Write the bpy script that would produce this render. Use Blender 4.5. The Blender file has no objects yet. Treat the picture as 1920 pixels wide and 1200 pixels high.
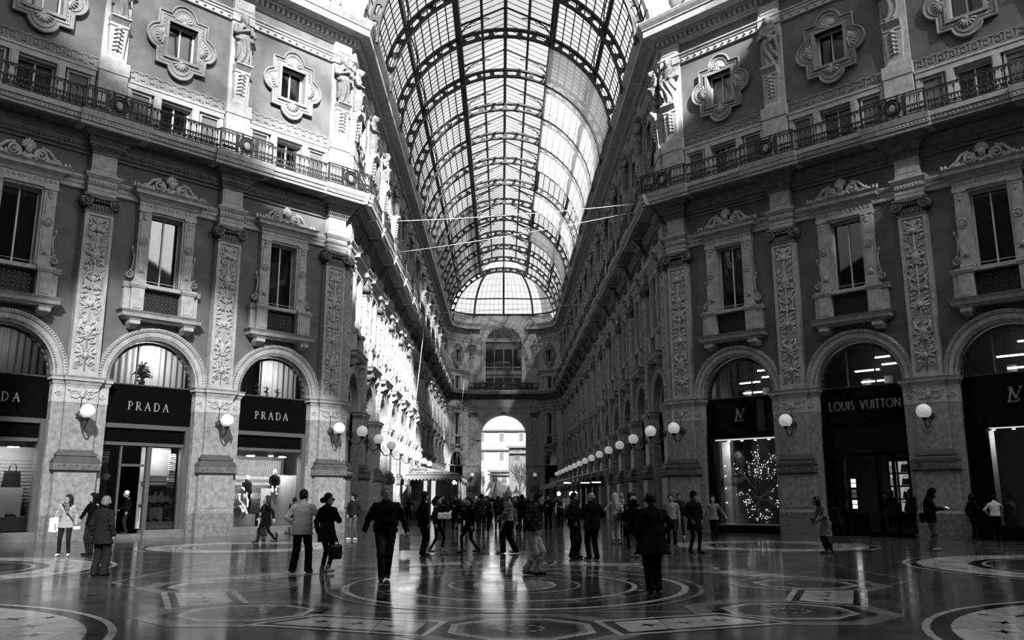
# Photograph rebuilt as a place: a glass-roofed shopping arcade in black and white.
import bpy, math, random
import numpy as np
from mathutils import Matrix, Vector
from mathutils.geometry import tessellate_polygon
R = math.radians
PI = math.pi
C = bpy.context.scene.collection
random.seed(7)
Q = math.sqrt(.5)

# ------------------------------------------------------------------ materials (all greys: the photograph is black and white)
M = {}


def mat(name, g, rough=.6, var=0., scale=6., bump=0., metal=0., spec=.5, emit=0., g2=None, thresh=None, coat=0.):
    m = bpy.data.materials.new(name)
    m.use_nodes = True
    nt = m.node_tree
    b = nt.nodes['Principled BSDF']
    b.inputs['Roughness'].default_value = rough
    b.inputs['Metallic'].default_value = metal
    b.inputs['Specular IOR Level'].default_value = spec
    b.inputs['Base Color'].default_value = (g, g, g, 1)
    if coat:
        b.inputs['Coat Weight'].default_value = coat
        b.inputs['Coat Roughness'].default_value = .08
    if emit:
        b.inputs['Emission Color'].default_value = (1, 1, 1, 1)
        b.inputs['Emission Strength'].default_value = emit
    if var or g2 is not None or bump:
        tc = nt.nodes.new('ShaderNodeTexCoord')
        geo = nt.nodes.new('ShaderNodeNewGeometry')
        nz = nt.nodes.new('ShaderNodeTexNoise')
        nz.inputs['Scale'].default_value = scale
        nz.inputs['Detail'].default_value = 5
        nt.links.new(geo.outputs['Position'], nz.inputs['Vector'])
        if var or g2 is not None:
            cr = nt.nodes.new('ShaderNodeValToRGB')
            a, c = (g * (1 - var), g * (1 + var)) if g2 is None else (g, g2)
            lo, hi = (.3, .7) if thresh is None else thresh
            cr.color_ramp.elements[0].position = lo
            cr.color_ramp.elements[1].position = hi
            cr.color_ramp.elements[0].color = (a, a, a, 1)
            cr.color_ramp.elements[1].color = (c, c, c, 1)
            nt.links.new(nz.outputs['Fac'], cr.inputs['Fac'])
            nt.links.new(cr.outputs['Color'], b.inputs['Base Color'])
        if bump:
            bp = nt.nodes.new('ShaderNodeBump')
            bp.inputs['Strength'].default_value = bump
            bp.inputs['Distance'].default_value = .02
            nt.links.new(nz.outputs['Fac'], bp.inputs['Height'])
            nt.links.new(bp.outputs['Normal'], b.inputs['Normal'])
    M[name] = m
    return m


def glass(name, clear, trans, tint, gloss_rough=.03, gloss=True):
    """thin sheet glass: part clear, part dirty translucent, with a reflection"""
    m = bpy.data.materials.new(name)
    m.use_nodes = True
    nt = m.node_tree
    for n in list(nt.nodes):
        nt.nodes.remove(n)
    out = nt.nodes.new('ShaderNodeOutputMaterial')
    t = nt.nodes.new('ShaderNodeBsdfTransparent')
    t.inputs['Color'].default_value = (clear, clear, clear, 1)
    last = t
    if trans > 0:
        l = nt.nodes.new('ShaderNodeBsdfTranslucent')
        l.inputs['Color'].default_value = (tint, tint, tint, 1)
        mx = nt.nodes.new('ShaderNodeMixShader')
        mx.inputs[0].default_value = trans
        nt.links.new(t.outputs[0], mx.inputs[1])
        nt.links.new(l.outputs[0], mx.inputs[2])
        last = mx
    if gloss:
        g = nt.nodes.new('ShaderNodeBsdfGlossy')
        g.inputs['Roughness'].default_value = gloss_rough
        g.inputs['Color'].default_value = (1, 1, 1, 1)
        fr = nt.nodes.new('ShaderNodeFresnel')
        fr.inputs['IOR'].default_value = 1.6
        mx = nt.nodes.new('ShaderNodeMixShader')
        nt.links.new(fr.outputs[0], mx.inputs[0])
        nt.links.new(last.outputs[0], mx.inputs[1])
        nt.links.new(g.outputs[0], mx.inputs[2])
        last = mx
    nt.links.new(last.outputs[0], out.inputs['Surface'])
    M[name] = m
    return m


mat('plaster', .10, .85, .22, 1.3, .15)
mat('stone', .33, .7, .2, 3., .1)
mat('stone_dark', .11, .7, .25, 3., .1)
mat('carved', .38, .7, .25, 9., .15)
mat('marble', .23, .45, .3, 5.)
mat('marble_grey', .15, .4, .35, 7.)
mat('stucco', .19, .8, .2, 3., .1)
mat('statue', .17, .75, .3, 5., .2)
mat('iron', .018, .5, spec=.4)
mat('iron_roof', .022, .6)
mat('gilt', .2, .4)
mat('globe', .8, .25, emit=.22)
mat('black_panel', .002, .6, spec=.03)
mat('metal_bar', .08, .45, metal=.2)
mat('letter', .24, .5)
mat('white', .75, .5)
mat('white_display', .85, .5)  # plain white for display pieces, gives off no light
mat('display_grey', .34, .5)
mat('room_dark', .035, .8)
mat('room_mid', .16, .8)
mat('curtain', .7, .9)
mat('curtain_dark', .3, .9)
mat('leaf', .10, .5)
mat('pot', .05, .5)
mat('tube_light', .8, .5, emit=7.)
mat('bulb', .8, .5, emit=5.)
mat('bead', .9, .15)
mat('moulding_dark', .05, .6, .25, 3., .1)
mat('screen', .8, .5, emit=1.1)
mat('picture', .5, .5, emit=.38)
mat('awning', .3, .8, .1, 2.)
mat('awning_dark', .07, .8)
mat('sash', .55, .5)
mat('sash_dark', .05, .5)
mat('cable', .6, .5)
mat('outside_white', .17, .8, .05, 1.)
mat('outside_grey', .032, .8, .2, 1.)
mat('outside_dark', .01, .8)
mat('branch', .12, .8)
mat('tent', .03, .7)
glass('roof_glass', .95, .45, .22, gloss=False)
glass('roof_glass_dirty', .45, .62, .42, gloss=False)
glass('dome_glass', .2, .4, .12, gloss=False)
glass('dome_clear', .9, .3, .2, gloss=False)
glass('dome_glass_half', .5, .4, .2, gloss=False)
glass('lantern_glass', 1., .62, .16, gloss=False)
glass('rear_glass', .55, .7, .2, gloss=False)
glass('arm_glass', .8, .93, .85, gloss=False)
glass('clear_glass', .98, 0, .8, gloss=False)
glass('milky_glass', .8, .93, .15, gloss=False)  # diffusing panes put in to keep direct sun off the end wall
glass('pane', .55, 0, 0)
glass('shop_glass', .85, 0, 0)
M['roof_glass'].use_backface_culling = False
# people
for nm, g in (('skin', .21), ('skin_light', .27), ('skin_dark', .11), ('hair_black', .005), ('hair_dark', .02), ('hair_grey', .14), ('hair_blonde', .34), ('hair_white', .5),
              ('cloth_black', .003), ('cloth_dark', .009), ('cloth_charcoal', .012), ('cloth_grey', .12), ('cloth_mid', .2), ('cloth_light', .30), ('cloth_pale', .25), ('cloth_white', .62),
              ('jeans_dark', .014), ('jeans', .06), ('jeans_pale', .26), ('shoe_black', .003), ('shoe_white', .6), ('shoe_grey', .16), ('eye', .01), ('lip', .14)):
    mat(nm, g, .45 if 'shoe' in nm or nm.startswith('hair') else .85, .12 if 'cloth' in nm or 'jeans' in nm else 0, 30., spec=.3 if 'shoe' in nm or 'skin' in nm else .06)

# floor: polished pale and dark marble slabs
FLOOR_G = {'floor_base': (.05, .3), 'floor_pale': (.17, .15), 'floor_white': (.40, .15), 'floor_dark': (.008, .3), 'floor_mid': (.032, .3)}
for nm, (g, v) in FLOOR_G.items():
    mat(nm, g, .13, v, 2.2)
    nt = M[nm].node_tree
    b = nt.nodes['Principled BSDF']
    geo = nt.nodes.new('ShaderNodeNewGeometry')
    n2 = nt.nodes.new('ShaderNodeTexNoise')
    n2.inputs['Scale'].default_value = .9
    n2.inputs['Detail'].default_value = 3
    nt.links.new(geo.outputs['Position'], n2.inputs['Vector'])
    mr = nt.nodes.new('ShaderNodeMapRange')
    mr.inputs['From Min'].default_value = .3
    mr.inputs['From Max'].default_value = .7
    mr.inputs['To Min'].default_value = .08
    mr.inputs['To Max'].default_value = .18
    nt.links.new(n2.outputs['Fac'], mr.inputs['Value'])
    nt.links.new(mr.outputs[0], b.inputs['Roughness'])
    n3 = nt.nodes.new('ShaderNodeTexNoise')
    n3.inputs['Scale'].default_value = 1.6
    n3.inputs['Detail'].default_value = 2
    nt.links.new(geo.outputs['Position'], n3.inputs['Vector'])
    bp = nt.nodes.new('ShaderNodeBump')
    bp.inputs['Strength'].default_value = .07
    bp.inputs['Distance'].default_value = .02
    nt.links.new(n3.outputs['Fac'], bp.inputs['Height'])
    nt.links.new(bp.outputs['Normal'], b.inputs['Normal'])
    # slabs: each a slightly different grey, with fine joints
    bk = nt.nodes.new('ShaderNodeTexBrick')
    bk.offset = 0
    bk.inputs['Scale'].default_value = 1
    bk.inputs['Brick Width'].default_value = .62
    bk.inputs['Row Height'].default_value = .62
    bk.inputs['Mortar Size'].default_value = .006
    bk.inputs['Bias'].default_value = 0
    for nm2, k in (('Color1', .8), ('Color2', 1.2), ('Mortar', .45)):
        bk.inputs[nm2].default_value = (k, k, k, 1)
    nt.links.new(geo.outputs['Position'], bk.inputs['Vector'])
    mu = nt.nodes.new('ShaderNodeMix')
    mu.data_type, mu.blend_type = 'RGBA', 'MULTIPLY'
    mu.inputs[0].default_value = 1
    old = b.inputs['Base Color'].links[0].from_socket
    nt.links.new(old, mu.inputs[6])
    nt.links.new(bk.outputs['Color'], mu.inputs[7])
    nt.links.new(mu.outputs[2], b.inputs['Base Color'])


# ------------------------------------------------------------------ mesh builder
JIT = random.Random(5)


class MB:
    def __init__(s):
        s.v, s.f, s.sm, s.mi = [], [], [], []
        s.T = None
        s.m = 0

    def add(s, vs, fs, smooth=False):
        n = len(s.v)
        if s.T is not None:
            vs = [tuple(s.T @ Vector(p)) for p in vs]
        s.v.extend(tuple(p) for p in vs)
        for f in fs:
            s.f.append([i + n for i in f])
            s.sm.append(smooth)
            s.mi.append(s.m)
        return s

    def box(s, x0, x1, y0, y1, z0, z1):
        e = .0004 + .0022 * JIT.random()      # keeps neighbouring faces from lying in one plane
        x0, x1, y0, y1, z1 = x0 - e, x1 + e, y0 - e, y1 + e, z1 + e
        return s.add([(x0, y0, z0), (x1, y0, z0), (x1, y1, z0), (x0, y1, z0), (x0, y0, z1), (x1, y0, z1), (x1, y1, z1), (x0, y1, z1)],
                     [(0, 3, 2, 1), (4, 5, 6, 7), (0, 1, 5, 4), (1, 2, 6, 5), (2, 3, 7, 6), (3, 0, 4, 7)])

    def bevbox(s, x0, x1, y0, y1, z0, z1, b):
        """box with chamfered vertical front edges and top"""
        o = [(x0, y0), (x1, y0), (x1, y1 - b), (x1 - b, y1), (x0 + b, y1), (x0, y1 - b)]
        return s.prism(o, z0, z1)

    def taper(s, x0, x1, y0, y1, z0, X0, X1, Y0, Y1, z1):
        return s.add([(x0, y0, z0), (x1, y0, z0), (x1, y1, z0), (x0, y1, z0), (X0, Y0, z1), (X1, Y0, z1), (X1, Y1, z1), (X0, Y1, z1)],
                     [(0, 3, 2, 1), (4, 5, 6, 7), (0, 1, 5, 4), (1, 2, 6, 5), (2, 3, 7, 6), (3, 0, 4, 7)])

    def prism(s, poly, a, b, plane='xy'):
        """extrude a 2-D outline; plane 'xy' -> along z, 'xz' -> along y"""
        n = len(poly)
        if plane == 'xy':
            vs = [(p[0], p[1], a) for p in poly] + [(p[0], p[1], b) for p in poly]
        else:
            vs = [(p[0], a, p[1]) for p in poly] + [(p[0], b, p[1]) for p in poly]
        fs = [(i, (i + 1) % n, n + (i + 1) % n, n + i) for i in range(n)] + [tuple(range(n - 1, -1, -1)), tuple(range(n, 2 * n))]
        return s.add(vs, fs)

    def plate(s, outer, holes, y, y2=None):
        """flat sheet in the x-z plane at y with holes; with y2 also the rims back to y2"""
        loops = [outer] + holes
        tri = tessellate_polygon([[Vector((p[0], p[1], 0)) for p in l] for l in loops])
        flat = [p for l in loops for p in l]
        s.add([(p[0], y, p[1]) for p in flat], [tuple(t) for t in tri])
        if y2 is not None:
            for l in loops:
                n = len(l)
                s.add([(p[0], y, p[1]) for p in l] + [(p[0], y2, p[1]) for p in l], [(i, (i + 1) % n, n + (i + 1) % n, n + i) for i in range(n)])
        return s

    def tube(s, pts, r, n=6, closed=False, flat=1.):
        P = [Vector(p) for p in pts]
        m = len(P)
        rs = r if isinstance(r, (list, tuple)) else [r] * m
        rings = []
        up = None
        for i in range(m):
            a = P[(i - 1) % m] if closed or i > 0 else P[i]
            b = P[(i + 1) % m] if closed or i < m - 1 else P[i]
            t = (b - a)
            t = t.normalized() if t.length > 1e-9 else Vector((0, 0, 1))
            if up is None:
                up = Vector((0, 1, 0)) if abs(t.y) < .9 else Vector((1, 0, 0))
            x = t.cross(up)
            x = x.normalized() if x.length > 1e-6 else t.orthogonal().normalized()
            y = x.cross(t).normalized()
            up = y
            rings.append([P[i] + (x * math.cos(2 * PI * k / n) + y * flat * math.sin(2 * PI * k / n)) * rs[i] for k in range(n)])
        vs = [v for r_ in rings for v in r_]
        fs = []
        for i in range(m if closed else m - 1):
            j = (i + 1) % m
            for k in range(n):
                fs.append((i * n + k, i * n + (k + 1) % n, j * n + (k + 1) % n, j * n + k))
        if not closed:
            fs.append(tuple(range(n - 1, -1, -1)))
            fs.append(tuple((m - 1) * n + k for k in range(n)))
        return s.add(vs, fs, True)

    def bar(s, p, q, w, h=None):
        """square bar from p to q"""
        return s.tube([p, q], w * .7071, 4) if h is None else s.tube([p, q], w * .7071, 4, flat=h / w)

    def lathe(s, prof, n=16, c=(0, 0, 0), half=False, sy=1.):
        """profile [(r, z)] about the z axis; half -> only the +y half"""
        a0, a1 = (0, PI) if half else (0, 2 * PI)
        m = n + 1 if half else n
        vs = [(c[0] + r * math.cos(a0 + (a1 - a0) * k / n), c[1] + sy * r * math.sin(a0 + (a1 - a0) * k / n), c[2] + z) for r, z in prof for k in range(m)]
        fs = []
        for i in range(len(prof) - 1):
            for k in range(n):
                k2 = k + 1 if half else (k + 1) % n
                fs.append((i * m + k, i * m + k2, (i + 1) * m + k2, (i + 1) * m + k))
        return s.add(vs, fs, True)

    def ell(s, c, r, n=10, m=7, rot=0., axis='y'):
        """ellipsoid; rot turns it in the x-z plane"""
        vs = []
        ca, sa = math.cos(rot), math.sin(rot)
        for i in range(m + 1):
            t = PI * i / m
            for k in range(n):
                p = 2 * PI * k / n
                x, y, z = r[0] * math.sin(t) * math.cos(p), r[1] * math.sin(t) * math.sin(p), r[2] * math.cos(t)
                vs.append((c[0] + x * ca + z * sa, c[1] + y, c[2] - x * sa + z * ca))
        fs = [(i * n + k, i * n + (k + 1) % n, (i + 1) * n + (k + 1) % n, (i + 1) * n + k) for i in range(m) for k in range(n)]
        return s.add(vs, fs, True)

    def spiral(s, c, r0, r1, turns, a0, d=1, r=.03, y=0., n=26, tip=.4, sec=6, lift=0.):
        """spiral tube in the x-z plane about c from radius r0 in to r1"""
        pts, rs = [], []
        for i in range(n + 1):
            t = i / n
            rr = r0 + (r1 - r0) * t ** .8
            a = a0 + d * turns * 2 * PI * t
            pts.append((c[0] + rr * math.cos(a), y + lift * t, c[1] + rr * math.sin(a)))
            rs.append(r * (1 - (1 - tip) * t))
        return s.tube(pts, rs, sec)

    def sheet(s, fn, nu, nv, smooth=True):
        vs = [fn(i / nu, j / nv) for j in range(nv + 1) for i in range(nu + 1)]
        fs = [(j * (nu + 1) + i, j * (nu + 1) + i + 1, (j + 1) * (nu + 1) + i + 1, (j + 1) * (nu + 1) + i) for j in range(nv) for i in range(nu)]
        return s.add(vs, fs, smooth)

    def mesh(s, name, mats):
        me = bpy.data.meshes.new(name)
        me.from_pydata(s.v, [], s.f)
        for m in (mats if isinstance(mats, (list, tuple)) else [mats]):
            me.materials.append(M[m])
        me.polygons.foreach_set('use_smooth', s.sm)
        me.polygons.foreach_set('material_index', s.mi)
        me.update()
        return me

    def obj(s, name, mats, parent=None):
        return link(name, s.mesh(name, mats), parent)


def link(name, me, parent=None):
    o = bpy.data.objects.new(name, me)
    C.objects.link(o)
    if parent is not None:
        o.parent = parent
    return o


def tag(o, label=None, cat=None, group=None, kind=None):
    if label:
        o['label'] = label
    if cat:
        o['category'] = cat
    if group:
        o['group'] = group
    if kind:
        o['kind'] = kind
    return o


def thing(name, label, cat, loc=(0, 0, 0), rz=0., group=None, kind=None):
    o = bpy.data.objects.new(name, None)
    o.empty_display_size = .2
    C.objects.link(o)
    o.location = loc
    o.rotation_euler = (0, 0, rz)
    return tag(o, label, cat, group, kind)


def dup(root, name, loc, rz, label, cat, group=None, kind=None, scale=1.):
    """a copy of a thing with copies of its parts and sub-parts (mesh data shared)"""
    r = root.copy()
    r.name = name
    C.objects.link(r)
    r.location = loc
    r.rotation_euler = (0, 0, rz)
    r.scale = (scale,) * 3
    for k in ('label', 'category', 'group', 'kind'):
        if k in r:
            del r[k]
    tag(r, label, cat, group, kind)
    for ch in KIDS.get(root.name, root.children):
        c = ch.copy()
        C.objects.link(c)
        c.parent = r
        for g in ch.children:
            d = g.copy()
            C.objects.link(d)
            d.parent = c
    return r


KIDS = {}


class Proto:
    """first use moves the built thing itself, later uses copy it"""

    def __init__(s, root):
        s.root, s.used = root, False
        KIDS[root.name] = list(root.children)

    def put(s, loc, rz, label, cat, group=None, kind=None, name=None, scale=1.):
        if not s.used:
            s.used = True
            r = s.root
            r.location, r.rotation_euler, r.scale = loc, (0, 0, rz), (scale,) * 3
            return tag(r, label, cat, group, kind)
        return dup(s.root, name or s.root.name.split('.')[0], loc, rz, label, cat, group, kind, scale)


# ------------------------------------------------------------------ implicit surfaces (bodies, clothes, statues)
class SDF:
    """smooth union of tapered capsules, meshed by surface nets: one continuous skin"""

    def __init__(s, vox=.012, k=.03):
        s.vox, s.k, s.p = vox, k, []

    def cap(s, a, b, r0, r1=None, sc=(1, 1, 1), k=None):
        s.p.append(('u', np.array(a, float), np.array(b, float), r0, r0 if r1 is None else r1, np.array(sc, float), s.k if k is None else k))
        return s

    def box(s, c, h, r=.03, k=None):
        s.p.append(('b', np.array(c, float), np.array(h, float), r, s.k if k is None else k))
        return s

    def ball(s, a, r, sc=(1, 1, 1), k=None):
        return s.cap(a, a, r, r, sc, k)

    def cut(s, a, b, r0, r1=None, sc=(1, 1, 1), k=.01):
        s.p.append(('c', np.array(a, float), np.array(b, float), r0, r0 if r1 is None else r1, np.array(sc, float), k))
        return s

    def plane(s, n, d):
        s.p.append(('p', np.array(n, float), d))
        return s

    def fold(s, fn):
        s.p.append(('f', fn))
        return s

    def run(s):
        lo = np.full(3, 1e9)
        hi = -lo
        for p in s.p:
            if p[0] == 'b':
                lo, hi = np.minimum(lo, p[1] - p[2]), np.maximum(hi, p[1] + p[2])
            if p[0] == 'u':
                rr = max(p[3], p[4]) * p[5] + .03
                for q in (p[1], p[2]):
                    lo = np.minimum(lo, q - rr)
                    hi = np.maximum(hi, q + rr)
        v = s.vox
        lo -= 3 * v
        N = np.ceil((hi - lo) / v).astype(int) + 4
        F = np.full(N, .5, np.float32)
        ax = [lo[i] + v * np.arange(N[i]) for i in range(3)]
        for p in s.p:
            if p[0] in 'uc':
                _, a, b, r0, r1, sc, k = p
                ext = max(r0, r1) * sc + .06 + k
                i0 = np.maximum(np.floor((np.minimum(a, b) - ext - lo) / v).astype(int), 0)
                i1 = np.minimum(np.ceil((np.maximum(a, b) + ext - lo) / v).astype(int) + 1, N)
                if (i1 <= i0).any():
                    continue
                sl = tuple(slice(i0[i], i1[i]) for i in range(3))
                X, Y, Z = np.meshgrid(ax[0][sl[0]], ax[1][sl[1]], ax[2][sl[2]], indexing='ij', sparse=True)
                ba = (b - a) / sc
                px, py, pz = (X - a[0]) / sc[0], (Y - a[1]) / sc[1], (Z - a[2]) / sc[2]
                bb = (ba * ba).sum()
                if bb > 1e-12:
                    h = np.clip((px * ba[0] + py * ba[1] + pz * ba[2]) / bb, 0, 1)
                    d = np.sqrt((px - h * ba[0]) ** 2 + (py - h * ba[1]) ** 2 + (pz - h * ba[2]) ** 2) - (r0 + (r1 - r0) * h)
                else:
                    d = np.sqrt(px * px + py * py + pz * pz) - r0
                d = d * sc.min()
                G = F[sl]
                if p[0] == 'u':
                    h = np.maximum(k - np.abs(G - d), 0) / max(k, 1e-6)
                    F[sl] = np.minimum(G, d) - h * h * k * .25
                else:
                    d = -d
                    h = np.maximum(k - np.abs(G - d), 0) / max(k, 1e-6)
                    F[sl] = np.maximum(G, d) + h * h * k * .25
            elif p[0] == 'b':
                X, Y, Z = np.meshgrid(*ax, indexing='ij', sparse=True)
                q = [np.abs(v_ - p[1][i]) - (p[2][i] - p[3]) for i, v_ in enumerate((X, Y, Z))]
                d = np.sqrt(sum(np.maximum(v_, 0) ** 2 for v_ in q)) + np.minimum(np.maximum(np.maximum(q[0], q[1]), q[2]), 0) - p[3]
                h = np.maximum(p[4] - np.abs(F - d), 0) / max(p[4], 1e-6)
                F = (np.minimum(F, d) - h * h * p[4] * .25).astype(np.float32)
            else:
                X, Y, Z = np.meshgrid(*ax, indexing='ij', sparse=True)
                if p[0] == 'p':
                    F = np.maximum(F, X * p[1][0] + Y * p[1][1] + Z * p[1][2] - p[2]).astype(np.float32)
                else:
                    F = F + p[1](X, Y, Z).astype(np.float32)
        return surface_nets(F, lo, v)


def surface_nets(F, lo, v):
    S = F < 0
    n = np.array(F.shape)
    c = [S[i:n[0] - 1 + i, j:n[1] - 1 + j, k:n[2] - 1 + k] for i in (0, 1) for j in (0, 1) for k in (0, 1)]
    tot = sum(x.astype(np.int8) for x in c)
    mask = (tot > 0) & (tot < 8)
    idx = np.argwhere(mask)
    if not len(idx):
        return np.zeros((0, 3)), []
    ids = np.full(mask.shape, -1, np.int64)
    ids[mask] = np.arange(len(idx))
    acc = np.zeros((len(idx), 3))
    cnt = np.zeros(len(idx))
    corner = [(i, j, k) for i in (0, 1) for j in (0, 1) for k in (0, 1)]
    val = [F[idx[:, 0] + i, idx[:, 1] + j, idx[:, 2] + k] for i, j, k in corner]
    for a in range(8):
        for b in range(a + 1, 8):
            if sum(abs(corner[a][t] - corner[b][t]) for t in range(3)) != 1:
                continue
            x = (val[a] < 0) != (val[b] < 0)
            t = np.where(x, val[a] / np.where(x, val[a] - val[b], 1), 0)
            p = np.array(corner[a])[None] + t[:, None] * (np.array(corner[b]) - np.array(corner[a]))[None]
            acc[x] += p[x]
            cnt[x] += 1
    P = (idx + acc / cnt[:, None]) * v + lo
    faces = []
    for d in range(3):
        e1, e2 = (d + 1) % 3, (d + 2) % 3
        sl0, sl1 = [slice(1, -1)] * 3, [slice(1, -1)] * 3
        sl0[d], sl1[d] = slice(0, -1), slice(1, None)
        A, B = S[tuple(sl0)], S[tuple(sl1)]
        off = np.array([1, 1, 1])
        off[d] = 0
        for flip, msk in ((False, A & ~B), (True, ~A & B)):
            q = np.argwhere(msk) + off
            if not len(q):
                continue
            u = np.zeros(3, int)
            w = np.zeros(3, int)
            u[e1] = 1
            w[e2] = 1
            g = [q - u - w, q - w, q, q - u]
            f = np.stack([ids[x[:, 0], x[:, 1], x[:, 2]] for x in g], 1)
            faces.append(f[:, ::-1] if flip else f)
    return P, np.concatenate(faces)


def sdf_mesh(name, parts, mats):
    """parts: [(verts, faces, material index)]"""
    me = bpy.data.meshes.new(name)
    V, Fc, mi, n = [], [], [], 0
    for P, F, k in parts:
        if not len(P):
            continue
        V.append(P)
        Fc.append(np.asarray(F) + n)
        mi.append(np.full(len(F), k, np.int32))
        n += len(P)
    V, Fc, mi = np.concatenate(V), np.concatenate(Fc), np.concatenate(mi)
    me.vertices.add(len(V))
    me.vertices.foreach_set('co', V.astype(np.float32).ravel())
    me.loops.add(Fc.size)
    me.loops.foreach_set('vertex_index', Fc.astype(np.int32).ravel())
    me.polygons.add(len(Fc))
    me.polygons.foreach_set('loop_start', np.arange(0, Fc.size, 4, dtype=np.int32))
    for m in (mats if isinstance(mats, (list, tuple)) else [mats]):
        me.materials.append(M[m])
    me.polygons.foreach_set('material_index', mi)
    me.polygons.foreach_set('use_smooth', np.ones(len(Fc), bool))
    me.update(calc_edges=True)
    me.validate()
    return me


# ------------------------------------------------------------------ camera (fitted to the photograph)
FPX, PITCH, YAW, ROLL, CX = 1603.5, .20622, .01191, .00156, -.247
cam = bpy.data.cameras.new('camera')
cam.sensor_width = 36.
cam.lens = FPX / 1920 * 36.
cam.clip_end = 2000.
co = bpy.data.objects.new('camera', cam)
C.objects.link(co)
_r = Vector((math.cos(YAW), -math.sin(YAW), 0))
_f0 = Vector((math.sin(YAW), math.cos(YAW), 0))
_f = _f0 * math.cos(PITCH) + Vector((0, 0, math.sin(PITCH)))
_u = -_f0 * math.sin(PITCH) + Vector((0, 0, math.cos(PITCH)))
_rc = _r * math.cos(ROLL) - _u * math.sin(ROLL)
_uc = _r * math.sin(ROLL) + _u * math.cos(ROLL)
co.matrix_world = Matrix((( _rc.x, _uc.x, -_f.x, CX), (_rc.y, _uc.y, -_f.y, 0.), (_rc.z, _uc.z, -_f.z, 1.6), (0, 0, 0, 1)))
bpy.context.scene.camera = co
SKY, SUN, SUND, EXPO = 1.15, 32.0, (-.38, 1.2, -.75), 0.08
SKYLO, SKYHI = .1, 3.5
# ------------------------------------------------------------------ plan of the place
S = 5.98                      # bay spacing on the octagon's slanting sides
SA = 6.0                      # bay spacing along the long arm
AX, AY = 8.965, 43.484        # corner pilaster (left one at -AX)
XF = 8.40                     # pilaster face plane in the arm
Y0 = 44.86                    # first pilaster in the arm
NB = 14                       # pilasters in the arm
WALL = -.35                   # wall plane behind the pilaster faces
RZ = {('d', -1): R(-135), ('d', 1): R(135), ('a', -1): R(-90), ('a', 1): R(90)}


def at(kind, side, u, w=0., z=0.):
    """a point on a facade: u along it (from its corner pilaster / first pilaster), w out of the wall"""
    if kind == 'd':
        return (side * (AX + u * Q - w * Q), AY - u * Q - w * Q, z)
    return (side * (XF - w), Y0 + u, z)


# plan outline of the facades at the pilaster faces, room on the right-hand side
END_C = [(8.40, 123.3), (8.2, 125.1), (7.65, 126.49), (5.85, 128.21), (4.4, 128.6)]
PATH = [at('d', -1, 18.9)[:2], (-8.40, 44.05)] + [(-x, y) for x, y in END_C] + END_C[::-1] + [(8.40, 44.05), at('d', 1, 18.9)[:2]]


def offs(path, w):
    """offset a plan polyline by w to its right with mitred corners"""
    out = []
    n = len(path)
    for i in range(n):
        ns = []
        for a, b in ((i - 1, i), (i, i + 1)):
            if a >= 0 and b < n:
                d = Vector(path[b]) - Vector(path[a])
                d.normalize()
                ns.append(Vector((d.y, -d.x)))
        if len(ns) == 2:
            m = (ns[0] + ns[1])
            m = m / m.dot(ns[0])
        else:
            m = ns[0]
        out.append((path[i][0] + m.x * w, path[i][1] + m.y * w))
    return out


def sweep(mb, path, prof, smooth=False):
    """moulding: profile [(w, z)] carried along the plan polyline"""
    rows = [[(p[0], p[1], z) for p in offs(path, w)] for w, z in prof]
    n = len(path)
    vs = [v for r in rows for v in r]
    fs = [(i * n + k, i * n + k + 1, (i + 1) * n + k + 1, (i + 1) * n + k) for i in range(len(prof) - 1) for k in range(n - 1)]
    return mb.add(vs, fs, smooth)


def arc(c, r, a0, a1, n):
    return [(c[0] + r * math.cos(a0 + (a1 - a0) * i / n), c[1] + r * math.sin(a0 + (a1 - a0) * i / n)) for i in range(n + 1)]


# ------------------------------------------------------------------ carved ornament
def leaf(mb, x, z, L, a, y=0., w=.35, t=.03):
    """a flat pointed leaf growing from (x, z) at angle a"""
    mb.ell((x + .5 * L * math.cos(a), y, z + .5 * L * math.sin(a)), (.5 * L, t, .5 * L * w), 7, 5, rot=-a)


def rosette(mb, x, z, r, y=0., n=7):
    for k in range(n):
        leaf(mb, x, z, r, 2 * PI * k / n + .3, y, .5, .02)
    mb.ell((x, y + .015, z), (r * .3, .03, r * .3), 7, 5)


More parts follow.
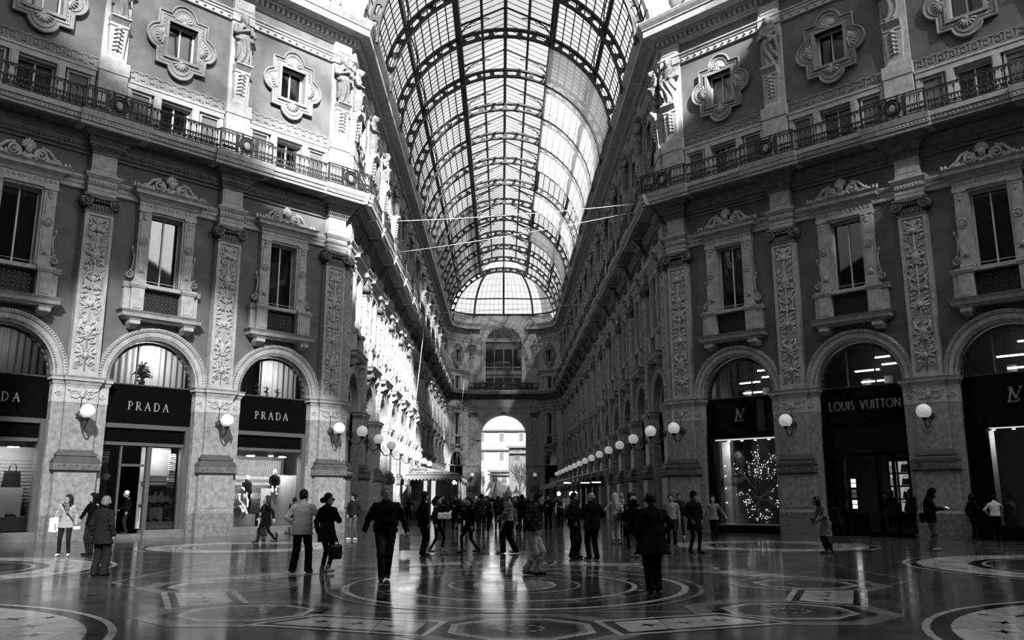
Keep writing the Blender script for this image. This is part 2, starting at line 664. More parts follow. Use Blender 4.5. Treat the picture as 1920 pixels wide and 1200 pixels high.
def relief(mb, hw, z0, z1, seed=0, y=-.015):
    """candelabra relief: vases, masks, scrolls and leaves, mirrored about the middle"""
    rnd = random.Random(seed)
    z = z0 + .1
    step = 1.05
    n = int((z1 - z0) / step)
    step = (z1 - z0 - .1) / n
    order = [0, 1, 2, 3, 4, 1, 2]
    mb.tube([(0, y, z0), (0, y, z1 - .2)], .03, 6)
    for i in range(n):
        k = order[(i + seed * 3) % len(order)]
        c = z + step * .5
        for sx in (-1, 1):
            d = -sx
            if k == 0:
                mb.spiral((sx * hw * .5, c + .08), hw * .4, .04, 1.4, PI / 2 + sx * PI / 2 + PI, d, .035, y)
                mb.spiral((sx * hw * .45, c - .34), hw * .33, .03, 1.3, PI / 2 + sx * PI / 2 + PI, -d, .03, y)
            elif k == 1:
                for a in (.3, .9, 1.5):
                    leaf(mb, sx * .1, c - .1, hw * .8, a if sx > 0 else PI - a, y, .36)
                mb.spiral((sx * hw * .55, c - .3), hw * .3, .03, 1.5, PI / 2, d, .03, y)
                mb.ell((sx * hw * .72, y, c + .3), (.06, .04, .06), 6, 4)
            elif k == 2:
                mb.tube([(sx * .05, y, c - .45), (sx * hw * .7, y, c - .25), (sx * hw * .8, y, c + .05), (sx * hw * .4, y, c + .25), (sx * hw * .25, y, c + .05)], [.04, .035, .03, .03, .02], 6)
                leaf(mb, sx * hw * .75, c + .05, hw * .5, PI / 2 - sx * .5, y)
                leaf(mb, sx * hw * .5, c - .3, hw * .5, -PI / 2 + sx * .7, y)
                rosette(mb, sx * hw * .55, c + .38, hw * .28, y, 6)
            elif k == 3:
                for a in (-.6, .1, .8):
                    leaf(mb, sx * .08, c + .1, hw * .85, a if sx > 0 else PI - a, y, .3)
                mb.spiral((sx * hw * .5, c + .33), hw * .3, .03, 1.4, -PI / 2, d, .03, y)
                mb.spiral((sx * hw * .5, c - .32), hw * .34, .03, 1.4, PI / 2, -d, .03, y)
            else:
                mb.tube([(sx * hw * .8, y, c + .4), (sx * hw * .6, y, c + .08), (sx * .03, y, c - .05)], [.03, .06, .035], 6)
                mb.tube([(sx * hw * .8, y, c + .4), (sx * hw * .78, y, c - .25)], [.035, .015], 6)
                leaf(mb, sx * hw * .3, c - .25, hw * .6, PI / 2 - sx * .9, y)
                leaf(mb, sx * hw * .3, c - .4, hw * .5, -PI / 2 + sx * .9, y)
        if k in (0, 4):      # vase
            mb.lathe([(.04, -.42), (.13, -.4), (.05, -.34), (.06, -.3), (.17, -.12), (.19, .02), (.1, .12), (.12, .2), (.16, .23), (0, .24)], 12, (0, y - .02, c), half=True, sy=.5)
        elif k in (1, 3):    # mask
            mb.ell((0, y + .02, c), (.11, .08, .15), 9, 7)
            mb.ell((0, y + .1, c - .02), (.025, .03, .05), 6, 4)
            for a in (-.5, .1, .7, 1.2, 1.57, 1.94, 2.44, 3.04, 3.64):
                leaf(mb, .08 * math.cos(a), c + .08 + .06 * math.sin(a), .17, a, y)
        else:                # knot and drop
            rosette(mb, 0, c, .15, y)
            for q in range(3):
                mb.ell((0, y, c - .26 - .1 * q), (.05 - .01 * q, .04, .055), 6, 4)
        z += step
    for q in range(5):
        leaf(mb, 0, z1 - .28, .24, PI / 2 + (q - 2) * .55, y)
    zz = z0 + .05
    while zz < z1 - .15:        # filling tendrils and small leaves
        kx = rnd.choice((0, 1, 2))
        for sx in (-1, 1):
            xx = sx * hw * (.42 + .22 * (int(zz * 10) % 3))
            if kx == 0:
                mb.spiral((xx, zz + .08), .10, .02, 1.5, PI / 2, sx, .026, y - .015, 16, .5, 5)
            elif kx == 1:
                for aa in (.2, 1.2, 2.2):
                    leaf(mb, xx, zz + .04, .17, aa, y - .01, .45)
            else:
                leaf(mb, sx * hw * .9, zz, .26, PI / 2 + sx * .5, y - .01, .4)
                leaf(mb, sx * hw * .3, zz, .2, PI / 2 - sx * .6, y, .45)
                mb.ell((sx * hw * .6, y + .02, zz + .12), (.05, .05, .05), 6, 4)
        zz += .21


# ------------------------------------------------------------------ pilaster: pedestal, pier, carved shaft, capital, entablature block
def make_pilaster():
    t = thing('carved_pilaster', None, None)
    b = MB()
    b.box(-1.09, 1.09, -.9, -.06, 0, .98)
    b.bevbox(-.86, .86, -.1, .30, 0, 1.0, .03)
    b.taper(-.86, .86, -.1, .3, 1.0, -.82, .82, -.1, .24, 1.1)
    b.obj('plinth', 'marble_grey', t)
    b = MB()
    b.box(-.80, .80, -.1, .22, 1.1, 2.66)
    b.box(-.68, .68, .2, .245, 1.22, 2.55)
    b.box(-1.08, 1.08, -.9, -.09, .98, 5.45)
    b.obj('pedestal', 'marble', t)
    b = MB()
    b.taper(-.80, .80, -.1, .22, 2.66, -.93, .93, -.1, .36, 2.76)
    b.box(-.90, .90, -.1, .32, 2.76, 3.04)
    b.taper(-.90, .90, -.1, .34, 3.04, -.94, .94, -.1, .36, 3.1)
    for i in range(7):
        b.spiral((-.72 + .24 * i, 2.9), .09, .02, 1.3, 0, 1 if i % 2 else -1, .02, .33, 14)
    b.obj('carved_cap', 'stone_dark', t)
    b = MB()
    for z, r in ((3.1, .88), (3.2, .86), (3.3, .78), (3.42, .80), (3.5, .74)):
        pass
    b.taper(-.88, .88, -.1, .31, 3.1, -.86, .86, -.1, .3, 3.2)
    b.taper(-.84, .84, -.1, .28, 3.2, -.74, .74, -.1, .18, 3.32)
    b.taper(-.79, .79, -.1, .23, 3.32, -.77, .77, -.1, .2, 3.42)
    b.taper(-.72, .72, -.1, .16, 3.42, -.64, .64, -.1, .08, 3.56)
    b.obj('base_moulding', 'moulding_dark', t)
    b = MB()
    b.box(-.62, .62, -.1, .07, 3.56, 5.45)
    b.obj('pier_shaft', 'marble', t)
    b = MB()
    b.box(-.64, .64, -.1, .08, 5.45, 6.1)
    b.box(-1.09, 1.09, -.9, -.08, 5.45, 6.1)
    for sx in (-1, 1):
        b.spiral((sx * .33, 5.78), .2, .04, 1.6, PI if sx > 0 else 0, -sx, .035, .1)
        leaf(b, sx * .3, 5.6, .3, PI / 2 + sx * .9, .1)
        leaf(b, sx * .45, 5.9, .25, PI / 2 - sx * .9, .1)
        b.spiral((sx * .86, 5.78), .13, .03, 1.5, 0, sx, .03, -.06)
    b.ell((0, .1, 5.78), (.11, .08, .14), 9, 7)
    for q in range(5):
        leaf(b, 0, 5.85, .2, PI / 2 + (q - 2) * .5, .1)
    b.obj('carved_band', 'carved', t)
    b = MB()
    for z0, z1, a0, a1 in ((6.1, 6.18, .03, .03), (6.18, 6.34, .05, .11), (6.34, 6.44, .15, .15), (6.44, 6.52, .15, .2)):
        b.taper(-.62 - a0, .62 + a0, -.1, .07 + a0, z0, -.62 - a1, .62 + a1, -.1, .07 + a1, z1)
        b.taper(-1.06 - a0, 1.06 + a0, -.9, -.1 + a0, z0, -1.06 - a1, 1.06 + a1, -.9, -.1 + a1, z1)
    b.obj('impost', 'stone', t)
    b = MB()
    b.box(-.64, .64, -.4, .04, 6.52, 6.62)
    b.box(-.58, .58, -.4, -.06, 6.62, 13.55)
    for x in (-.58, .46):
        b.box(x, x + .12, -.3, 0, 6.62, 13.55)
        b.box(x + (.12 if x < 0 else -.03), x + (.15 if x < 0 else 0), -.3, -.03, 6.74, 13.43)
    b.box(-.46, .46, -.3, 0, 6.62, 6.74)
    b.box(-.46, .46, -.3, 0, 13.43, 13.55)
    b.obj('shaft', 'stone', t)
    b = MB()
    relief(b, .42, 6.8, 13.4, 1)
    b.obj('carved_panel', 'carved', t)
    b = MB()
    b.box(-.62, .62, -.35, .03, 13.55, 13.62)
    b.box(-.54, .54, -.35, -.02, 13.62, 13.95)
    for i in range(8):
        b.tube([(-.46 + .132 * i, -.01, 13.65), (-.46 + .132 * i, -.01, 13.92)], .035, 6)
    for sx in (-1, 1):
        b.spiral((sx * .60, 14.02), .26, .03, 2.1, PI / 2, sx, .055, .06, 40, .5)
        b.ell((sx * .60, .1, 14.02), (.06, .06, .06), 7, 5)
        b.tube([(sx * .60, -.3, 14.02), (sx * .6, .04, 14.02)], .24, 14)
    b.tube([(-.6, .08, 14.27), (-.3, .1, 14.2), (0, .1, 14.17), (.3, .1, 14.2), (.6, .08, 14.27)], .045, 6)
    for i in range(7):
        b.ell((-.33 + .11 * i, .06, 14.06), (.05, .07, .08), 6, 5)
    rosette(b, 0, 14.2, .12, .12)
    b.box(-.72, .72, -.35, .1, 14.24, 14.35)
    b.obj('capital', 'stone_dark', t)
    b = MB()
    for z0, z1, hw, o0, o1 in ((14.35, 14.55, .60, .03, .03), (14.55, 14.72, .62, .05, .05), (14.72, 14.8, .64, .07, .13), (14.8, 15.05, .60, .03, .03), (15.05, 15.2, .66, .06, .17), (15.2, 15.27, .76, .17, .17)):
        b.taper(-hw, hw, -.35, o0, z0, -hw - (o1 - o0), hw + (o1 - o0), -.35, o1, z1)
    for i in range(7):
        b.ell((-.48 + .16 * i, .04, 14.92), (.05, .03, .06), 6, 4)
    b.box(-.56, .56, -.35, .02, 15.27, 15.42)
    b.box(-.52, .52, -.35, -.02, 15.42, 16.2)
    b.box(-.42, .42, -.35, .0, 15.52, 16.1)
    b.obj('entablature_block', 'stone', t)
    b = MB()
    for z0, z1, o0, o1 in ((16.2, 16.3, .05, .05), (16.3, 16.5, .08, .2), (16.5, 16.62, .24, .24), (16.62, 16.8, .26, .42), (16.8, 17.0, .5, .85)):
        b.taper(-.54 - o0, .54 + o0, -.35, -.02 + o0, z0, -.54 - o1 * .75, .54 + o1 * .75, -.35, -.02 + o1, z1)
    for i in range(9):
        b.ell((-.6 + .15 * i, .12 + .02, 16.42), (.05, .05, .06), 6, 4)
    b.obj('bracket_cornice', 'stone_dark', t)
    b = MB()
    for z0, z1, o0, o1 in ((16.98, 17.14, .98, 1.0), (17.14, 17.34, 1.06, 1.06), (17.34, 17.58, 1.1, 1.17)):
        b.taper(-1.36 - o0 * .1, 1.36 + o0 * .1, -.3, o0, z0, -1.36 - o1 * .1, 1.36 + o1 * .1, -.3, o1, z1)
    for i in range(18):
        b.ell((-1.36 + .16 * i, 1.07, 17.25), (.045, .045, .045), 5, 4)
    b.obj('balcony_step', 'stone', t)
    return t


def make_attic():
    """bearded draped statue on a tapering console, in front of the upper storey"""


# ------------------------------------------------------------------ windows
def window_root(n, label, kind):
    return thing('window_%d' % n, label, 'window', kind='structure')


def make_lunette(detail=True, glazed='pane'):
    """half-round window over a shop: rope-edged archivolt, thin bars, glass"""
    t = thing('window_1', None, None)
    b = MB()
    n = 28
    prof = [(1.90, -.75), (1.90, -.20), (1.96, -.16), (1.98, -.22), (2.05, -.14), (2.2, -.12), (2.24, -.17), (2.28, -.10), (2.42, -.10), (2.44, -.36)]
    vs, fs = [], []
    for i in range(n + 1):
        a = PI * i / n
        vs += [(r * math.cos(a), w, 6.55 + r * math.sin(a)) for r, w in prof]
    m = len(prof)
    fs = [(i * m + k, i * m + k + 1, (i + 1) * m + k + 1, (i + 1) * m + k) for i in range(n) for k in range(m - 1)]
    b.add(vs, fs)
    for r, w, q, cnt in ((2.36, -.09, .055, 62), (1.99, -.16, .035, 60)):
        for i in range(cnt + 1):
            a = PI * i / cnt
            b.ell((r * math.cos(a), w, 6.55 + r * math.sin(a)), (q, q, q * .75), 5, 4, rot=-a)
    b.obj('archivolt', 'stone', t)
    b = MB()
    for i in range(20):
        a0, a1 = PI * i / 20, PI * (i + 1) / 20
        b.bar((1.84 * math.cos(a0), -.62, 6.5 + 1.84 * math.sin(a0)), (1.84 * math.cos(a1), -.62, 6.5 + 1.84 * math.sin(a1)), .09)
    for x in (-.62, .62) if detail else (0,):
        b.box(x - .025, x + .025, -.65, -.58, 6.45, 6.5 + math.sqrt(1.84 ** 2 - x * x))
    b.box(-1.88, 1.88, -.66, -.55, 6.40, 6.5)
    b.obj('frame', 'sash' if glazed == 'pane' else 'sash_dark', t)
    b = MB()
    b.prism([(-1.86, 6.45)] + [(-x, z) for x, z in arc((0, 6.5), 1.86, 0, PI, 24)][0:] + [(1.86, 6.45)], -.622, -.618, 'xz')
    b.obj('glass', glazed, t)
    return t


def make_tall_window():
    """first-floor window: side pilasters, sill with iron panel, brackets and scroll pediment"""
    t = thing('window_1', None, None)
    b = MB()
    for sx in (-1, 1):
        x0, x1 = sorted((sx * .80, sx * 1.27))
        b.box(x0, x1, -.4, -.10, 10.9, 14.2)
        x0, x1 = sorted((sx * .88, sx * 1.19))
        b.box(x0, x1, -.4, -.06, 11.35, 13.75)
        for z in (12.75,):
            rosette(b, sx * 1.035, z, .14, -.03, 8)
            b.tube([(sx * 1.035 + .17 * math.cos(v * PI / 8), -.04, z + .17 * math.sin(v * PI / 8)) for v in range(16)], .03, 5, closed=True)
        leaf(b, sx * 1.035, 11.35, .26, PI / 2, -.05, .8)
        leaf(b, sx * 1.035, 13.95, .24, -PI / 2, -.05, .8)
        rosette(b, sx * 1.035, 13.98, .14, -.04, 6)
        x0, x1 = sorted((sx * .76, sx * 1.31))
        b.box(x0, x1, -.4, -.05, 10.9, 11.02)
        b.box(x0, x1, -.4, -.05, 14.12, 14.2)
        # side scroll
        b.spiral((sx * 1.48, 11.22), .2, .03, 1.6, PI / 2, sx, .05, -.2, 26, .5)
        b.tube([(sx * 1.4, -.2, 11.42), (sx * 1.34, -.2, 11.75), (sx * 1.33, -.2, 12.1), (sx * 1.40, -.2, 12.3)], [.05, .05, .04, .02], 6)
        b.ell((sx * 1.42, -.2, 12.42), (.06, .05, .1), 6, 5)
        # jamb
        x0, x1 = sorted((sx * .72, sx * .80))
        b.box(x0, x1, -.75, -.16, 10.9, 14.2)
    b.box(-.80, .80, -.75, -.16, 14.1, 14.2)
    b.box(-1.32, 1.32, -.4, -.08, 14.2, 14.32)
    b.box(-1.30, 1.30, -.4, -.10, 14.32, 14.62)
    for i in range(13):
        b.ell((-1.2 + .2 * i, -.09, 14.47), (.06, .03, .08), 6, 4)
    b.obj('surround', 'stone', t)
    b = MB()
    for z0, z1, h0, h1, o0, o1 in ((14.62, 14.74, 1.34, 1.38, -.06, 0), (14.74, 14.88, 1.38, 1.55, 0, .14), (14.88, 15.02, 1.62, 1.64, .2, .22), (15.02, 15.12, 1.64, 1.74, .22, .32)):
        b.taper(-h0, h0, -.4, o0, z0, -h1, h1, -.4, o1, z1)
    b.obj('cornice', 'stone', t)
    b = MB()
    for sx in (-1, 1):
        b.spiral((sx * .52, 15.48), .30, .04, 1.9, -PI / 2, -sx, .075, -.1, 34, .45)
        b.ell((sx * .52, -.04, 15.48), (.07, .06, .07), 7, 5)
        b.tube([(sx * .50, -.1, 15.79), (sx * .8, -.1, 15.72), (sx * 1.05, -.1, 15.42), (sx * 1.3, -.1, 15.24), (sx * 1.6, -.1, 15.2)], [.08, .075, .07, .06, .04], 7)
        b.tube([(sx * .6, -.12, 15.2), (sx * .95, -.12, 15.2), (sx * 1.3, -.12, 15.14)], [.1, .12, .05], 6)
        leaf(b, sx * .9, 15.2, .4, PI / 2 - sx * .9, -.08, .5)
        leaf(b, sx * 1.45, 15.2, .22, PI / 2 - sx * .1, -.08, .6)
        b.ell((sx * 1.62, -.1, 15.28), (.07, .07, .16), 6, 5)
        leaf(b, sx * .22, 15.3, .5, PI / 2 - sx * .5, -.08, .4)
        for q in range(5):
            leaf(b, sx * (.72 + .17 * q), 15.18, .34 - .03 * q, PI / 2 - sx * .25, -.14, .5)
    b.ell((0, -.02, 15.62), (.15, .13, .20), 10, 8)
    b.ell((0, .1, 15.6), (.03, .04, .06), 6, 4)
    for q in range(9):
        leaf(b, 0, 15.7, .42 - .03 * abs(q - 4), PI / 2 + (q - 4) * .36, -.06, .35)
    for q in range(5):
        leaf(b, 0, 15.5, .34, -PI / 2 + (q - 2) * .45, -.06, .4)
    b.obj('pediment', 'carved', t)
    b = MB()
    for sx in (-1, 1):
        x0, x1 = sorted((sx * .84, sx * 1.40))
        b.box(x0, x1, -.4, .06, 9.58, 10.62)
        x0, x1 = sorted((sx * .94, sx * 1.30))
        b.box(x0, x1, -.4, .09, 9.72, 10.5)
        x0, x1 = sorted((sx * 1.40, sx * 1.66))
        b.box(x0, x1, -.4, -.12, 9.58, 10.62)
        x0, x1 = sorted((sx * .80, sx * 1.46))
        b.taper(x0 + .02, x1 - .02, -.4, .09, 10.62, x0 - .03, x1 + .03, -.4, .15, 10.74)
        b.box(x0 - .03, x1 + .03, -.4, .15, 10.74, 10.84)
        x0, x1 = sorted((sx * 1.40, sx * 1.74))
        b.taper(x0, x1 - .04, -.4, -.08, 10.62, x0, x1, -.4, 0, 10.84)
    b.box(-.84, .84, -.6, .02, 10.68, 10.84)
    for z0, z1, h0, h1, o0, o1 in ((9.22, 9.32, 1.55, 1.68, .06, .14), (9.32, 9.46, 1.74, 1.76, .2, .24), (9.46, 9.58, 1.76, 1.86, .24, .34)):
        b.taper(-h0, h0, -.4, o0, z0, -h1, h1, -.4, o1, z1)
    for sx in (-1, 1):
        x0, x1 = sorted((sx * .98, sx * 1.42))
        b.taper(x0 + .08, x1 - .08, -.4, .0, 8.84, x0, x1, -.4, .22, 9.0)
        b.box(x0, x1, -.4, .22, 9.0, 9.14)
        b.taper(x0, x1, -.4, .22, 9.14, x0 - .05, x1 + .05, -.4, .28, 9.22)
        for i in range(4):
            b.ell((x0 + .06 + .107 * i, .2, 9.02), (.045, .06, .07), 6, 4)
    b.obj('sill', 'stone', t)
    b = MB()
    b.box(-.84, .84, -.33, -.28, 9.58, 10.68)
    for i in range(9):
        for j in range(6):
            x, z = -.74 + .185 * i, 9.68 + .18 * j
            b.tube([(x - .08, -.26, z), (x, -.26, z + .08), (x + .08, -.26, z), (x, -.26, z - .08)], .012, 4, closed=True)
    b.box(-.84, .84, -.30, -.25, 10.58, 10.66)
    b.obj('iron_panel', 'iron', t)
    b = MB()
    for x0, x1, z0, z1 in ((-.74, -.67, 10.85, 14.1), (.67, .74, 10.85, 14.1), (-.03, .03, 10.85, 14.1), (-.74, .74, 14.02, 14.1)):
        b.box(x0, x1, -.62, -.54, z0, z1)
    b.tube([(-.72, -.2, 11.02), (.72, -.2, 11.02)], .014, 5)
    b.obj('frame', 'sash', t)
    b = MB()
    b.box(-.72, .72, -.60, -.59, 10.85, 14.1)
    b.obj('glass', 'pane', t)
    return t


def quatrefoil(sq, lx, lz, r, n=14):
    """outline: upright rectangle joined with four half-round lobes; returns closed polygon"""
    pts = []
    ax = math.acos(max(-1, min(1, (sq[0] - lx) / r)))     # right lobe meets the right side
    az = math.acos(max(-1, min(1, (sq[1] - lz) / r)))
    pts += arc((lx, 0), r, -ax, ax, n)
    pts += [(sq[0], sq[1])]
    pts += arc((0, lz), r, PI / 2 - az, PI / 2 + az, n)
    pts += [(-sq[0], sq[1])]
    pts += arc((-lx, 0), r, PI - ax, PI + ax, n)
    pts += [(-sq[0], -sq[1])]
    pts += arc((0, -lz), r, -PI / 2 - az, -PI / 2 + az, n)
    pts += [(sq[0], -sq[1])]
    return pts


ZQ = 22.82


def make_quatrefoil():
    t = thing('window_1', None, None)
    up = lambda pts: [(x, z + ZQ) for x, z in pts]
    hole = [(-.70, -.86), (.70, -.86), (.70, .86), (-.70, .86)]
    b = MB()
    o = quatrefoil((1.18, 1.32), 1.05, 1.25, .62)
    b.plate(up(o), [up(hole)], -.20, -.36)
    b.tube([(x, -.17, z) for x, z in up(o)], .055, 6, closed=True)
    o2 = quatrefoil((1.02, 1.16), 1.02, 1.20, .46)
    b.tube([(x, -.19, z) for x, z in up(o2)], .03, 5, closed=True)
    for x0, x1, z0, z1 in ((-.84, -.70, -1.0, 1.0), (.70, .84, -1.0, 1.0), (-.84, .84, .86, 1.0), (-.84, .84, -1.0, -.86)):
        b.box(x0, x1, -.75, -.12, ZQ + z0, ZQ + z1)
    for i in range(11):
        for sx in (-1, 1):
            b.ell((sx * .93, -.19, ZQ - .95 + .19 * i), (.035, .03, .06), 5, 4)
    b.obj('surround', 'stucco', t)
    b = MB()
    for cx, cz, a0 in ((.86, 0, 0), (-.86, 0, PI), (0, 1.02, PI / 2), (0, -1.02, -PI / 2)):
        for k in range(7):
            a = a0 + (k - 3) * .42
            b.tube([(cx + .06 * math.cos(a), -.16, ZQ + cz + .06 * math.sin(a)), (cx + .4 * math.cos(a), -.18, ZQ + cz + .4 * math.sin(a))], [.02, .07], 6)
        b.ell((cx, -.16, ZQ + cz), (.1, .06, .1), 8, 5)
    b.obj('shell_ornament', 'stone', t)
    b = MB()
    for x0, x1 in ((-.70, -.62), (.62, .70), (-.03, .03)):
        b.box(x0, x1, -.62, -.54, ZQ - .86, ZQ + .86)
    b.box(-.7, .7, -.62, -.54, ZQ + .8, ZQ + .86)
    b.box(-.7, .7, -.62, -.54, ZQ - .86, ZQ - .8)
    b.obj('frame', 'sash', t)
    b = MB()
    b.box(-.7, .7, -.60, -.59, ZQ - .86, ZQ + .86)
    b.obj('glass', 'pane', t)
    return t


def make_attic_window():
    """low window behind the balcony with two blank panels at its sides"""
    t = thing('window_1', None, None)
    b = MB()
    for sx in (-1, 1):
        x0, x1 = sorted((sx * .74, sx * 1.08))
        b.box(x0, x1, -.75, -.17, 17.6, 19.85)
        b.box(x0 + .07, x1 - .07, -.2, -.13, 17.75, 19.7)
        x0, x1 = sorted((sx * 2.12, sx * 2.3))
        b.box(x0, x1, -.4, -.2, 17.6, 19.85)
        x0, x1 = sorted((sx * 1.18, sx * 2.12))
        b.box(x0, x1, -.4, -.27, 19.6, 19.72)
        b.box(x0, x0 + .07, -.4, -.27, 17.7, 19.6)
        b.box(x1 - .07, x1, -.4, -.27, 17.7, 19.6)
    b.box(-2.3, 2.3, -.4, -.16, 19.72, 19.98)
    b.box(-2.34, 2.34, -.4, -.12, 19.98, 20.08)
    b.box(-.74, .74, -.75, -.3, 19.62, 19.74)
    b.obj('surround', 'stone', t)
    b = MB()
    for x0, x1 in ((-.74, -.66), (.66, .74), (-.03, .03)):
        b.box(x0, x1, -.62, -.54, 17.6, 19.64)
    b.box(-.7, .7, -.62, -.54, 19.56, 19.64)
    b.obj('frame', 'sash', t)
    b = MB()
    b.box(-.7, .7, -.60, -.59, 17.6, 19.6)
    b.obj('glass', 'pane', t)
    return t


# ------------------------------------------------------------------ balcony railings
def balusters(b, x0, x1, n, z0, z1):
    """row of thin iron uprights joined by pointed loops above and below"""
    d = (x1 - x0) / n
    for i in range(n + 1):
        x = x0 + d * i
        b.tube([(x, 0, z0), (x, 0, z1)], .019, 5)
        b.ell((x, 0, z0 + .25), (.035, .035, .06), 5, 4)
        if i < n:
            c = x + d / 2
            b.tube([(x, 0, z1 - .28), (x + d * .12, 0, z1 - .1), (c, 0, z1 - .03), (c + d * .38, 0, z1 - .1), (x + d, 0, z1 - .28)], .021, 5)
            b.tube([(x, 0, z0 + .30), (x + d * .15, 0, z0 + .42), (c, 0, z0 + .46), (c + d * .35, 0, z0 + .42), (x + d, 0, z0 + .30)], .020, 5)
            b.spiral((c, z0 + .16), d * .40, .02, 1.5, PI / 2, 1 if i % 2 else -1, .030, 0, 14)
            leaf(b, c, z0 + .3, .16, PI / 2, 0, .6, .02)
            leaf(b, x, z0 + .08, .2, PI / 2 + .5, 0, .5, .02)
            leaf(b, x, z0 + .08, .2, PI / 2 - .5, 0, .5, .02)
            b.ell((c, 0, z1 - .1), (.03, .03, .05), 5, 4)


def make_railing():
    t = thing('balcony_railing', None, None)
    b = MB()
    b.box(-1.62, 1.62, -.03, .03, 1.0, 1.05)
    b.box(-1.62, 1.62, -.025, .025, .06, .10)
    b.box(-1.62, 1.62, -.02, .02, .50, .53)
    b.obj('handrail', 'iron', t)
    b = MB()
    balusters(b, -1.56, 1.56, 12, .06, 1.02)
    b.obj('balusters', 'iron', t)
    return t


def make_medallion_railing(hw=1.36, n=4):
    t = thing('medallion_railing', None, None)
    b = MB()
    b.tube([(-hw, -.35, 1.03), (-hw, -.05, 1.06), (-hw + .08, 0, 1.08), (hw - .08, 0, 1.08), (hw, -.05, 1.06), (hw, -.35, 1.03)], .035, 6)
    b.box(-hw, hw, -.025, .025, .06, .10)
    for sx in (-1, 1):
        b.box(sx * hw - .03, sx * hw + .03, -.03, .03, 0, 1.08)
        b.box(sx * .56 - .02, sx * .56 + .02, -.02, .02, .06, 1.05)
    b.obj('handrail', 'iron', t)
    b = MB()
    balusters(b, -hw + .04, -.58, n, .06, 1.04)
    b.obj('balusters', 'iron', t)
    b = MB()
    balusters(b, .58, hw - .04, n, .06, 1.04)
    b.obj('balusters', 'iron', t)
    b = MB()
    for sx in (-1, 1):
        for sz in (-1, 1):
            b.spiral((sx * .38, .56 + sz * .27), .17, .02, 1.8, 0, sx * sz, .03, 0, 22)
            b.spiral((sx * .43, .56 + sz * .02), .1, .02, 1.6, 0, -sx * sz, .022, 0, 18)
            leaf(b, sx * .2, .56 + sz * .3, .3, sz * PI / 2 - sx * .3 * sz, 0, .5, .02)
            leaf(b, sx * .5, .56 + sz * .2, .26, PI / 2 + sx * .4, 0, .5, .02)
    b.tube([(.22 * math.cos(2 * PI * k / 20), .01, .56 + .26 * math.sin(2 * PI * k / 20)) for k in range(20)], .05, 6, closed=True)
    b.tube([(.37 * math.cos(2 * PI * k / 20), 0, .56 + .41 * math.sin(2 * PI * k / 20)) for k in range(20)], .03, 5, closed=True)
    b.ell((0, -.02, .56), (.42, .012, .44), 18, 8)
    for sx in (-1, 1):
        b.box(sx * .5 - .07, sx * .5 + .07, -.012, .0, .1, 1.02)
    m = b.obj('scroll_panel', 'iron', t)
    b = MB()
    b.ell((0, .01, .56), (.155, .03, .19), 16, 8)
    tag(b.obj('medallion', 'gilt', t), 'pale oval shield')
    return t


# ------------------------------------------------------------------ globe lamp on a wrought-iron wall bracket
def make_lamp():
    t = thing('globe_wall_lamp', None, None)          # origin: on the pier face, at globe height
    b = MB()
    b.ell((0, .03, -.12), (.13, .07, .15), 10, 6)
    rosette(b, 0, -.12, .2, .04, 8)
    b.obj('wall_plate', 'iron', t)
    b = MB()
    b.tube([(0, .02, -.12), (0, .16, -.42), (0, .34, -.62), (0, .56, -.66), (0, .74, -.54), (0, .80, -.36)], [.035, .04, .035, .03, .03, .03], 7)
    P = [(0, .30 + .2 * (1 - i / 20) * math.cos(4.7 * i / 10 + 1.2), -.28 + .2 * (1 - i / 20) * math.sin(4.7 * i / 10 + 1.2)) for i in range(20)]
    b.tube(P, .018, 5)
    b.tube([(0, .05, .05), (0, .22, .0), (0, .34, -.16), (0, .2, -.3)], .016, 5)
    b.tube([(.02, .02, -.1), (.05, .1, .35), (0, .03, .72)], .016, 5)
    b.obj('bracket', 'iron', t)
    b = MB()
    b.lathe([(.0, -.40), (.05, -.40), (.06, -.36), (.1, -.32), (.14, -.26), (.15, -.22), (.0, -.22)], 14, (0, .80, 0))
    b.obj('collar', 'iron', t)
    b = MB()
    b.ell((0, .80, 0), (.295, .295, .295), 24, 16)
    b.obj('globe', 'globe', t)
    return t
ORD = ['first', 'second', 'third', 'fourth', 'fifth', 'sixth', 'seventh', 'eighth', 'ninth', 'tenth', 'eleventh', 'twelfth', 'thirteenth', 'fourteenth', 'fifteenth', 'sixteenth']
SIDE = {-1: 'left', 1: 'right'}
SHOP = {(-1, 0): 'mannequin display window', (-1, 1): 'open shoe shop door', (-1, 2): 'handbag display window', (1, 0): 'glowing branch display', (1, 1): 'dark luggage shop entrance', (1, 2): 'shop window at the right edge'}


def struct(o, label, cat='wall'):
    return tag(o, label, cat, kind='structure')


# ------------------------------------------------------------------ walls with their openings
def wall_bay(b, T):
    b.T = T
    o = [(-2.995, 0), (-1.9, 0)] + [(-x, z) for x, z in arc((0, 6.55), 1.9, 0, PI, 20)][0:] + [(1.9, 0), (2.995, 0), (2.995, 17.05), (-2.995, 17.05)]
    b.plate(o, [[(-.74, 9.6), (.74, 9.6), (.74, 14.12), (-.74, 14.12)]], WALL)
    b.plate([(-2.995, 17.05), (2.995, 17.05), (2.995, 28), (-2.995, 28)],
            [[(-.74, 17.6), (.74, 17.6), (.74, 19.72), (-.74, 19.72)], [(-.72, ZQ - .88), (.72, ZQ - .88), (.72, ZQ + .88), (-.72, ZQ + .88)]], WALL)
    b.T = None


def TM(kind, side, u):
    return Matrix.Translation(at(kind, side, u)) @ Matrix.Rotation(RZ[(kind, side)], 4, 'Z')


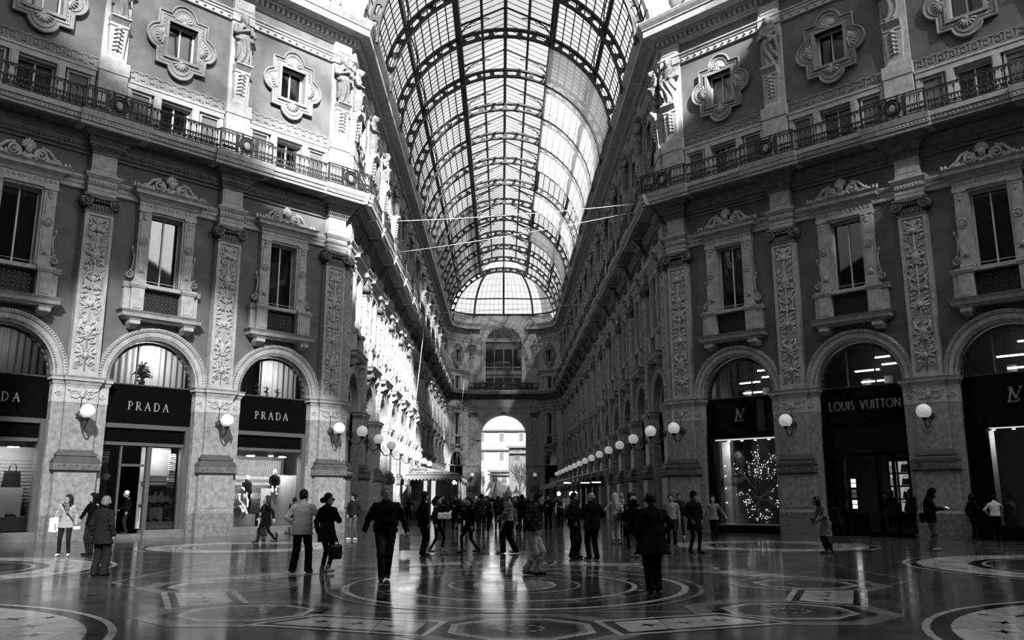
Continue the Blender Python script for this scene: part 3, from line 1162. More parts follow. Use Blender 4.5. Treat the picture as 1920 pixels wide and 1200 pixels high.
for sd in (-1, 1):
    b = MB()
    for i in range(3):
        wall_bay(b, TM('d', sd, S * (i + .5)))
    b.prism([at('d', sd, 17.9, WALL)[:2], at('d', sd, 19.2, WALL)[:2], at('d', sd, 19.2, WALL - .4)[:2], at('d', sd, 17.9, WALL - .4)[:2]], 0, 28)
    b.prism([at('d', sd, .02, WALL)[:2], at('d', sd, -.7, WALL)[:2], at('a', sd, -.15, WALL)[:2], at('a', sd, .02, WALL)[:2], at('a', sd, .0, WALL - .7)[:2], at('d', sd, .0, WALL - .7)[:2]], 0, 28)
    struct(b.obj('wall_%s' % SIDE[sd], 'plaster'), 'plastered wall of the %s slanting side of the octagon' % SIDE[sd])
    b = MB()
    for k in range(NB - 1):
        wall_bay(b, TM('a', sd, SA * (k + .5)))
    b.T = None
    struct(b.obj('wall_%s_arcade' % SIDE[sd], 'plaster'), 'long plastered %s wall of the arcade running to the far arch' % SIDE[sd])

# rooms behind the openings
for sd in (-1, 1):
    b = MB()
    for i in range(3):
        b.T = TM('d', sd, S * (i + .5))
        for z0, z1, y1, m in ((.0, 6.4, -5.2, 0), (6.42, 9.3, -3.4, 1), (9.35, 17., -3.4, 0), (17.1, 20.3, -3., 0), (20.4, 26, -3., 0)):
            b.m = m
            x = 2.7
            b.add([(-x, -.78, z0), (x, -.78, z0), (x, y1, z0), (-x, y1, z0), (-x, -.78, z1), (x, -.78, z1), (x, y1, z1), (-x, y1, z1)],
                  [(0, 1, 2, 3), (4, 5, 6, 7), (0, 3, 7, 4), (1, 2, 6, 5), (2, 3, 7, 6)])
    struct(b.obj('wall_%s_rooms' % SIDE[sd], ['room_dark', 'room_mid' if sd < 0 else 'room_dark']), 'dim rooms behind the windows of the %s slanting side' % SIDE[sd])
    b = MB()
    b.prism([at('a', sd, -.1, -1.3)[:2], at('a', sd, SA * 13, -1.3)[:2], at('a', sd, SA * 13, -1.5)[:2], at('a', sd, -.1, -1.5)[:2]], 0, 27)  # flat dark sheet standing in for the gloom of unlit rooms
    struct(b.obj('wall_%s_arcade_rooms' % SIDE[sd], 'room_dark'), 'dark backing in place of unlit rooms behind the %s arcade windows' % SIDE[sd])

# far end: curved side walls, middle wall with the great arch and the tall arched window
b = MB()
for sd in (-1, 1):
    for pts in ([(8.40, 122.7)] + END_C[:3], END_C[3:] + [(3.3, 128.6)]):
        pts = [(sd * x, y) for x, y in pts]
        sweep(b, pts if sd < 0 else pts[::-1], [(WALL, 0), (WALL, 29.3)])
    b.T = Matrix.Translation((sd * 6.75, 127.35, 0)) @ Matrix.Rotation(R(180) - sd * R(43.7), 4, 'Z')
    k = .68
    b.plate([(-1.5, 0), (-1.22, 0)] + [(-x * 1.22 / 1.9, z) for x, z in arc((0, 6.55), 1.9, 0, PI, 20)] + [(1.22, 0), (1.5, 0), (1.5, 17.05), (-1.5, 17.05)], [[(-.74 * k, 9.6), (.74 * k, 9.6), (.74 * k, 14.12), (-.74 * k, 14.12)]], WALL)
    b.plate([(-1.5, 17.05), (1.5, 17.05), (1.5, 29.3), (-1.5, 29.3)], [[(-.74 * k, 17.6), (.74 * k, 17.6), (.74 * k, 19.72), (-.74 * k, 19.72)], [(-.72 * k, ZQ - .88), (.72 * k, ZQ - .88), (.72 * k, ZQ + .88), (-.72 * k, ZQ + .88)]], WALL)
    b.box(-1.7, 1.7, -1.6, -1.5, 0, 29.3)
    b.T = None
sp = [(-3.5, 0), (-3.5, 10.6)] + [(-x, z) for x, z in arc((0, 10.6), 3.5, 0, PI, 30)] + [(3.5, 10.6), (3.5, 0)]
b.plate([(-4.6, 0), (-3.5, 0)] + sp[1:-1] + [(3.5, 0), (4.6, 0), (4.6, 16.9), (-4.6, 16.9)], [], 128.6 + .2)
b.plate([(-4.6, 16.9), (4.6, 16.9), (4.6, 29.3), (-4.6, 29.3)], [[(-2.75, 17.6), (2.75, 17.6), (2.75, 24.75)] + arc((0, 24.75), 2.75, 0, PI, 24)[1:-1] + [(-2.75, 24.75)]], 128.6 + .2)
b.add([(p[0], y, p[1]) for y in (128.8, 131.6) for p in sp], [(i, i + 1, len(sp) + i + 1, len(sp) + i) for i in range(len(sp) - 1)])
b.plate([(-14, 0), (-3.5, 0)] + sp[1:-1] + [(3.5, 0), (14, 0), (14, 30), (-14, 30)], [], 131.6)
struct(b.obj('wall_end', 'stone'), 'pale curved end wall with the great arch to the street')
b = MB()
for r, r2, w0 in ((3.5, 4.15, .12), (4.25, 4.45, .06)):
    o = arc((0, 10.6), r2, 0, PI, 30) + arc((0, 10.6), r, PI, 0, 30)
    b.prism([(x, z) for x, z in o], 128.8 - w0, 128.9, 'xz')
b.prism([(x, z) for x, z in arc((0, 24.75), 3.35, 0, PI, 30) + arc((0, 24.75), 2.75, PI, 0, 30)], 128.55, 128.9, 'xz')
b.tube([(x, 128.55, z) for x, z in arc((0, 24.75), 3.35, 0, PI, 30)], .06, 6)
b.tube([(x, 128.55, z) for x, z in arc((0, 24.75), 2.8, 0, PI, 30)], .06, 6)
for sd in (-1, 1):
    x0, x1 = sorted((sd * 2.75, sd * 3.35))
    b.box(x0, x1, 128.55, 128.9, 17.6, 24.75)
    x0, x1 = sorted((sd * 3.5, sd * 4.1))
    b.box(x0, x1, 128.5, 128.9, 10.2, 10.7)
for i in range(13):
    a = PI * (i + .5) / 13
    b.ell((3.05 * math.cos(a), 128.52, 24.75 + 3.05 * math.sin(a)), (.14, .05, .14), 8, 5)
for sd in (-1, 1):
    for i in range(8):
        b.ell((sd * 3.05, 128.52, 18.2 + .85 * i), (.14, .05, .14), 8, 5)
b.lathe([(0, .5), (.3, .45), (.4, 0), (0, 0)], 12, (0, 128.6, 14.2))
struct(b.obj('trim_1', 'stone'), 'ringed stone mouldings round the great arch and the arched end window', 'trim')
t = thing('window_90', 'tall arched window with a grid of panes over the great end arch', 'window', kind='structure')
b = MB()
for x in (-1.4, 0, 1.4):
    b.box(x - .09, x + .09, 129.0, 129.2, 17.6, 24.75 + math.sqrt(2.75 ** 2 - x * x))
for z in (19.7, 20.2, 21.2, 24.1, 24.7):
    b.box(-2.75, 2.75, 129.0, 129.2, z - .1, z + .1)
b.box(-2.75, 2.75, 129.02, 129.18, 19.7, 20.2)
b.box(-2.75, 2.75, 129.02, 129.18, 24.1, 24.7)
b.obj('frame', 'stone_dark', t)
b = MB()
b.box(-2.7, 2.7, 129.1, 129.11, 17.6, 24.75)
b.prism(arc((0, 24.75), 2.7, 0, PI, 20), 129.1, 129.11, 'xz')
b.obj('glass', 'pane', t)

# ------------------------------------------------------------------ mouldings carried right round the facades
def molding(n, prof, mats, label, extra=None, path=PATH):
    b = MB()
    sweep(b, path, prof)
    if extra:
        extra(b)
    return struct(b.obj('trim_%d' % n, mats), label, 'trim')


def along(path, w, step, fn):
    """call fn(point, unit direction, unit normal) every step along the offset polyline"""
    P = offs(path, w)
    for a, c in zip(P[:-1], P[1:]):
        a, c = Vector(a), Vector(c)
        L = (c - a).length
        d = (c - a) / L
        n = max(1, int(L / step))
        for i in range(n):
            fn(a + d * L * (i + .5) / n, d, Vector((d.y, -d.x)))


def beads(w, z, r, step):
    def f(b):
        along(PATH, w, step, lambda p, d, n: b.ell((p.x, p.y, z), (r, r, r), 5, 4))
    return f


def dentils(w, z0, z1, s, step, dep):
    def f(b):
        def g(p, d, n):
            q = [p - d * s / 2, p + d * s / 2, p + d * s / 2 + n * dep, p - d * s / 2 + n * dep]
            b.prism([(v.x, v.y) for v in q], z0, z1)
        along(PATH, w, step, g)
    return f


molding(2, [(WALL, 14.52), (-.22, 14.55), (-.22, 14.74), (-.18, 14.76), (-.18, 14.92), (-.14, 14.94), (-.08, 15.04), (-.08, 15.12), (WALL, 15.16)], 'stone', 'string course between the pilaster tops', beads(-.12, 14.93, .035, .14))
molding(3, [(WALL, 16.12), (-.25, 16.14), (-.25, 16.24), (-.12, 16.3), (-.12, 16.4), (-.02, 16.52), (-.02, 16.6), (.12, 16.8), (.15, 16.86), (.15, 16.98), (.95, 17.0)], 'stone_dark', 'shadowed cornice under the balcony', dentils(-.12, 16.4, 16.5, .1, .2, .08))  # shade under the balcony is put into the darker stone colour
molding(4, [(.78, 16.98), (.82, 16.98), (.84, 17.16), (.92, 17.2), (.92, 17.34), (1.0, 17.38), (1.02, 17.58), (.9, 17.6), (WALL, 17.6)], 'stone', 'balcony slab edge running round the octagon and the arcade', beads(.93, 17.27, .04, .16))


def greek(b):
    pat = [(0, 0), (0, 1), (.8, 1), (.8, .3), (.4, .3), (.4, .62)]

    def g(p, d, n):
        s = .36
        pts = []
        for x, z in pat + [(1., 0)] if False else pat:
            pts.append((x, z))
        segs = list(zip(pts[:-1], pts[1:])) + [((0, 0), (-.2, 0))]
        for (x0, z0), (x1, z1) in segs:
            a = p + d * s * (min(x0, x1) - .5 - .07)
            c = p + d * s * (max(x0, x1) - .5 + .07)
            q = [a, c, c + n * .03, a + n * .03]
            b.prism([(v.x, v.y) for v in q], 20.2 + .36 * min(z0, z1) - .02, 20.2 + .36 * max(z0, z1) + .03)
    along(PATH, -.26, .44, g)


molding(5, [(WALL, 20.08), (-.22, 20.1), (-.22, 20.16), (-.27, 20.17), (-.27, 20.6), (-.22, 20.61), (-.22, 20.66), (WALL, 20.7)], 'stucco', 'key-pattern band above the balcony windows', greek)


def studs(b):
    along(PATH, -.2, .42, lambda p, d, n: b.ell((p.x, p.y, 25.29), (.09, .09, .06), 6, 4))


molding(6, [(WALL, 25.12), (-.22, 25.14), (-.22, 25.42), (-.16, 25.44), (-.16, 25.52), (-.08, 25.58), (-.08, 25.64), (WALL, 25.68)], 'stone', 'studded band at the heads of the statues', studs)
TOP1 = PATH[:5] + [PATH[5], (-3.5, 128.6)]
TOP2 = [(-x, y) for x, y in TOP1[::-1]]
for n_, P_ in ((7, TOP1[:6] + [(-3.6, 128.6)]), (8, [(3.6, 128.6)] + [(-x, y) for x, y in TOP1[:6][::-1]])):
    b = MB()
    sweep(b, P_, [(WALL, 26.3), (-.2, 26.34), (-.2, 26.42), (-.1, 26.46), (-.1, 26.7), (.1, 26.74), (.12, 26.9), (.72, 26.94), (.74, 27.3), (.8, 27.34), (.8, 27.4), (.92, 27.6), (.98, 27.74), (.98, 27.8), (-.4, 28.05), (-9, 28.05), (-9, 0)])

    def dn(p, d, n):
        q = [p - d * .09, p + d * .09, p + d * .09 + n * .16, p - d * .09 + n * .16]
        b.prism([(v.x, v.y) for v in q], 26.5, 26.72)
    along(P_, -.1, .3, dn)
    struct(b.obj('trim_%d' % n_, 'stone'), 'deep toothed roof cornice along the %s side' % ('left' if n_ == 7 else 'right'), 'trim')

# the octagon behind and beside the camera, closing the room
oc = 21.82
b = MB()
for P_ in ([(-60, 30.25), (-22.2, 30.25)], [(-22.2, 13.4), (-60, 13.4)][::-1] if False else [(-8.4, -45), (-8.4, -.4), (-22.2, 13.4), (-60, 13.4)]):
    for m in (-1, 1):
        pp = [(m * -x, y) for x, y in P_]
        if m > 0:
            pp = [(-x, y) for x, y in pp][::1]
            sweep(b, [(x, y) for x, y in P_], [(0, 0), (0, 28), (-9, 28), (-9, 0)])
        else:
            q = [(-x, y) for x, y in P_][::-1]
            sweep(b, q, [(0, 0), (0, 28), (-9, 28), (-9, 0)])
for x in (-60, 60):
    b.box(x - .5, x + .5, 10, 34, 0, 36)
b.box(-12, 12, -46, -45, 0, 36)
struct(b.obj('wall_behind', 'plaster'), 'walls of the octagon and its other arms outside the view')

# drum over the octagon, arched on every side, height set to cut low sun
b = MB()
for k in range(8):
    a = k * PI / 4
    b.T = Matrix.Translation((0, oc, 0)) @ Matrix.Rotation(a, 4, 'Z') @ Matrix.Translation((0, 22.3, 0))
    hw = 9.3
    if k % 2 == 0:
        sp_ = arc((0, 27.6), 8.2, 0, PI, 30)
        b.plate([(-hw, 27.6)] + [(x, z) for x, z in sp_[::-1]] + [(hw, 27.6), (hw, 42.4), (-hw, 42.4)], [], 0, .6)
    else:
        b.plate([(-hw, 27.6), (hw, 27.6), (hw, 42.4), (-hw, 42.4)], [], .3, .9)
        for r in (8.3, 7.6, 6.9):
            b.tube([(x, .22, z) for x, z in arc((0, 28.0), r, 0, PI, 36)], .14, 6)
        b.box(-8.9, 8.9, -.4, .3, 27.9, 28.35)
    for sx in (-1, 1):
        b.lathe([(0, .02), (.75, .06), (.95, .2), (1.0, .24), (1.0, .3), (0, .3)], 18, (sx * 8.75, .1, 0)) if False else None
        b.ell((sx * 8.7, .1, 29.6), (.5, .12, .65), 14, 8)
        b.tube([(sx * 8.7 + .75 * math.cos(q * PI / 10), .1, 29.6 + .95 * math.sin(q * PI / 10)) for q in range(20)], .12, 6, closed=True)
b.T = None
struct(b.obj('ceiling_drum', 'stone'), 'arched drum carrying the dome over the octagon, heightened to cut low sun', 'ceiling')
t = struct(thing('ceiling_dome', None, None), 'glass and iron dome over the octagon, above the view', 'ceiling')
prof = [(24.1, 42.2), (23.2, 45), (20.6, 48.6), (16, 51.8), (10, 54.0), (3.5, 55)]
b = MB()
rot = Matrix.Translation((0, oc, 0)) @ Matrix.Rotation(PI / 8, 4, 'Z')
b.T = rot
b.lathe(prof, 16)
b.sm = [False] * len(b.sm)
b.mi = [{10: 2, 11: 1, 12: 1, 13: 1, 14: 1, 15: 1}.get(q % 16, 0) for q in range(len(b.f))]     # pane clearness varied by sector to shape the light inside
b.obj('glazing', ['dome_glass', 'dome_clear', 'dome_glass_half'], t)
b = MB()
b.T = rot
for k in range(8):
    a = k * PI / 4
    for f in (0, .25, .5, .75):
        pts = []
        for r, z in prof:
            p0 = Vector((r * math.cos(a), r * math.sin(a), z))
            p1 = Vector((r * math.cos(a + PI / 4), r * math.sin(a + PI / 4), z))
            pts.append(p0.lerp(p1, f))
        b.tube(pts, .28 if f == 0 else .12, 5)
for i in range(len(prof)):
    r, z = prof[i]
    b.tube([(r * math.cos(k * PI / 4), r * math.sin(k * PI / 4), z) for k in range(8)], .2, 5, closed=True)
b.obj('ribs', 'iron_roof', t)
b = MB()
b.T = rot
b.lathe([(3.6, 55), (3.6, 58), (0, 60)], 8)
b.obj('lantern', 'iron_roof', t)

# ------------------------------------------------------------------ the glass vault of the long arm
ZS, RV, LH = 27.2, 8.1, 3.5
TH0 = math.asin(LH / RV)
YV0, YV1 = 43.9, 122.9


def vp(th, r, y, sd=1):
    return (sd * r * math.sin(th), y, ZS + r * math.cos(th))


vault = struct(thing('ceiling_vault', None, None), 'glass and iron barrel vault over the long arcade', 'ceiling')
ry = [Y0 + SA * k for k in range(NB)]
for k, y in enumerate(ry):
    b = MB()
    n = 40
    for r, h, w in ((RV - .03, .16, .3), (RV - .60, .14, .3)):
        o = [(x, z) for x, z in arc((0, ZS), r, 0, PI, n)] + [(x, z) for x, z in arc((0, ZS), r - h, PI, 0, n)]
        b.prism(o, y - w / 2, y + w / 2, 'xz')
    for i in range(23):
        th = -PI / 2 + PI * (i + .5) / 23
        for f in (0,):
            d = .13
            o = [(r * math.sin(th + s * dd / r), ZS + r * math.cos(th + s * dd / r)) for r, dd, s in ((RV - .1, .30, -1), (RV - .36, d, -1), (RV - .66, .3, -1), (RV - .66, .3, 1), (RV - .36, d, 1), (RV - .1, .30, 1))]
            b.prism(o, y - .08, y + .08, 'xz')
    b.obj('rib', 'iron_roof', vault)
b = MB()
for sd in (-1, 1):
    for th, r, w in ((TH0, RV - .1, .20), (TH0, RV - .55, .14), (R(55), RV - .12, .17), (R(89), RV - .2, .25)):
        b.tube([vp(th, r, YV0, sd), vp(th, r, YV1, sd)], w, 6)
    for k in range(NB - 1):     # sagging tie between ribs along the middle purlin
        y = ry[k]
        b.tube([vp(R(55), RV - .2 - .42 * math.sin(PI * q / 10), y + SA * q / 10, sd) for q in range(11)], .05, 5)
b.obj('purlins', 'iron_roof', vault)
for sd in (-1, 1):
    b = MB()
    ths = [TH0 + (R(55) - TH0) * i / 6 for i in range(1, 6)] + [R(55) + R(35) * i / 6 for i in range(1, 6)]
    for th in ths:
        b.tube([vp(th, RV + .02, YV0, sd), vp(th, RV + .02, YV1, sd)], .045, 4)
    m = 10
    for k in range(-1, NB - 1):
        for q in range(1, m):
            y = ry[0] + SA * (k + q / m)
            if y > YV0:
                b.tube([vp(TH0 + (PI / 2 - TH0) * i / 12, RV + .0, y, sd) for i in range(13)], .030, 4)
    b.obj('glazing_bars', 'iron_roof', vault)
    b = MB()
    n = 16
    for k in range(-1, NB - 1):
        y0, y1 = max(YV0, ry[0] + SA * k), ry[0] + SA * (k + 1)
        for i in range(n):
            a0, a1 = TH0 + (PI / 2 - TH0) * i / n, TH0 + (PI / 2 - TH0) * (i + 1) / n
            b.add([vp(a0, RV + .06, y0, sd), vp(a1, RV + .06, y0, sd), vp(a1, RV + .06, y1, sd), vp(a0, RV + .06, y1, sd)], [(0, 1, 2, 3)], True)
            b.mi[-1] = 1 if k > 7 else 0
    b.obj('glazing', ['roof_glass', 'milky_glass'], vault)
# cloth lining under the right-hand panes beyond the second rib
b = MB()
for k in (3, 4, 5, 6, 8, 10):
    y0, y1 = ry[k - 1] + .12, ry[k] - .12
    for i in range(12):
        a0, a1 = TH0 + (PI / 2 - TH0) * i / 12, TH0 + (PI / 2 - TH0) * (i + 1) / 12
        q = .03 * ((i * 7 + k * 3) % 5)
        b.add([vp(a0, RV - .75, y0), vp(a1, RV - .75, y0), vp(a1, RV - .75 + q * 0, y1), vp(a0, RV - .75, y1)], [(0, 1, 2, 3)], True)
tag(b.obj('lining', 'roof_glass_dirty', vault), 'pale translucent lining under the right-hand panes')
# raised lantern with a pitched glass roof
ZE, ZR = ZS + RV * math.cos(TH0) + .95, ZS + RV * math.cos(TH0) + 2.6
b = MB()
for sd in (-1, 1):
    for ya_, yb_, m_ in ((YV0, 90, 0), (90, YV1, 1)):
        b.m = m_
        b.add([(0, ya_, ZR), (sd * (LH + .3), ya_, ZE), (sd * (LH + .3), yb_, ZE), (0, yb_, ZR)], [(0, 1, 2, 3)])
b.obj('lantern_glazing', ['lantern_glass', 'milky_glass'], vault)
b = MB()
b.bar((0, YV0, ZR - .1), (0, YV1, ZR - .1), .2)
b.bar((0, YV0, RV + ZS + .05), (0, YV1, RV + ZS + .05), .14)
for sd in (-1, 1):
    b.bar((sd * LH / 2, YV0, (ZE + ZR) / 2), (sd * LH / 2, YV1, (ZE + ZR) / 2), .15)
    b.bar((sd * LH, YV0, ZE), (sd * LH, YV1, ZE), .18)
    y = YV0 + .3
    while y < YV1:
        b.bar((0, y, ZR), (sd * LH, y, ZE), .045)
        y += .75
    for yy in ry:
        b.bar((sd * LH, yy, ZE - 1.3), (sd * LH, yy, ZE), .22)
        b.bar((0, yy, ZR - .1), (sd * LH, yy, ZE - .05), .12)
        b.tube([(sd * (LH - .1 - 2.2 * (1 - math.cos(PI / 2 * q / 10))), yy, ZE - 1.3 + 1.95 * math.sin(PI / 2 * q / 10)) for q in range(11)], .05, 5)
        for dx, dz, rr in ((.28, -.25, .24), (.22, -.68, .15), (.72, .12, .24), (1.15, .36, .16), (.18, .12, .13), (.16, -.98, .09)):
            b.tube([(sd * (LH - dx) + rr * math.cos(v * PI / 5), yy, ZE + dz + rr * math.sin(v * PI / 5)) for v in range(10)], .03, 4, closed=True)
b.obj('lantern_frame', 'iron_roof', vault)

# half dome closing the vault at the far end
hd = struct(thing('ceiling_half_dome', None, None), 'ribbed glass half dome closing the vault over the end wall', 'ceiling')
BP = [(-8.3, 122.9), (-8.1, 125.2), (-7.2, 126.9), (-5.9, 128.1), (-4.5, 128.7), (-2.2, 128.8), (0, 128.8)]
BP = BP + [(-x, y) for x, y in BP[:-1][::-1]]
TX = [-7.0, -4.6, -3.4, -2.6, -1.9, -.9, 0]
TX = TX + [-x for x in TX[:-1][::-1]]


def hdp(i, t):
    (x, y), tx = BP[i], TX[i]
    tz = ZS + math.sqrt(RV ** 2 - tx ** 2) if abs(tx) < RV else ZS
    c, s_ = 1 - math.cos(t * PI / 2), math.sin(t * PI / 2)
    return (x + (tx - x) * c, y + (122.9 - y) * c, 29.2 + (tz - 29.2) * s_)


b = MB()
nb = len(BP)
for i in range(nb - 1):
    for j in range(8):
        b.add([hdp(i, j / 8), hdp(i + 1, j / 8), hdp(i + 1, (j + 1) / 8), hdp(i, (j + 1) / 8)], [(0, 1, 2, 3)], True)
        b.mi[-1] = 1 if i > 8 else 0
b.obj('glazing', ['clear_glass', 'milky_glass'], hd)
b = MB()
for i, r in ((4, .17), (6, .16), (8, .17)):
    b.tube([hdp(i, j / 12) for j in range(13)], r, 6)
    if i != 6:
        P = [Vector(hdp(i, j / 12)) + Vector((0, -.45, -.3)) for j in range(13)]
        b.tube(P, .12, 6)
        for j in range(1, 12):
            b.bar(hdp(i, j / 12), P[j], .22)
for tt, r in ((.02, .15), (.28, .11), (.97, .15)):
    b.tube([hdp(i, tt) for i in range(nb)], r, 6)
b.tube([(x, 122.9, ZS + math.sqrt(RV ** 2 - x * x) - .6) for x in [-3.5 + .35 * i for i in range(21)]], .14, 6)
for i in range(14):
    b.tube([(-3.4 + .5 * i + .2 * math.cos(q), 122.9, ZS + 7.75 + .2 * math.sin(q) - .12 * abs(i - 6.5) * abs(i - 6.5) * .1) for q in [v * PI / 5 for v in range(10)]], .05, 4, closed=True)
b.obj('ribs', 'iron_roof', hd)
b = MB()
for i in range(nb - 1):
    for f in ((.5,) if i in (1, 2, 3, nb - 3, nb - 4, nb - 5) else (.33, .66)):
        b.tube([Vector(hdp(i, j / 8)).lerp(Vector(hdp(i + 1, j / 8)), f) for j in range(9)], .024, 4)
    if i not in (4, 6, 8):
        b.tube([hdp(i, j / 8) for j in range(9)], .024, 4)
for tt in (.1, .19, .4, .52, .65, .8):
    b.tube([hdp(i, tt) for i in range(nb)], .026, 4)
b.obj('glazing_bars', 'iron_roof', hd)
b = MB()
b.add([(-4, 123, ZE + .3), (4, 123, ZE + .3), (0, 123, ZR + .1)], [(0, 1, 2)])
b.obj('gable_glass', 'clear_glass', hd)

# other arms' vaults (outside the view, glass varied per arm to light the octagon)
b = MB()
for a in (PI / 2, PI, -PI / 2):
    b.T = Matrix.Translation((0, oc, 0)) @ Matrix.Rotation(a, 4, 'Z')
    for i in range(16):
        a0, a1 = PI * i / 16, PI * (i + 1) / 16
        b.add([(8.3 * math.cos(x), y, 27.4 + 8.3 * math.sin(x)) for x, y in ((a0, 22.5), (a1, 22.5), (a1, 66), (a0, 66))], [(0, 1, 2, 3)], True)
        b.mi[-1] = 1 if a == -PI / 2 else (2 if a == PI / 2 else 0)
b.T = None
struct(b.obj('ceiling_other_arms', ['rear_glass', 'arm_glass', 'dome_glass']), 'glass vaults of the other three arms, outside the view', 'ceiling')

# ------------------------------------------------------------------ floor with its inlaid marble figures
b = MB()
b.add([(-75, -60, 0), (75, -60, 0), (75, 131.6, 0), (-75, 131.6, 0)], [(0, 1, 2, 3)])
floor = struct(b.obj('floor', 'floor_base'), 'polished marble mosaic floor of the octagon and arcade', 'floor')
ZL = [.004]


def inlay(name, mats, fn):
    b = MB()
    fn(b)
    o = b.obj(name, mats, floor)
    return o


def flat(b, poly, z):
    b.add([(x, y, z) for x, y in poly], [tuple(range(len(poly)))])


def ring(b, c, r0, r1, z, a0=0., a1=2 * PI, n=64):
    m = max(3, int(n * abs(a1 - a0) / (2 * PI)))
    o, i = arc(c, r1, a0, a1, m), arc(c, r0, a0, a1, m)
    b.add([(x, y, z) for x, y in o + i], [(k, k + 1, m + 1 + k + 1, m + 1 + k) for k in range(m)])


def reg(c, r, n, a=0.):
    return [(c[0] + r * math.cos(a + 2 * PI * k / n), c[1] + r * math.sin(a + 2 * PI * k / n)) for k in range(n)]


def star4(b, c, r, z, a=0.):
    flat(b, [(c[0] + (r if k % 2 == 0 else r * .3) * math.cos(a + PI * k / 4), c[1] + (r if k % 2 == 0 else r * .3) * math.sin(a + PI * k / 4)) for k in range(8)], z)


FC = (0., 16.95)
# four great rings of white mosaic with black crosses
for c, r in (((-9.75, 9.2), 5.15), ((9.75, 9.2), 5.15), ((-14.6, 20.4), 5.1), ((14.6, 20.4), 5.1), ((-9.0, 30.5), 3.6), ((9.0, 30.5), 3.6)):
    def f(b):
        b.m = 0
        ring(b, c, r - 1.9, r, .004)
        b.m = 1
        ring(b, c, r - .34, r - .1, .005)
        ring(b, c, r - 1.8, r - 1.5, .005)
        for k in range(30):
            a = 2 * PI * k / 30
            star4(b, (c[0] + (r - .92) * math.cos(a), c[1] + (r - .92) * math.sin(a)), .2, .005, a)
        b.m = 2
        flat(b, reg(c, r - 1.9, 48), .0045)
        b.m = 1
        ring(b, c, .9, 1.05, .005)
        ring(b, c, 2.3, 2.36, .005)
    inlay('ring_mosaic', ['floor_white', 'floor_dark', 'floor_mid'], f)


def f(b):
    for r0, r1, m in ((0, 3.5, 2), (3.1, 3.22, 0), (2.95, 3.1, 1), (2.55, 2.62, 3), (2.2, 2.3, 0), (2.05, 2.2, 1), (1.2, 1.26, 0), (3.4, 3.5, 3)):
        b.m = m
        if r0 == 0:
            flat(b, [(x, FC[1] + (y - FC[1]) * 1.18) for x, y in reg(FC, r1, 64)], .004)
        else:
            n0 = len(b.v)
            ring(b, FC, r0, r1, .005)
            b.v[n0:] = [(x, FC[1] + (y - FC[1]) * 1.18, z) for x, y, z in b.v[n0:]]
    b.m = 0
    for k in range(16):
        a = 2 * PI * k / 16
        p = (2.42 * math.cos(a), FC[1] + 2.42 * 1.18 * math.sin(a))
        star4(b, p, .16, .0055, a)
    # shield in the middle
    b.m = 0
    flat(b, [(x, FC[1] + (y - FC[1]) * 1.4) for x, y in reg(FC, .8, 24)], .0055)
    b.m = 3
    flat(b, [(x, FC[1] + (y - FC[1]) * 1.4) for x, y in reg(FC, .7, 24)], .006)


inlay('central_medallion', ['floor_white', 'floor_dark', 'floor_mid', 'floor_pale'], f)
for k in range(8):
    a = -PI / 2 + k * PI / 4
    c = (5.55 * math.cos(a) * (1.0), FC[1] + 5.4 * math.sin(a) * (1.04))

    def f(b):
        b.m = 0
        flat(b, reg(c, 1.55, 8, PI / 8), .003)
        b.m = 3
        flat(b, reg(c, 1.22, 8, PI / 8), .0035)
        b.m = 1
        flat(b, reg(c, .98, 8, PI / 8), .004)
        b.m = 0
        flat(b, reg(c, .88, 8, PI / 8), .0045)
        b.m = 3
        flat(b, reg(c, .78, 8, PI / 8), .005)
        b.m = 2
        flat(b, reg(c, .42, 20), .0055)
        b.m = 1
        for q in range(12):
            star4(b, (c[0] + .28 * math.cos(q * PI / 6), c[1] + .28 * math.sin(q * PI / 6)), .07, .006, q)
    inlay('octagon_medallion', ['floor_pale', 'floor_white', 'floor_dark', 'floor_mid'], f)
    # starred panels between the octagons
    a2 = a + PI / 8
    c2 = (5.6 * math.cos(a2), FC[1] + 5.6 * math.sin(a2))
    d, e = Vector((math.cos(a2), math.sin(a2))), Vector((-math.sin(a2), math.cos(a2)))

    def g(b):
        def quad(w0, w1, h, z):
            flat(b, [tuple(Vector(c2) + e * x + d * y) for x, y in ((-w0, -h), (w0, -h), (w1, h), (-w1, h))], z)
        b.m = 0
        quad(1.02, 1.32, .62, .006)
        b.m = 1
        quad(.94, 1.22, .52, .0065)
        b.m = 0
        quad(.82, 1.06, .40, .007)
        b.m = 1
        for q in (-1, 0, 1):
            star4(b, tuple(Vector(c2) + e * .55 * q), .17, .0075, a2)
    inlay('starred_panel', ['floor_white', 'floor_dark'], g)


def f(b):
    # border lines of the great octagon and of the arm
    b.m = 0
    for r, w in ((18.6, .16), (8.6, .12)):
        o, i = reg((0, oc - 1), r, 8, PI / 8), reg((0, oc - 1), r - w, 8, PI / 8)
        n0 = len(o)
        b.add([(x, y, .0035) for x, y in o + i], [(k, (k + 1) % 8, 8 + (k + 1) % 8, 8 + k) for k in range(8)])
    for y in [46 + 6 * k for k in range(13)]:
        flat(b, [(-7.4, y), (7.4, y), (7.4, y + .18), (-7.4, y + .18)], .0035)
    for x in (-5.4, 5.2):
        flat(b, [(x, 46), (x + .2, 46), (x + .2, 124), (x, 124)], .0037)
    b.m = 1
    for k in range(13):
        flat(b, reg((0, 49 + 6 * k), 1.9, 8, PI / 8), .0036)
    for sx in (-1, 1):
        for k in range(7):
            star4(b, (sx * (6.5 + 1.1 * k), 12.5 - .1 * k), .14, .004)
            star4(b, (sx * (7.2 + 1.1 * k), 15.3), .14, .004)


inlay('border_lines', ['floor_pale', 'floor_mid'], f)
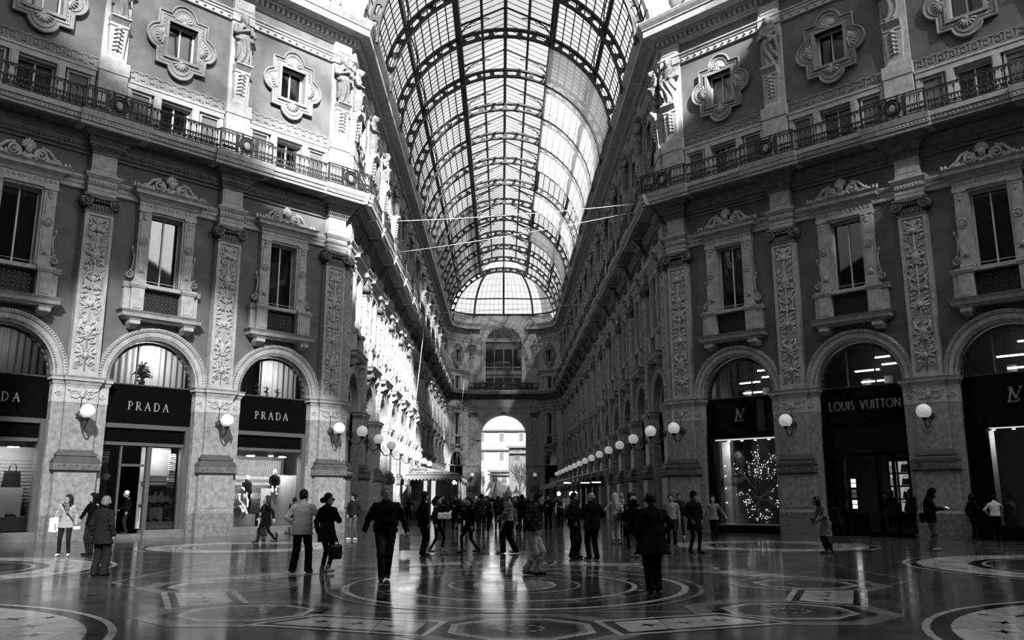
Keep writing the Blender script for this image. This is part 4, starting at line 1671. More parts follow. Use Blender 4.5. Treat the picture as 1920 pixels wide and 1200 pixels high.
# ------------------------------------------------------------------ statues
def statue_mesh(v):
    s = SDF(.023, .07)
    for k in range(16):
        a = k * .85
        s.ball((.15 * math.cos(a) * (1 - .02 * k), .05 + .13 * math.sin(a) * (1 - .03 * k), 2.44 + .013 * k), .05, k=.015)
    s.cut((.06, .34, 2.50), (.06, .34, 2.50), .045, k=.02).cut((-.06, .34, 2.50), (-.06, .34, 2.50), .045, k=.02)
    s.cap((0, .05, .22), (0, .08, 1.3), .27, .33, (1, .75, 1))
    s.cap((0, .08, 1.35), (0, .05, 2.0), .26, .30, (1, .7, 1))
    s.cap((-.30, .04, 2.06), (.30, .04, 2.06), .13)
    s.cap((0, .06, 2.1), (0, .12, 2.35), .09)
    s.ball((0, .16, 2.47), .17, (.85, 1, 1.18))
    s.cap((0, .30, 2.47), (0, .33, 2.42), .03, .035)
    for x in (-.16, .15):
        s.cap((x, .18, .12), (x * 1.1, .34, .06), .09, .07)
    if v == 0:          # bearded, arms folded
        s.cap((0, .24, 2.36), (0, .27, 2.16), .10, .05)
        for k in range(6):
            s.ball((.07 * math.cos(k), .30, 2.26 + .03 * k - .04), .035, k=.012)
        s.cap((0, .06, 2.58), (0, -.02, 2.40), .17, .14)
        s.cap((.37, .03, 2.02), (.43, .16, 1.66), .11, .10).cap((.43, .16, 1.66), (-.06, .36, 1.78), .09, .07)
        s.cap((-.37, .03, 2.02), (-.42, .18, 1.66), .11, .10).cap((-.42, .18, 1.66), (.1, .36, 1.92), .09, .07)
        s.cap((-.34, .14, 1.42), (.34, .22, 1.30), .12, .10)
    elif v == 1:        # curly head, robe gathered over the hip
        for k in range(10):
            a = k * .7
            s.ball((.15 * math.cos(a), .10 + .12 * math.sin(a), 2.56 + .04 * (k % 3)), .08)
        s.cap((0, .24, 2.34), (0, .26, 2.25), .08, .05)
        s.cap((.37, .03, 2.02), (.46, .1, 1.62), .11, .09).cap((.46, .1, 1.62), (.22, .32, 1.46), .08, .07)
        s.cap((-.37, .03, 2.02), (-.46, .12, 1.62), .11, .09).cap((-.46, .12, 1.62), (-.12, .36, 1.54), .08, .07)
        s.cap((-.38, .08, 1.62), (.30, .26, 1.30), .13, .12).cap((.3, .26, 1.35), (.34, .2, .6), .12, .06)
        s.cap((-.36, .05, 2.05), (-.2, .25, 1.5), .1, .1)
    else:               # head bowed forward under a veil
        s.cap((0, .10, 2.64), (0, .34, 2.56), .15, .08).cap((-.17, .1, 2.5), (-.24, .02, 1.9), .09, .08).cap((.17, .1, 2.5), (.24, .02, 1.9), .09, .08)
        s.cap((.37, .03, 2.02), (.40, .2, 1.60), .11, .10).cap((.40, .2, 1.60), (.0, .38, 1.62), .09, .07)
        s.cap((-.37, .03, 2.02), (-.44, .14, 1.58), .11, .10).cap((-.44, .14, 1.58), (-.2, .34, 1.30), .09, .07)
        s.cap((.36, .1, 1.95), (-.30, .26, 1.36), .12, .13)
        s.cap((-.32, .2, 1.4), (-.36, .15, .5), .10, .05)
    s.fold(lambda X, Y, Z: np.where(Z < 1.55, .034 * np.sin(24 * X + 5 * np.sin(2.2 * Z + v)) * np.clip((1.6 - Z) * 2, 0, 1), .014 * np.sin(24 * (X * .6 + Z) + v) * ((Z < 2.05) & (np.abs(X) < .42))))
    P, F = s.run()
    return sdf_mesh('figure', [(P, F, 0)], 'statue')


def make_statue(v):
    t = thing('draped_statue', None, None)
    o = link('figure', statue_mesh(v), t)
    o.location = (0, -.12, 22.72)
    o.scale = (1.18, 1.15, 1.02)
    b = MB()
    b.taper(-.32, .32, -.35, -.06, 20.9, -.4, .4, -.35, .06, 22.3)
    b.box(-.42, .42, -.35, .1, 22.3, 22.42)
    b.taper(-.36, .36, -.35, .05, 22.42, -.42, .42, -.35, .3, 22.66)
    b.box(-.42, .42, -.35, .32, 22.66, 22.74)
    b.taper(-.42, .42, -.35, .0, 20.7, -.34, .34, -.35, -.05, 20.9)
    b.obj('console', 'stone', t)
    b = MB()
    for q in range(6):
        b.ell((0, .12 - .02 * q, 22.2 - .19 * q), (.13 - .015 * q, .1, .09), 7, 5)
        leaf(b, .05, 22.2 - .19 * q, .2, -.5, .1 - .02 * q, .4)
        leaf(b, -.05, 22.2 - .19 * q, .2, PI + .5, .1 - .02 * q, .4)
    b.obj('garland', 'carved', t)
    return t


# ------------------------------------------------------------------ build each kind once, then place copies
pil = make_pilaster()
b = MB()
b.box(-.62, .62, -.35, -.02, 17.6, 20.08)
b.box(-.66, .66, -.35, .02, 20.08, 20.68)
b.box(-.56, .56, -.36, -.2, 20.68, 25.14)
b.box(-.6, .6, -.36, -.12, 25.14, 25.72)
b.box(-.54, .54, -.36, -.12, 25.72, 26.34)
b.box(-.42, .42, -.36, -.09, 25.82, 26.24)
b.obj('attic_pier', 'stone', pil)
tag(pil, kind='structure')
PP = Proto(pil)
PL = Proto(make_lunette())
PLV = Proto(make_lunette(True, 'shop_glass'))
PT, PQ, PA = Proto(make_tall_window()), Proto(make_quatrefoil()), Proto(make_attic_window())
PR, PM = Proto(make_railing()), Proto(make_medallion_railing())
PS = [Proto(make_statue(v)) for v in range(3)]
PG = Proto(make_lamp())
wn = [0]


def win(proto, loc, rz, label):
    wn[0] += 1
    return proto.put(loc, rz, label, 'window', kind='structure', name='window_%d' % wn[0])


PCOR = {0: 'at the arcade corner', 1: 'one bay out', 2: 'two bays out', 3: 'three bays out'}
for sd in (-1, 1):
    s = SIDE[sd]
    rz = RZ[('d', sd)]
    for i in range(4):
        PP.put(at('d', sd, S * i), rz, 'tall carved stone pilaster of the %s octagon side, %s' % (s, PCOR[i]), 'pilaster', 'carved pilasters of the octagon', 'structure')
        PS[(0, 0, 1, 2)[i] if sd < 0 else (1, 2, 0, 1)[i]].put(at('d', sd, S * i), rz, 'draped stone statue high on the %s octagon side, %s' % (s, PCOR[i]), 'statue', 'statues of the octagon')
        PM.put(at('d', sd, S * i, 1.05, 17.6), rz, 'black iron railing panel with pale oval shield, %s octagon side, %s' % (s, PCOR[i]), 'railing', 'shielded railing panels of the octagon')
        PG.put(at('d', sd, S * i, .08, 5.05), rz, 'white globe lamp on iron bracket, %s octagon pier %s' % (s, PCOR[i]), 'lamp', 'globe lamps of the octagon')
    for i in range(3):
        c = at('d', sd, S * (i + .5))
        n = SHOP[(sd, i)]
        win(PLV, c, rz, 'round-arched window directly above the %s' % n)
        win(PT, c, rz, 'tall pedimented window above the arch over the %s' % n)
        win(PA, c, rz, 'low balcony window, storey above the balcony over the %s' % n)
        win(PQ, c, rz, 'square window in a lobed shell frame, top storey over the %s' % n)
        PR.put(at('d', sd, S * (i + .5), .88, 17.6), rz, 'plain black iron baluster railing on the balcony over the %s' % n, 'railing', 'plain balcony railings of the octagon')
    rz = RZ[('a', sd)]
    for k in range(NB):
        o = ORD[k]
        u = SA * k
        PP.put(at('a', sd, u), rz, '%s carved pilaster along the %s arcade wall counted from the octagon' % (o, s), 'pilaster', '%s arcade pilasters' % s, 'structure')
        PS[(2, 2, 1, 0)[(k + (sd > 0)) % 4]].put(at('a', sd, u), rz, '%s stone statue along the %s arcade wall counted from the octagon' % (o, s), 'statue', '%s arcade statues' % s)
        PM.put(at('a', sd, u, 1.05, 17.6), rz, '%s shielded iron railing panel along the %s arcade from the octagon' % (o, s), 'railing', '%s arcade shielded railings' % s)
        PG.put(at('a', sd, u, .08, 5.05), rz, '%s white globe lamp along the %s arcade counted from the octagon' % (o, s), 'lamp', '%s arcade globe lamps' % s)
    for k in range(NB - 1):
        o = ORD[k]
        c = at('a', sd, SA * (k + .5))
        win(PL, c, rz, '%s round-arched window along the %s arcade from the octagon' % (o, s))
        win(PT, c, rz, '%s tall pedimented window along the %s arcade from the octagon' % (o, s))
        win(PA, c, rz, '%s low balcony window along the %s arcade from the octagon' % (o, s))
        win(PQ, c, rz, '%s lobed top window along the %s arcade from the octagon' % (o, s))
        PR.put(at('a', sd, SA * (k + .5), .88, 17.6), rz, '%s plain iron railing along the %s arcade balcony from the octagon' % (o, s), 'railing', '%s arcade plain railings' % s)
    # far end wall
    c = (sd * 6.75, 127.35, 0)
    rz2 = R(180) - sd * R(43.7)
    for pr, nm in ((PL, 'round-arched window'), (PT, 'tall pedimented window'), (PA, 'low balcony window'), (PQ, 'lobed top window')):
        win(pr, c, rz2, '%s on the far end wall %s of the great arch' % (nm, s)).scale = (.64 if pr is PL else .68, 1, 1)
    r = PP.put((sd * 4.6, 128.5, 0), R(180), 'slim carved pilaster on the far end wall %s of the great arch' % s, 'pilaster', 'end wall pilasters', 'structure')
    r.scale = (.82, 1, 1)
    PS[0].put((sd * 4.75, 128.5, 0), R(180), 'stone statue on the far end wall %s of the arched window' % s, 'statue', 'end wall statues')
    PG.put((sd * 4.6, 128.2, 5.05), R(180), 'white globe lamp on the far end wall %s of the great arch' % s, 'lamp', 'end wall globe lamps')
# end balcony railing in three pieces
for i, (x, lb) in enumerate(((-3.9, 'left'), (0, 'middle'), (3.9, 'right'))):
    PM.put((x, 127.65, 17.6), R(180), 'shielded iron railing panel on the end wall balcony, %s of three' % lb, 'railing', 'end balcony railing panels')
for i, (x, lb) in enumerate(((-1.95, 'left'), (1.95, 'right'))):
    PR.put((x, 127.7, 17.6), R(180), 'plain iron railing on the end wall balcony, %s of the middle' % lb, 'railing', 'end balcony plain railings')

# ------------------------------------------------------------------ shop fronts
VM = Matrix.Diagonal((-1, 1, 1, 1))     # author in viewer coordinates: x to the viewer's right, y out of the wall


def bay(sd, i):
    return TM('d', sd, S * (i + .5)) @ VM


class VB(MB):
    def __init__(s, T):
        super().__init__()
        s.T = T


def frame_boxes(T, name, mats, boxes, parent):
    b = VB(T)
    for bx in boxes:
        b.box(*bx)
    return b.obj(name, mats, parent)


def ribbon(b, pts, w, y0, y1, scale, ox, oz, slant=0.):
    """flat stroke of width w along 2-D points"""
    P = [((x + slant * z) * scale + ox, z * scale + oz) for x, z in pts]
    for (x0, z0), (x1, z1) in zip(P[:-1], P[1:]):
        d = Vector((x1 - x0, z1 - z0))
        if d.length < 1e-6:
            continue
        d.normalize()
        n = Vector((-d.y, d.x)) * w / 2
        e = d * w * .25
        b.prism([(x0 - e.x + n.x, z0 - e.y + n.y), (x1 + e.x + n.x, z1 + e.y + n.y), (x1 + e.x - n.x, z1 + e.y - n.y), (x0 - e.x - n.x, z0 - e.y - n.y)], y0, y1, 'xz')


def ar(cx, cz, rx, rz, a0, a1, n=14):
    return [(cx + rx * math.cos(R(a0 + (a1 - a0) * i / n)), cz + rz * math.sin(R(a0 + (a1 - a0) * i / n))) for i in range(n + 1)]


# glyphs: strokes (points, weight) in a 1-high box; weight 1 = thick, .4 = thin
GLYPH = {
    'P': (.62, [([(.15, 0), (.15, 1)], 1), ([(0, 0), (.3, 0)], .4), ([(0, 1), (.35, 1)], .4), ([(.15, 1)] + ar(.33, .74, .25, .26, 90, -90) + [(.15, .48)], .8)]),
    'R': (.75, [([(.15, 0), (.15, 1)], 1), ([(0, 0), (.3, 0)], .4), ([(0, 1), (.35, 1)], .4), ([(.15, 1)] + ar(.33, .76, .24, .24, 90, -90) + [(.15, .52)], .8), ([(.34, .52), (.68, 0)], 1), ([(.6, 0), (.78, 0)], .4)]),
    'A': (.82, [([(.08, 0), (.42, 1)], .5), ([(.40, 1), (.74, 0)], 1), ([(.2, .34), (.62, .34)], .4), ([(0, 0), (.2, 0)], .4), ([(.62, 0), (.86, 0)], .4)]),
    'D': (.82, [([(.15, 0), (.15, 1)], 1), ([(0, 0), (.3, 0)], .4), ([(0, 1), (.3, 1)], .4), ([(.15, 1)] + ar(.33, .5, .42, .5, 90, -90) + [(.15, 0)], .8)]),
    'l': (.45, [([(0, 1), (0, 0), (.42, 0)], 1)]),
    'o': (.98, [(ar(.49, .5, .49, .5, 0, 360, 26), 1)]),
    'u': (.66, [([(0, 1), (0, .32)] + ar(.33, .32, .33, .32, 180, 360) + [(.66, 1)], 1)]),
    'i': (.06, [([(.03, 0), (.03, 1)], 1)]),
    's': (.5, [(ar(.25, .75, .22, .25, 40, 270, 12) + ar(.25, .25, .24, .25, 90, -140, 12), 1)]),
    'v': (.72, [([(0, 1), (.36, 0), (.72, 1)], 1)]),
    't': (.5, [([(0, 1), (.5, 1)], 1), ([(.25, 1), (.25, 0)], 1)]),
    'n': (.7, [([(0, 0), (0, 1), (.7, 0), (.7, 1)], 1)]),
    ' ': (.42, []),
}


def lettering(T, text, x0, x1, z, h, w, y, mats, parent, track=.22):
    tot = sum(GLYPH[c][0] for c in text) * h + track * h * (len(text) - 1)
    k = (x1 - x0) / tot
    x = x0
    for c in text:
        gw, st = GLYPH[c]
        b = VB(T)
        for pts, wt in st:
            ribbon(b, [(px * k, pz) for px, pz in pts], w * wt, y, y + .03, h, x, z)
        if st:
            b.obj('letter', mats, parent)
        x += (gw + track) * h * k


def monogram(T, cx, z, h, parent):
    """interlocked italic L and upright V"""
    b = VB(T)
    ribbon(b, [(-.18, .86), (-.36, .02)], .085 * h * 1.5, -.44, -.41, h, cx, z)
    ribbon(b, [(-.30, .86), (-.04, .86)], .03, -.44, -.41, h, cx, z)
    ribbon(b, [(-.48, .02), (.20, .02), (.26, .2)], .035, -.44, -.41, h, cx, z)
    ribbon(b, [(-.22, 1.0), (.10, .24)], .085 * h * 1.5, -.44, -.40, h, cx, z)
    ribbon(b, [(.44, 1.0), (.10, .24)], .032, -.44, -.40, h, cx, z)
    ribbon(b, [(-.36, 1.0), (-.06, 1.0)], .03, -.44, -.40, h, cx, z)
    ribbon(b, [(.32, 1.0), (.56, 1.0)], .03, -.44, -.40, h, cx, z)
    return b.obj('monogram', 'letter', parent)


def shop(sd, i, label, black_top=6.42, base=.38):
    T = bay(sd, i)
    o = thing('shopfront', label, 'shopfront', T.translation, 0, 'shopfronts of the octagon')
    bpy.context.view_layer.update()
    Ti = o.matrix_world.inverted() @ T if False else Matrix.Translation(-T.translation) @ T
    return o, Ti


def sign(sd, i, label, name='shop_sign'):
    T = bay(sd, i)
    o = thing(name, label, 'sign', T.translation, 0, 'black shop signs')
    return o, Matrix.Translation(-T.translation) @ T


def put(sd, i, name, label, cat, group=None):
    T = bay(sd, i)
    o = thing(name, label, cat, T.translation, 0, group)
    return o, Matrix.Translation(-T.translation) @ T


LBL = {0: 'mannequin window', 1: 'shoe shop door', 2: 'handbag window at the left edge'}
for i in range(3):
    o, T = shop(-1, i, 'metal-framed glass shopfront with %s' % {0: 'mannequins on white blocks', 1: 'an open door and shoe shelves', 2: 'a black handbag on a pale block'}[i])
    bars = [(-1.9, 1.9, -.6, -.40, 4.58, 4.77), (-1.9, 1.9, -.7, -.46, 3.86, 3.99), (1.70, 1.9, -.75, -.36, 0, 4.58), (-1.9, -1.84, -.75, -.4, 0, 4.58)]
    if i == 1:
        bars += [(.12, .30, -.72, -.5, .33, 3.86), (-1.0, .12, -.7, -.55, 2.98, 3.08), (-1.02, -.95, -.7, -.52, .33, 3.86), (1.60, 1.72, -.7, -.5, .33, 3.86)]
    frame_boxes(T, 'frame', 'metal_bar', bars, o)
    frame_boxes(T, 'transom_panel', 'black_panel', [(-1.84, 1.7, -.66, -.52, 3.99, 4.58)], o)
    frame_boxes(T, 'granite_base', 'stone_dark', [(-1.9, 1.9, -.9, -.3, 0, .30), (-1.9, 1.9, -.8, -.34, .30, .35)] if i != 1 else [(-1.9, -1.0, -.9, -.3, 0, .32), (.12, 1.9, -.9, -.3, 0, .32), (-1.0, .12, -.9, -.5, 0, .18)], o)
    frame_boxes(T, 'glass', 'shop_glass', [(-1.84, 1.7, -.62, -.61, .35, 3.86)] if i != 1 else [(-1.84, -1.02, -.62, -.61, .35, 3.86), (.3, 1.6, -.62, -.61, .35, 3.86), (-.95, .12, -.62, -.61, 3.08, 3.86)], o)
    o, T = sign(-1, i, 'black sign with five spaced pale serif letters over the %s' % LBL[i])
    frame_boxes(T, 'sign_board', 'black_panel', [(-1.9, 1.9, -.62, -.46, 4.77, 6.44)], o)
    lettering(T, 'PRADA', -.92, .86, 5.38, .34, .046, -.46, 'letter', o, .42)

for i in range(3):
    o, T = shop(1, i, 'black-framed glass shopfront with %s' % {0: 'a glowing branch display', 1: 'a dark entrance and lit pictures', 2: 'sparkling pieces at the right edge'}[i])
    if i == 1:
        bars = [(-1.9, -1.62, -.75, -.38, 0, 4.75), (1.7, 1.9, -.75, -.38, 0, 4.75), (-1.9, 1.9, -.72, -.5, 3.42, 3.58), (-1.22, -1.12, -.72, -.5, .2, 3.5), (.32, .44, -.72, -.5, .2, 3.5), (-1.9, 1.9, -.8, -.4, 0, .2), (1.0, 1.08, -.72, -.52, .2, 3.5)]
        gl = [(-1.62, 1.7, -.6, -.59, 3.58, 4.75), (-1.62, -1.2, -.62, -.61, .2, 3.42), (.44, 1.7, -.62, -.61, .2, 3.42)]
    elif i == 0:
        bars = [(-1.9, -1.70, -.78, -.38, 0, 4.75), (-1.9, 1.9, -.8, -.36, 0, .32), (1.8, 1.9, -.75, -.4, 0, 4.5), (-1.9, 1.9, -.75, -.45, 4.5, 4.75)]
        gl = [(-1.70, 1.8, -.62, -.61, .32, 4.5)]
    else:
        bars = [(-1.9, -1.15, -.78, -.38, 0, 4.75), (-1.9, 1.9, -.8, -.36, 0, .5), (-1.9, 1.9, -.75, -.45, 4.36, 4.75)]
        gl = [(-1.15, 1.9, -.62, -.61, .5, 4.36)]
    frame_boxes(T, 'frame', 'black_panel', bars, o)
    frame_boxes(T, 'glass', 'shop_glass', gl, o)
    o, T = sign(1, i, {0: 'black sign with small letter emblem over the branch display', 1: 'black sign with two words in thin pale capitals', 2: 'black sign with small letter emblem at the right edge'}[i])
    frame_boxes(T, 'sign_board', 'black_panel', [(-1.9, .72 if i == 0 else 1.9, -.62, -.46, 4.75, 6.44)], o)
    if i == 1:
        lettering(T, 'louis vuitton', -1.48, 1.62, 5.46, .36, .05, -.46, 'letter', o, .30)
    else:
        monogram(T, -.04 if i == 0 else .02, 5.30, .58, o)
    if i == 0:
        o2, T = put(1, 0, 'dark_glass_panel', 'dark glass panel beside the small-emblem sign', 'panel')
        frame_boxes(T, 'glass', 'pane', [(.72, 1.9, -.6, -.58, 4.75, 6.4)], o2)
        frame_boxes(T, 'frame', 'black_panel', [(.72, 1.9, -.62, -.5, 6.3, 6.44), (1.25, 1.3, -.62, -.56, 4.75, 6.3)], o2)

# --- contents, left: mannequin window (people come later), shoe shelves, handbag window
def simple(sd, i, name, label, cat, mats, fn, group=None):
    o, T = put(sd, i, name, label, cat, group)
    b = VB(T)
    fn(b)
    me = b.mesh(name, mats)
    # single-mesh thing: the mesh itself is the top-level object
    r = link(name, me)
    r.location = o.location
    tag(r, label, cat, group)
    bpy.data.objects.remove(o)
    return r


def bead_curtain(sd, i, label, x0, x1, z0, z1, y, nx, nz, rows, r=.028):
    def f(b):
        b.m = 0
        for a in range(nx):
            x = x0 + (x1 - x0) * (a + .5) / nx
            b.tube([(x, y, z0), (x, y, z1)], .006, 4)
            for c in range(nz):
                z = z0 + (z1 - z0) * (c + .5) / nz
                b.m = 1 if any(abs((c + .5) / nz - q) < .035 for q in rows) else 0
                rr = r * (1.35 if b.m else 1)
                b.ell((x, y, z), (rr, rr, rr), 6, 4)
            b.m = 0
    o = simple(sd, i, 'bead_curtain', label, 'bead curtain', ['display_grey', 'bead'], f)
    tag(o, kind='stuff')
    return o


bead_curtain(-1, 0, 'curtain of glass beads behind the mannequins', -1.75, 1.6, .9, 3.5, -2.1, 44, 36, (.55, .66, .36, .30), .02)
bead_curtain(-1, 1, 'curtain of glass beads at the right end of the shoe shelves', 1.22, 1.56, .4, 3.6, -.85, 6, 38, (.93, .86, .80, .62, .56, .35, .3, .1), .026)
bead_curtain(-1, 1, 'curtain of glass beads left of the shop door', -1.78, -1.3, .5, 3.7, -.95, 8, 34, (.95, .9, .86), .026)
simple(-1, 0, 'display_backdrop', 'dark backdrop behind the bead curtain', 'panel', 'room_dark', lambda b: b.box(-1.95, 1.95, -2.45, -2.4, .35, 3.7))
simple(-1, 0, 'display_block', 'low stepped white block under the two left mannequins', 'display block', 'white_display', lambda b: (b.box(-1.85, -.85, -1.9, -1.0, .36, 1.24), b.box(-.85, -.28, -1.9, -1.0, .36, .90)), 'white display blocks')
simple(-1, 0, 'display_block', 'tall stepped white block under the seated right mannequin', 'display block', 'white_display', lambda b: (b.box(.46, .98, -1.9, -1.0, .36, 2.12), b.box(.98, 1.85, -1.9, -1.0, .36, 2.75)), 'white display blocks')
simple(-1, 0, 'shop_downlight', 'small ceiling spotlight over the seated mannequin', 'spotlight', 'bulb', lambda b: b.lathe([(0, 3.7), (.12, 3.7), (.1, 3.66), (0, 3.66)], 10, (.55, -1.3, 0)))
simple(-1, 1, 'glass_shelf', 'upper display shelf with a long white tray', 'shelf', 'metal_bar', lambda b: b.box(.32, 1.6, -1.5, -.75, 2.33, 2.37), 'display shelves')
simple(-1, 1, 'glass_shelf', 'lower display shelf with shoes and stacked trays', 'shelf', 'metal_bar', lambda b: b.box(.32, 1.6, -1.5, -.75, 1.36, 1.40), 'display shelves')
simple(-1, 1, 'glass_shelf', 'small shelf left of the shop door', 'shelf', 'metal_bar', lambda b: b.box(-1.78, -1.05, -1.3, -.75, 2.38, 2.42), 'display shelves')
simple(-1, 1, 'display_backdrop', 'pale back panel behind the shoe shelves', 'panel', 'room_mid', lambda b: b.box(.3, 1.62, -1.62, -1.58, .35, 3.86))


def tray(x0, x1, z, h, y0=-1.35, y1=-.9):
    return lambda b: b.taper(x0 + .06, x1 - .06, y0, y1, z, x0, x1, y0 - .04, y1 + .04, z + h)


simple(-1, 1, 'white_tray', 'long white tray on the upper shelf', 'tray', 'white_display', tray(.45, 1.5, 2.37, .24), 'white trays')
simple(-1, 1, 'white_tray', 'wide white tray low on the middle shelf', 'tray', 'white_display', tray(.45, 1.42, 1.46, .16), 'white trays')
simple(-1, 1, 'white_tray', 'shorter white tray stacked on top of the wide tray', 'tray', 'white_display', tray(.62, 1.40, 1.62, .15), 'white trays')
for x, l in ((.87, 'left'), (1.12, 'right')):
    simple(-1, 1, 'white_jar', '%s of two small white jars on the stacked trays' % l, 'jar', 'white_display', lambda b: b.lathe([(0, 1.77), (.07, 1.77), (.07, 1.87), (.05, 1.9), (.055, 1.94), (0, 1.94)], 12, (x, -1.1, 0)), 'white jars')
simple(-1, 1, 'white_tray', 'small white box on the shelf left of the door', 'tray', 'white_display', tray(-1.5, -1.2, 2.42, .24), 'white trays')


def shoe_display(x, z, y=-.95, s=1.):
    def f(b):
        b.tube([(x - .14 * s, y, z + .05), (x - .05 * s, y, z + .07), (x + .06 * s, y, z + .045), (x + .15 * s, y, z + .03)], [.05 * s, .06 * s, .045 * s, .03 * s], 8)
        b.box(x - .16 * s, x - .1 * s, y - .03, y + .03, z, z + .04)
        b.box(x + .0 * s, x + .15 * s, y - .04, y + .04, z, z + .015)
    return f


for k, x in enumerate((.57, .92, 1.28)):
    simple(-1, 1, 'display_shoe', 'dark shoe on the shelf edge, %s of three' % ('left', 'middle', 'right')[k], 'shoe', 'shoe_black', shoe_display(x, 1.40, -.82, .8), 'shoes on the shelf')
    simple(-1, 1, 'display_shoe', 'dark shoe on the white base in the shoe window, %s of three' % ('left', 'middle', 'right')[k], 'shoe', 'shoe_black', shoe_display((.5, .85, 1.3)[k], .66, -.85, 1.), 'shoes on the base')
simple(-1, 1, 'display_block', 'low white base block in the shoe window', 'display block', 'white_display', lambda b: b.box(.33, 1.58, -1.5, -.7, .36, .66), 'white display blocks')
simple(-1, 1, 'display_board', 'pale board behind the white bag', 'panel', 'display_grey', lambda b: b.box(.38, 1.05, -1.5, -1.45, .66, 1.3))
o, T = put(-1, 1, 'white_handbag', 'white boxy handbag standing in the shoe window', 'handbag')
b = VB(T)
b.bevbox(.72, 1.22, -1.2, -.92, .66, 1.24, .05)
b.taper(.72, 1.22, -1.2, -.92, 1.24, .78, 1.16, -1.12, -1.0, 1.30)
b.obj('body', 'white_display', o)
b = VB(T)
b.tube([(.86, -1.0, 1.28), (.88, -1.0, 1.42), (.97, -1.0, 1.46), (1.06, -1.0, 1.42), (1.08, -1.0, 1.28)], .018, 6)
b.obj('handle', 'white_display', o)
# handbag window at the left edge
simple(-1, 2, 'display_backdrop', 'grey ribbed backdrop behind the black handbag', 'panel', 'room_mid', lambda b: (b.box(-1.9, 2.3, -2.2, -2.15, .4, 3.7), [b.box(-1.9, 2.3, -2.15, -2.12, .5 + .14 * q, .56 + .14 * q) for q in range(20)]))
simple(-1, 2, 'display_block', 'tall pale block carrying the black handbag', 'display block', 'display_grey', lambda b: b.box(-.9, 1.53, -1.7, -1.1, .95, 2.07), 'white display blocks')
simple(-1, 2, 'display_block', 'low pale bench in front of the handbag block', 'display block', 'display_grey', lambda b: b.box(-1.2, 1.66, -1.6, -.75, .42, .95), 'white display blocks')
o, T = put(-1, 2, 'black_handbag', 'black handbag standing on the tall pale block', 'handbag')
b = VB(T)
b.taper(.84, 1.48, -1.5, -1.25, 2.07, .9, 1.44, -1.46, -1.3, 2.70)
b.box(.88, 1.46, -1.47, -1.28, 2.54, 2.60)
b.obj('body', 'shoe_black', o)
b = VB(T)
b.tube([(1.04, -1.37, 2.68), (1.05, -1.37, 2.9), (1.17, -1.37, 3.0), (1.29, -1.37, 2.9), (1.3, -1.37, 2.68)], .022, 6)
b.obj('handle', 'shoe_black', o)
simple(-1, 2, 'display_shoe', 'dark shoe on the low pale bench', 'shoe', 'shoe_black', shoe_display(1.15, .95, -.95, 1.3), None)

# --- plants and curtains in the half-round windows over the left shops
def plant(i, x, z, n, s, label, cat='plant'):
    o, T = put(-1, i, 'potted_plant', label, cat, 'plants in the arched windows')
    b = VB(T)
    b.lathe([(0, z), (.12 * s, z), (.17 * s, z + .22 * s), (.15 * s, z + .22 * s), (0, z + .2 * s)], 12, (x, -.95, 0))
    b.obj('pot', 'pot', o)
    b = VB(T)
    rnd = random.Random(i * 7 + n)
    for k in range(n):
        a, e = rnd.uniform(0, 2 * PI), rnd.uniform(-.1, 1.35)
        L = rnd.uniform(.3, .62) * s
        d = Vector((math.cos(a) * math.cos(e), math.sin(a) * math.cos(e) * .5, math.sin(e)))
        p0 = Vector((x, -.95, z + .25 * s + rnd.uniform(0, .7) * s))
        p1, p2 = p0 + d * L * .6, p0 + d * L + Vector((0, 0, -.14 * s))
        b.tube([p0, p1, p2], [.012, .055 * s, .008], 5, flat=.4)
    b.tube([(x, -.95, z + .2 * s), (x, -.95, z + 1.0 * s)], .02, 5)
    b.obj('leaves', 'leaf', o)


plant(1, -.22, 6.5, 60, .85, 'spiky potted plant in the arched window over the shoe shop door')
plant(0, -.55, 6.5, 24, .5, 'trailing potted plant, left in the arched window over the mannequins')
plant(0, -.05, 6.5, 24, .45, 'trailing potted plant, middle of the arched window over the mannequins')
plant(0, .5, 6.5, 20, .4, 'small potted plant, right in the arched window over the mannequins')
plant(2, -.35, 6.5, 30, .55, 'potted plant in the arched window over the handbag display')


def curtain(b, x0, x1, z0, z1, y, n):
    b.sheet(lambda u, v: (x0 + (x1 - x0) * u, y + .05 * math.sin(u * n * 2 * PI), z0 + (z1 - z0) * v), n * 8, 1)


for i, (m, spans) in {0: ('curtain', [(-1.8, -.95), (.05, 1.8)]), 1: ('curtain', [(-1.85, 1.85)]), 2: ('curtain_dark', [(-1.85, 1.85)])}.items():
    o, T = put(-1, i, 'window_curtain', 'pleated pale curtain in the arched window over the %s' % SHOP[(-1, i)], 'curtain', 'curtains of the arched windows')
    for x0, x1 in spans:
        b = VB(T)
        curtain(b, x0 * 1.2, x1 * 1.2, 6.45, 9.2, -2.0, int((x1 - x0) * 4.5))
        b.obj('drape', m, o)
for i in range(3):
    o, T = put(-1, i, 'window_curtain', 'drawn curtain at the right in the tall window over the %s' % SHOP[(-1, i)], 'curtain', 'curtains of the tall windows')
    b = VB(T)
    curtain(b, .1, .8, 10.8, 14.3, -1.3, 4)
    b.obj('drape', 'curtain_dark', o)
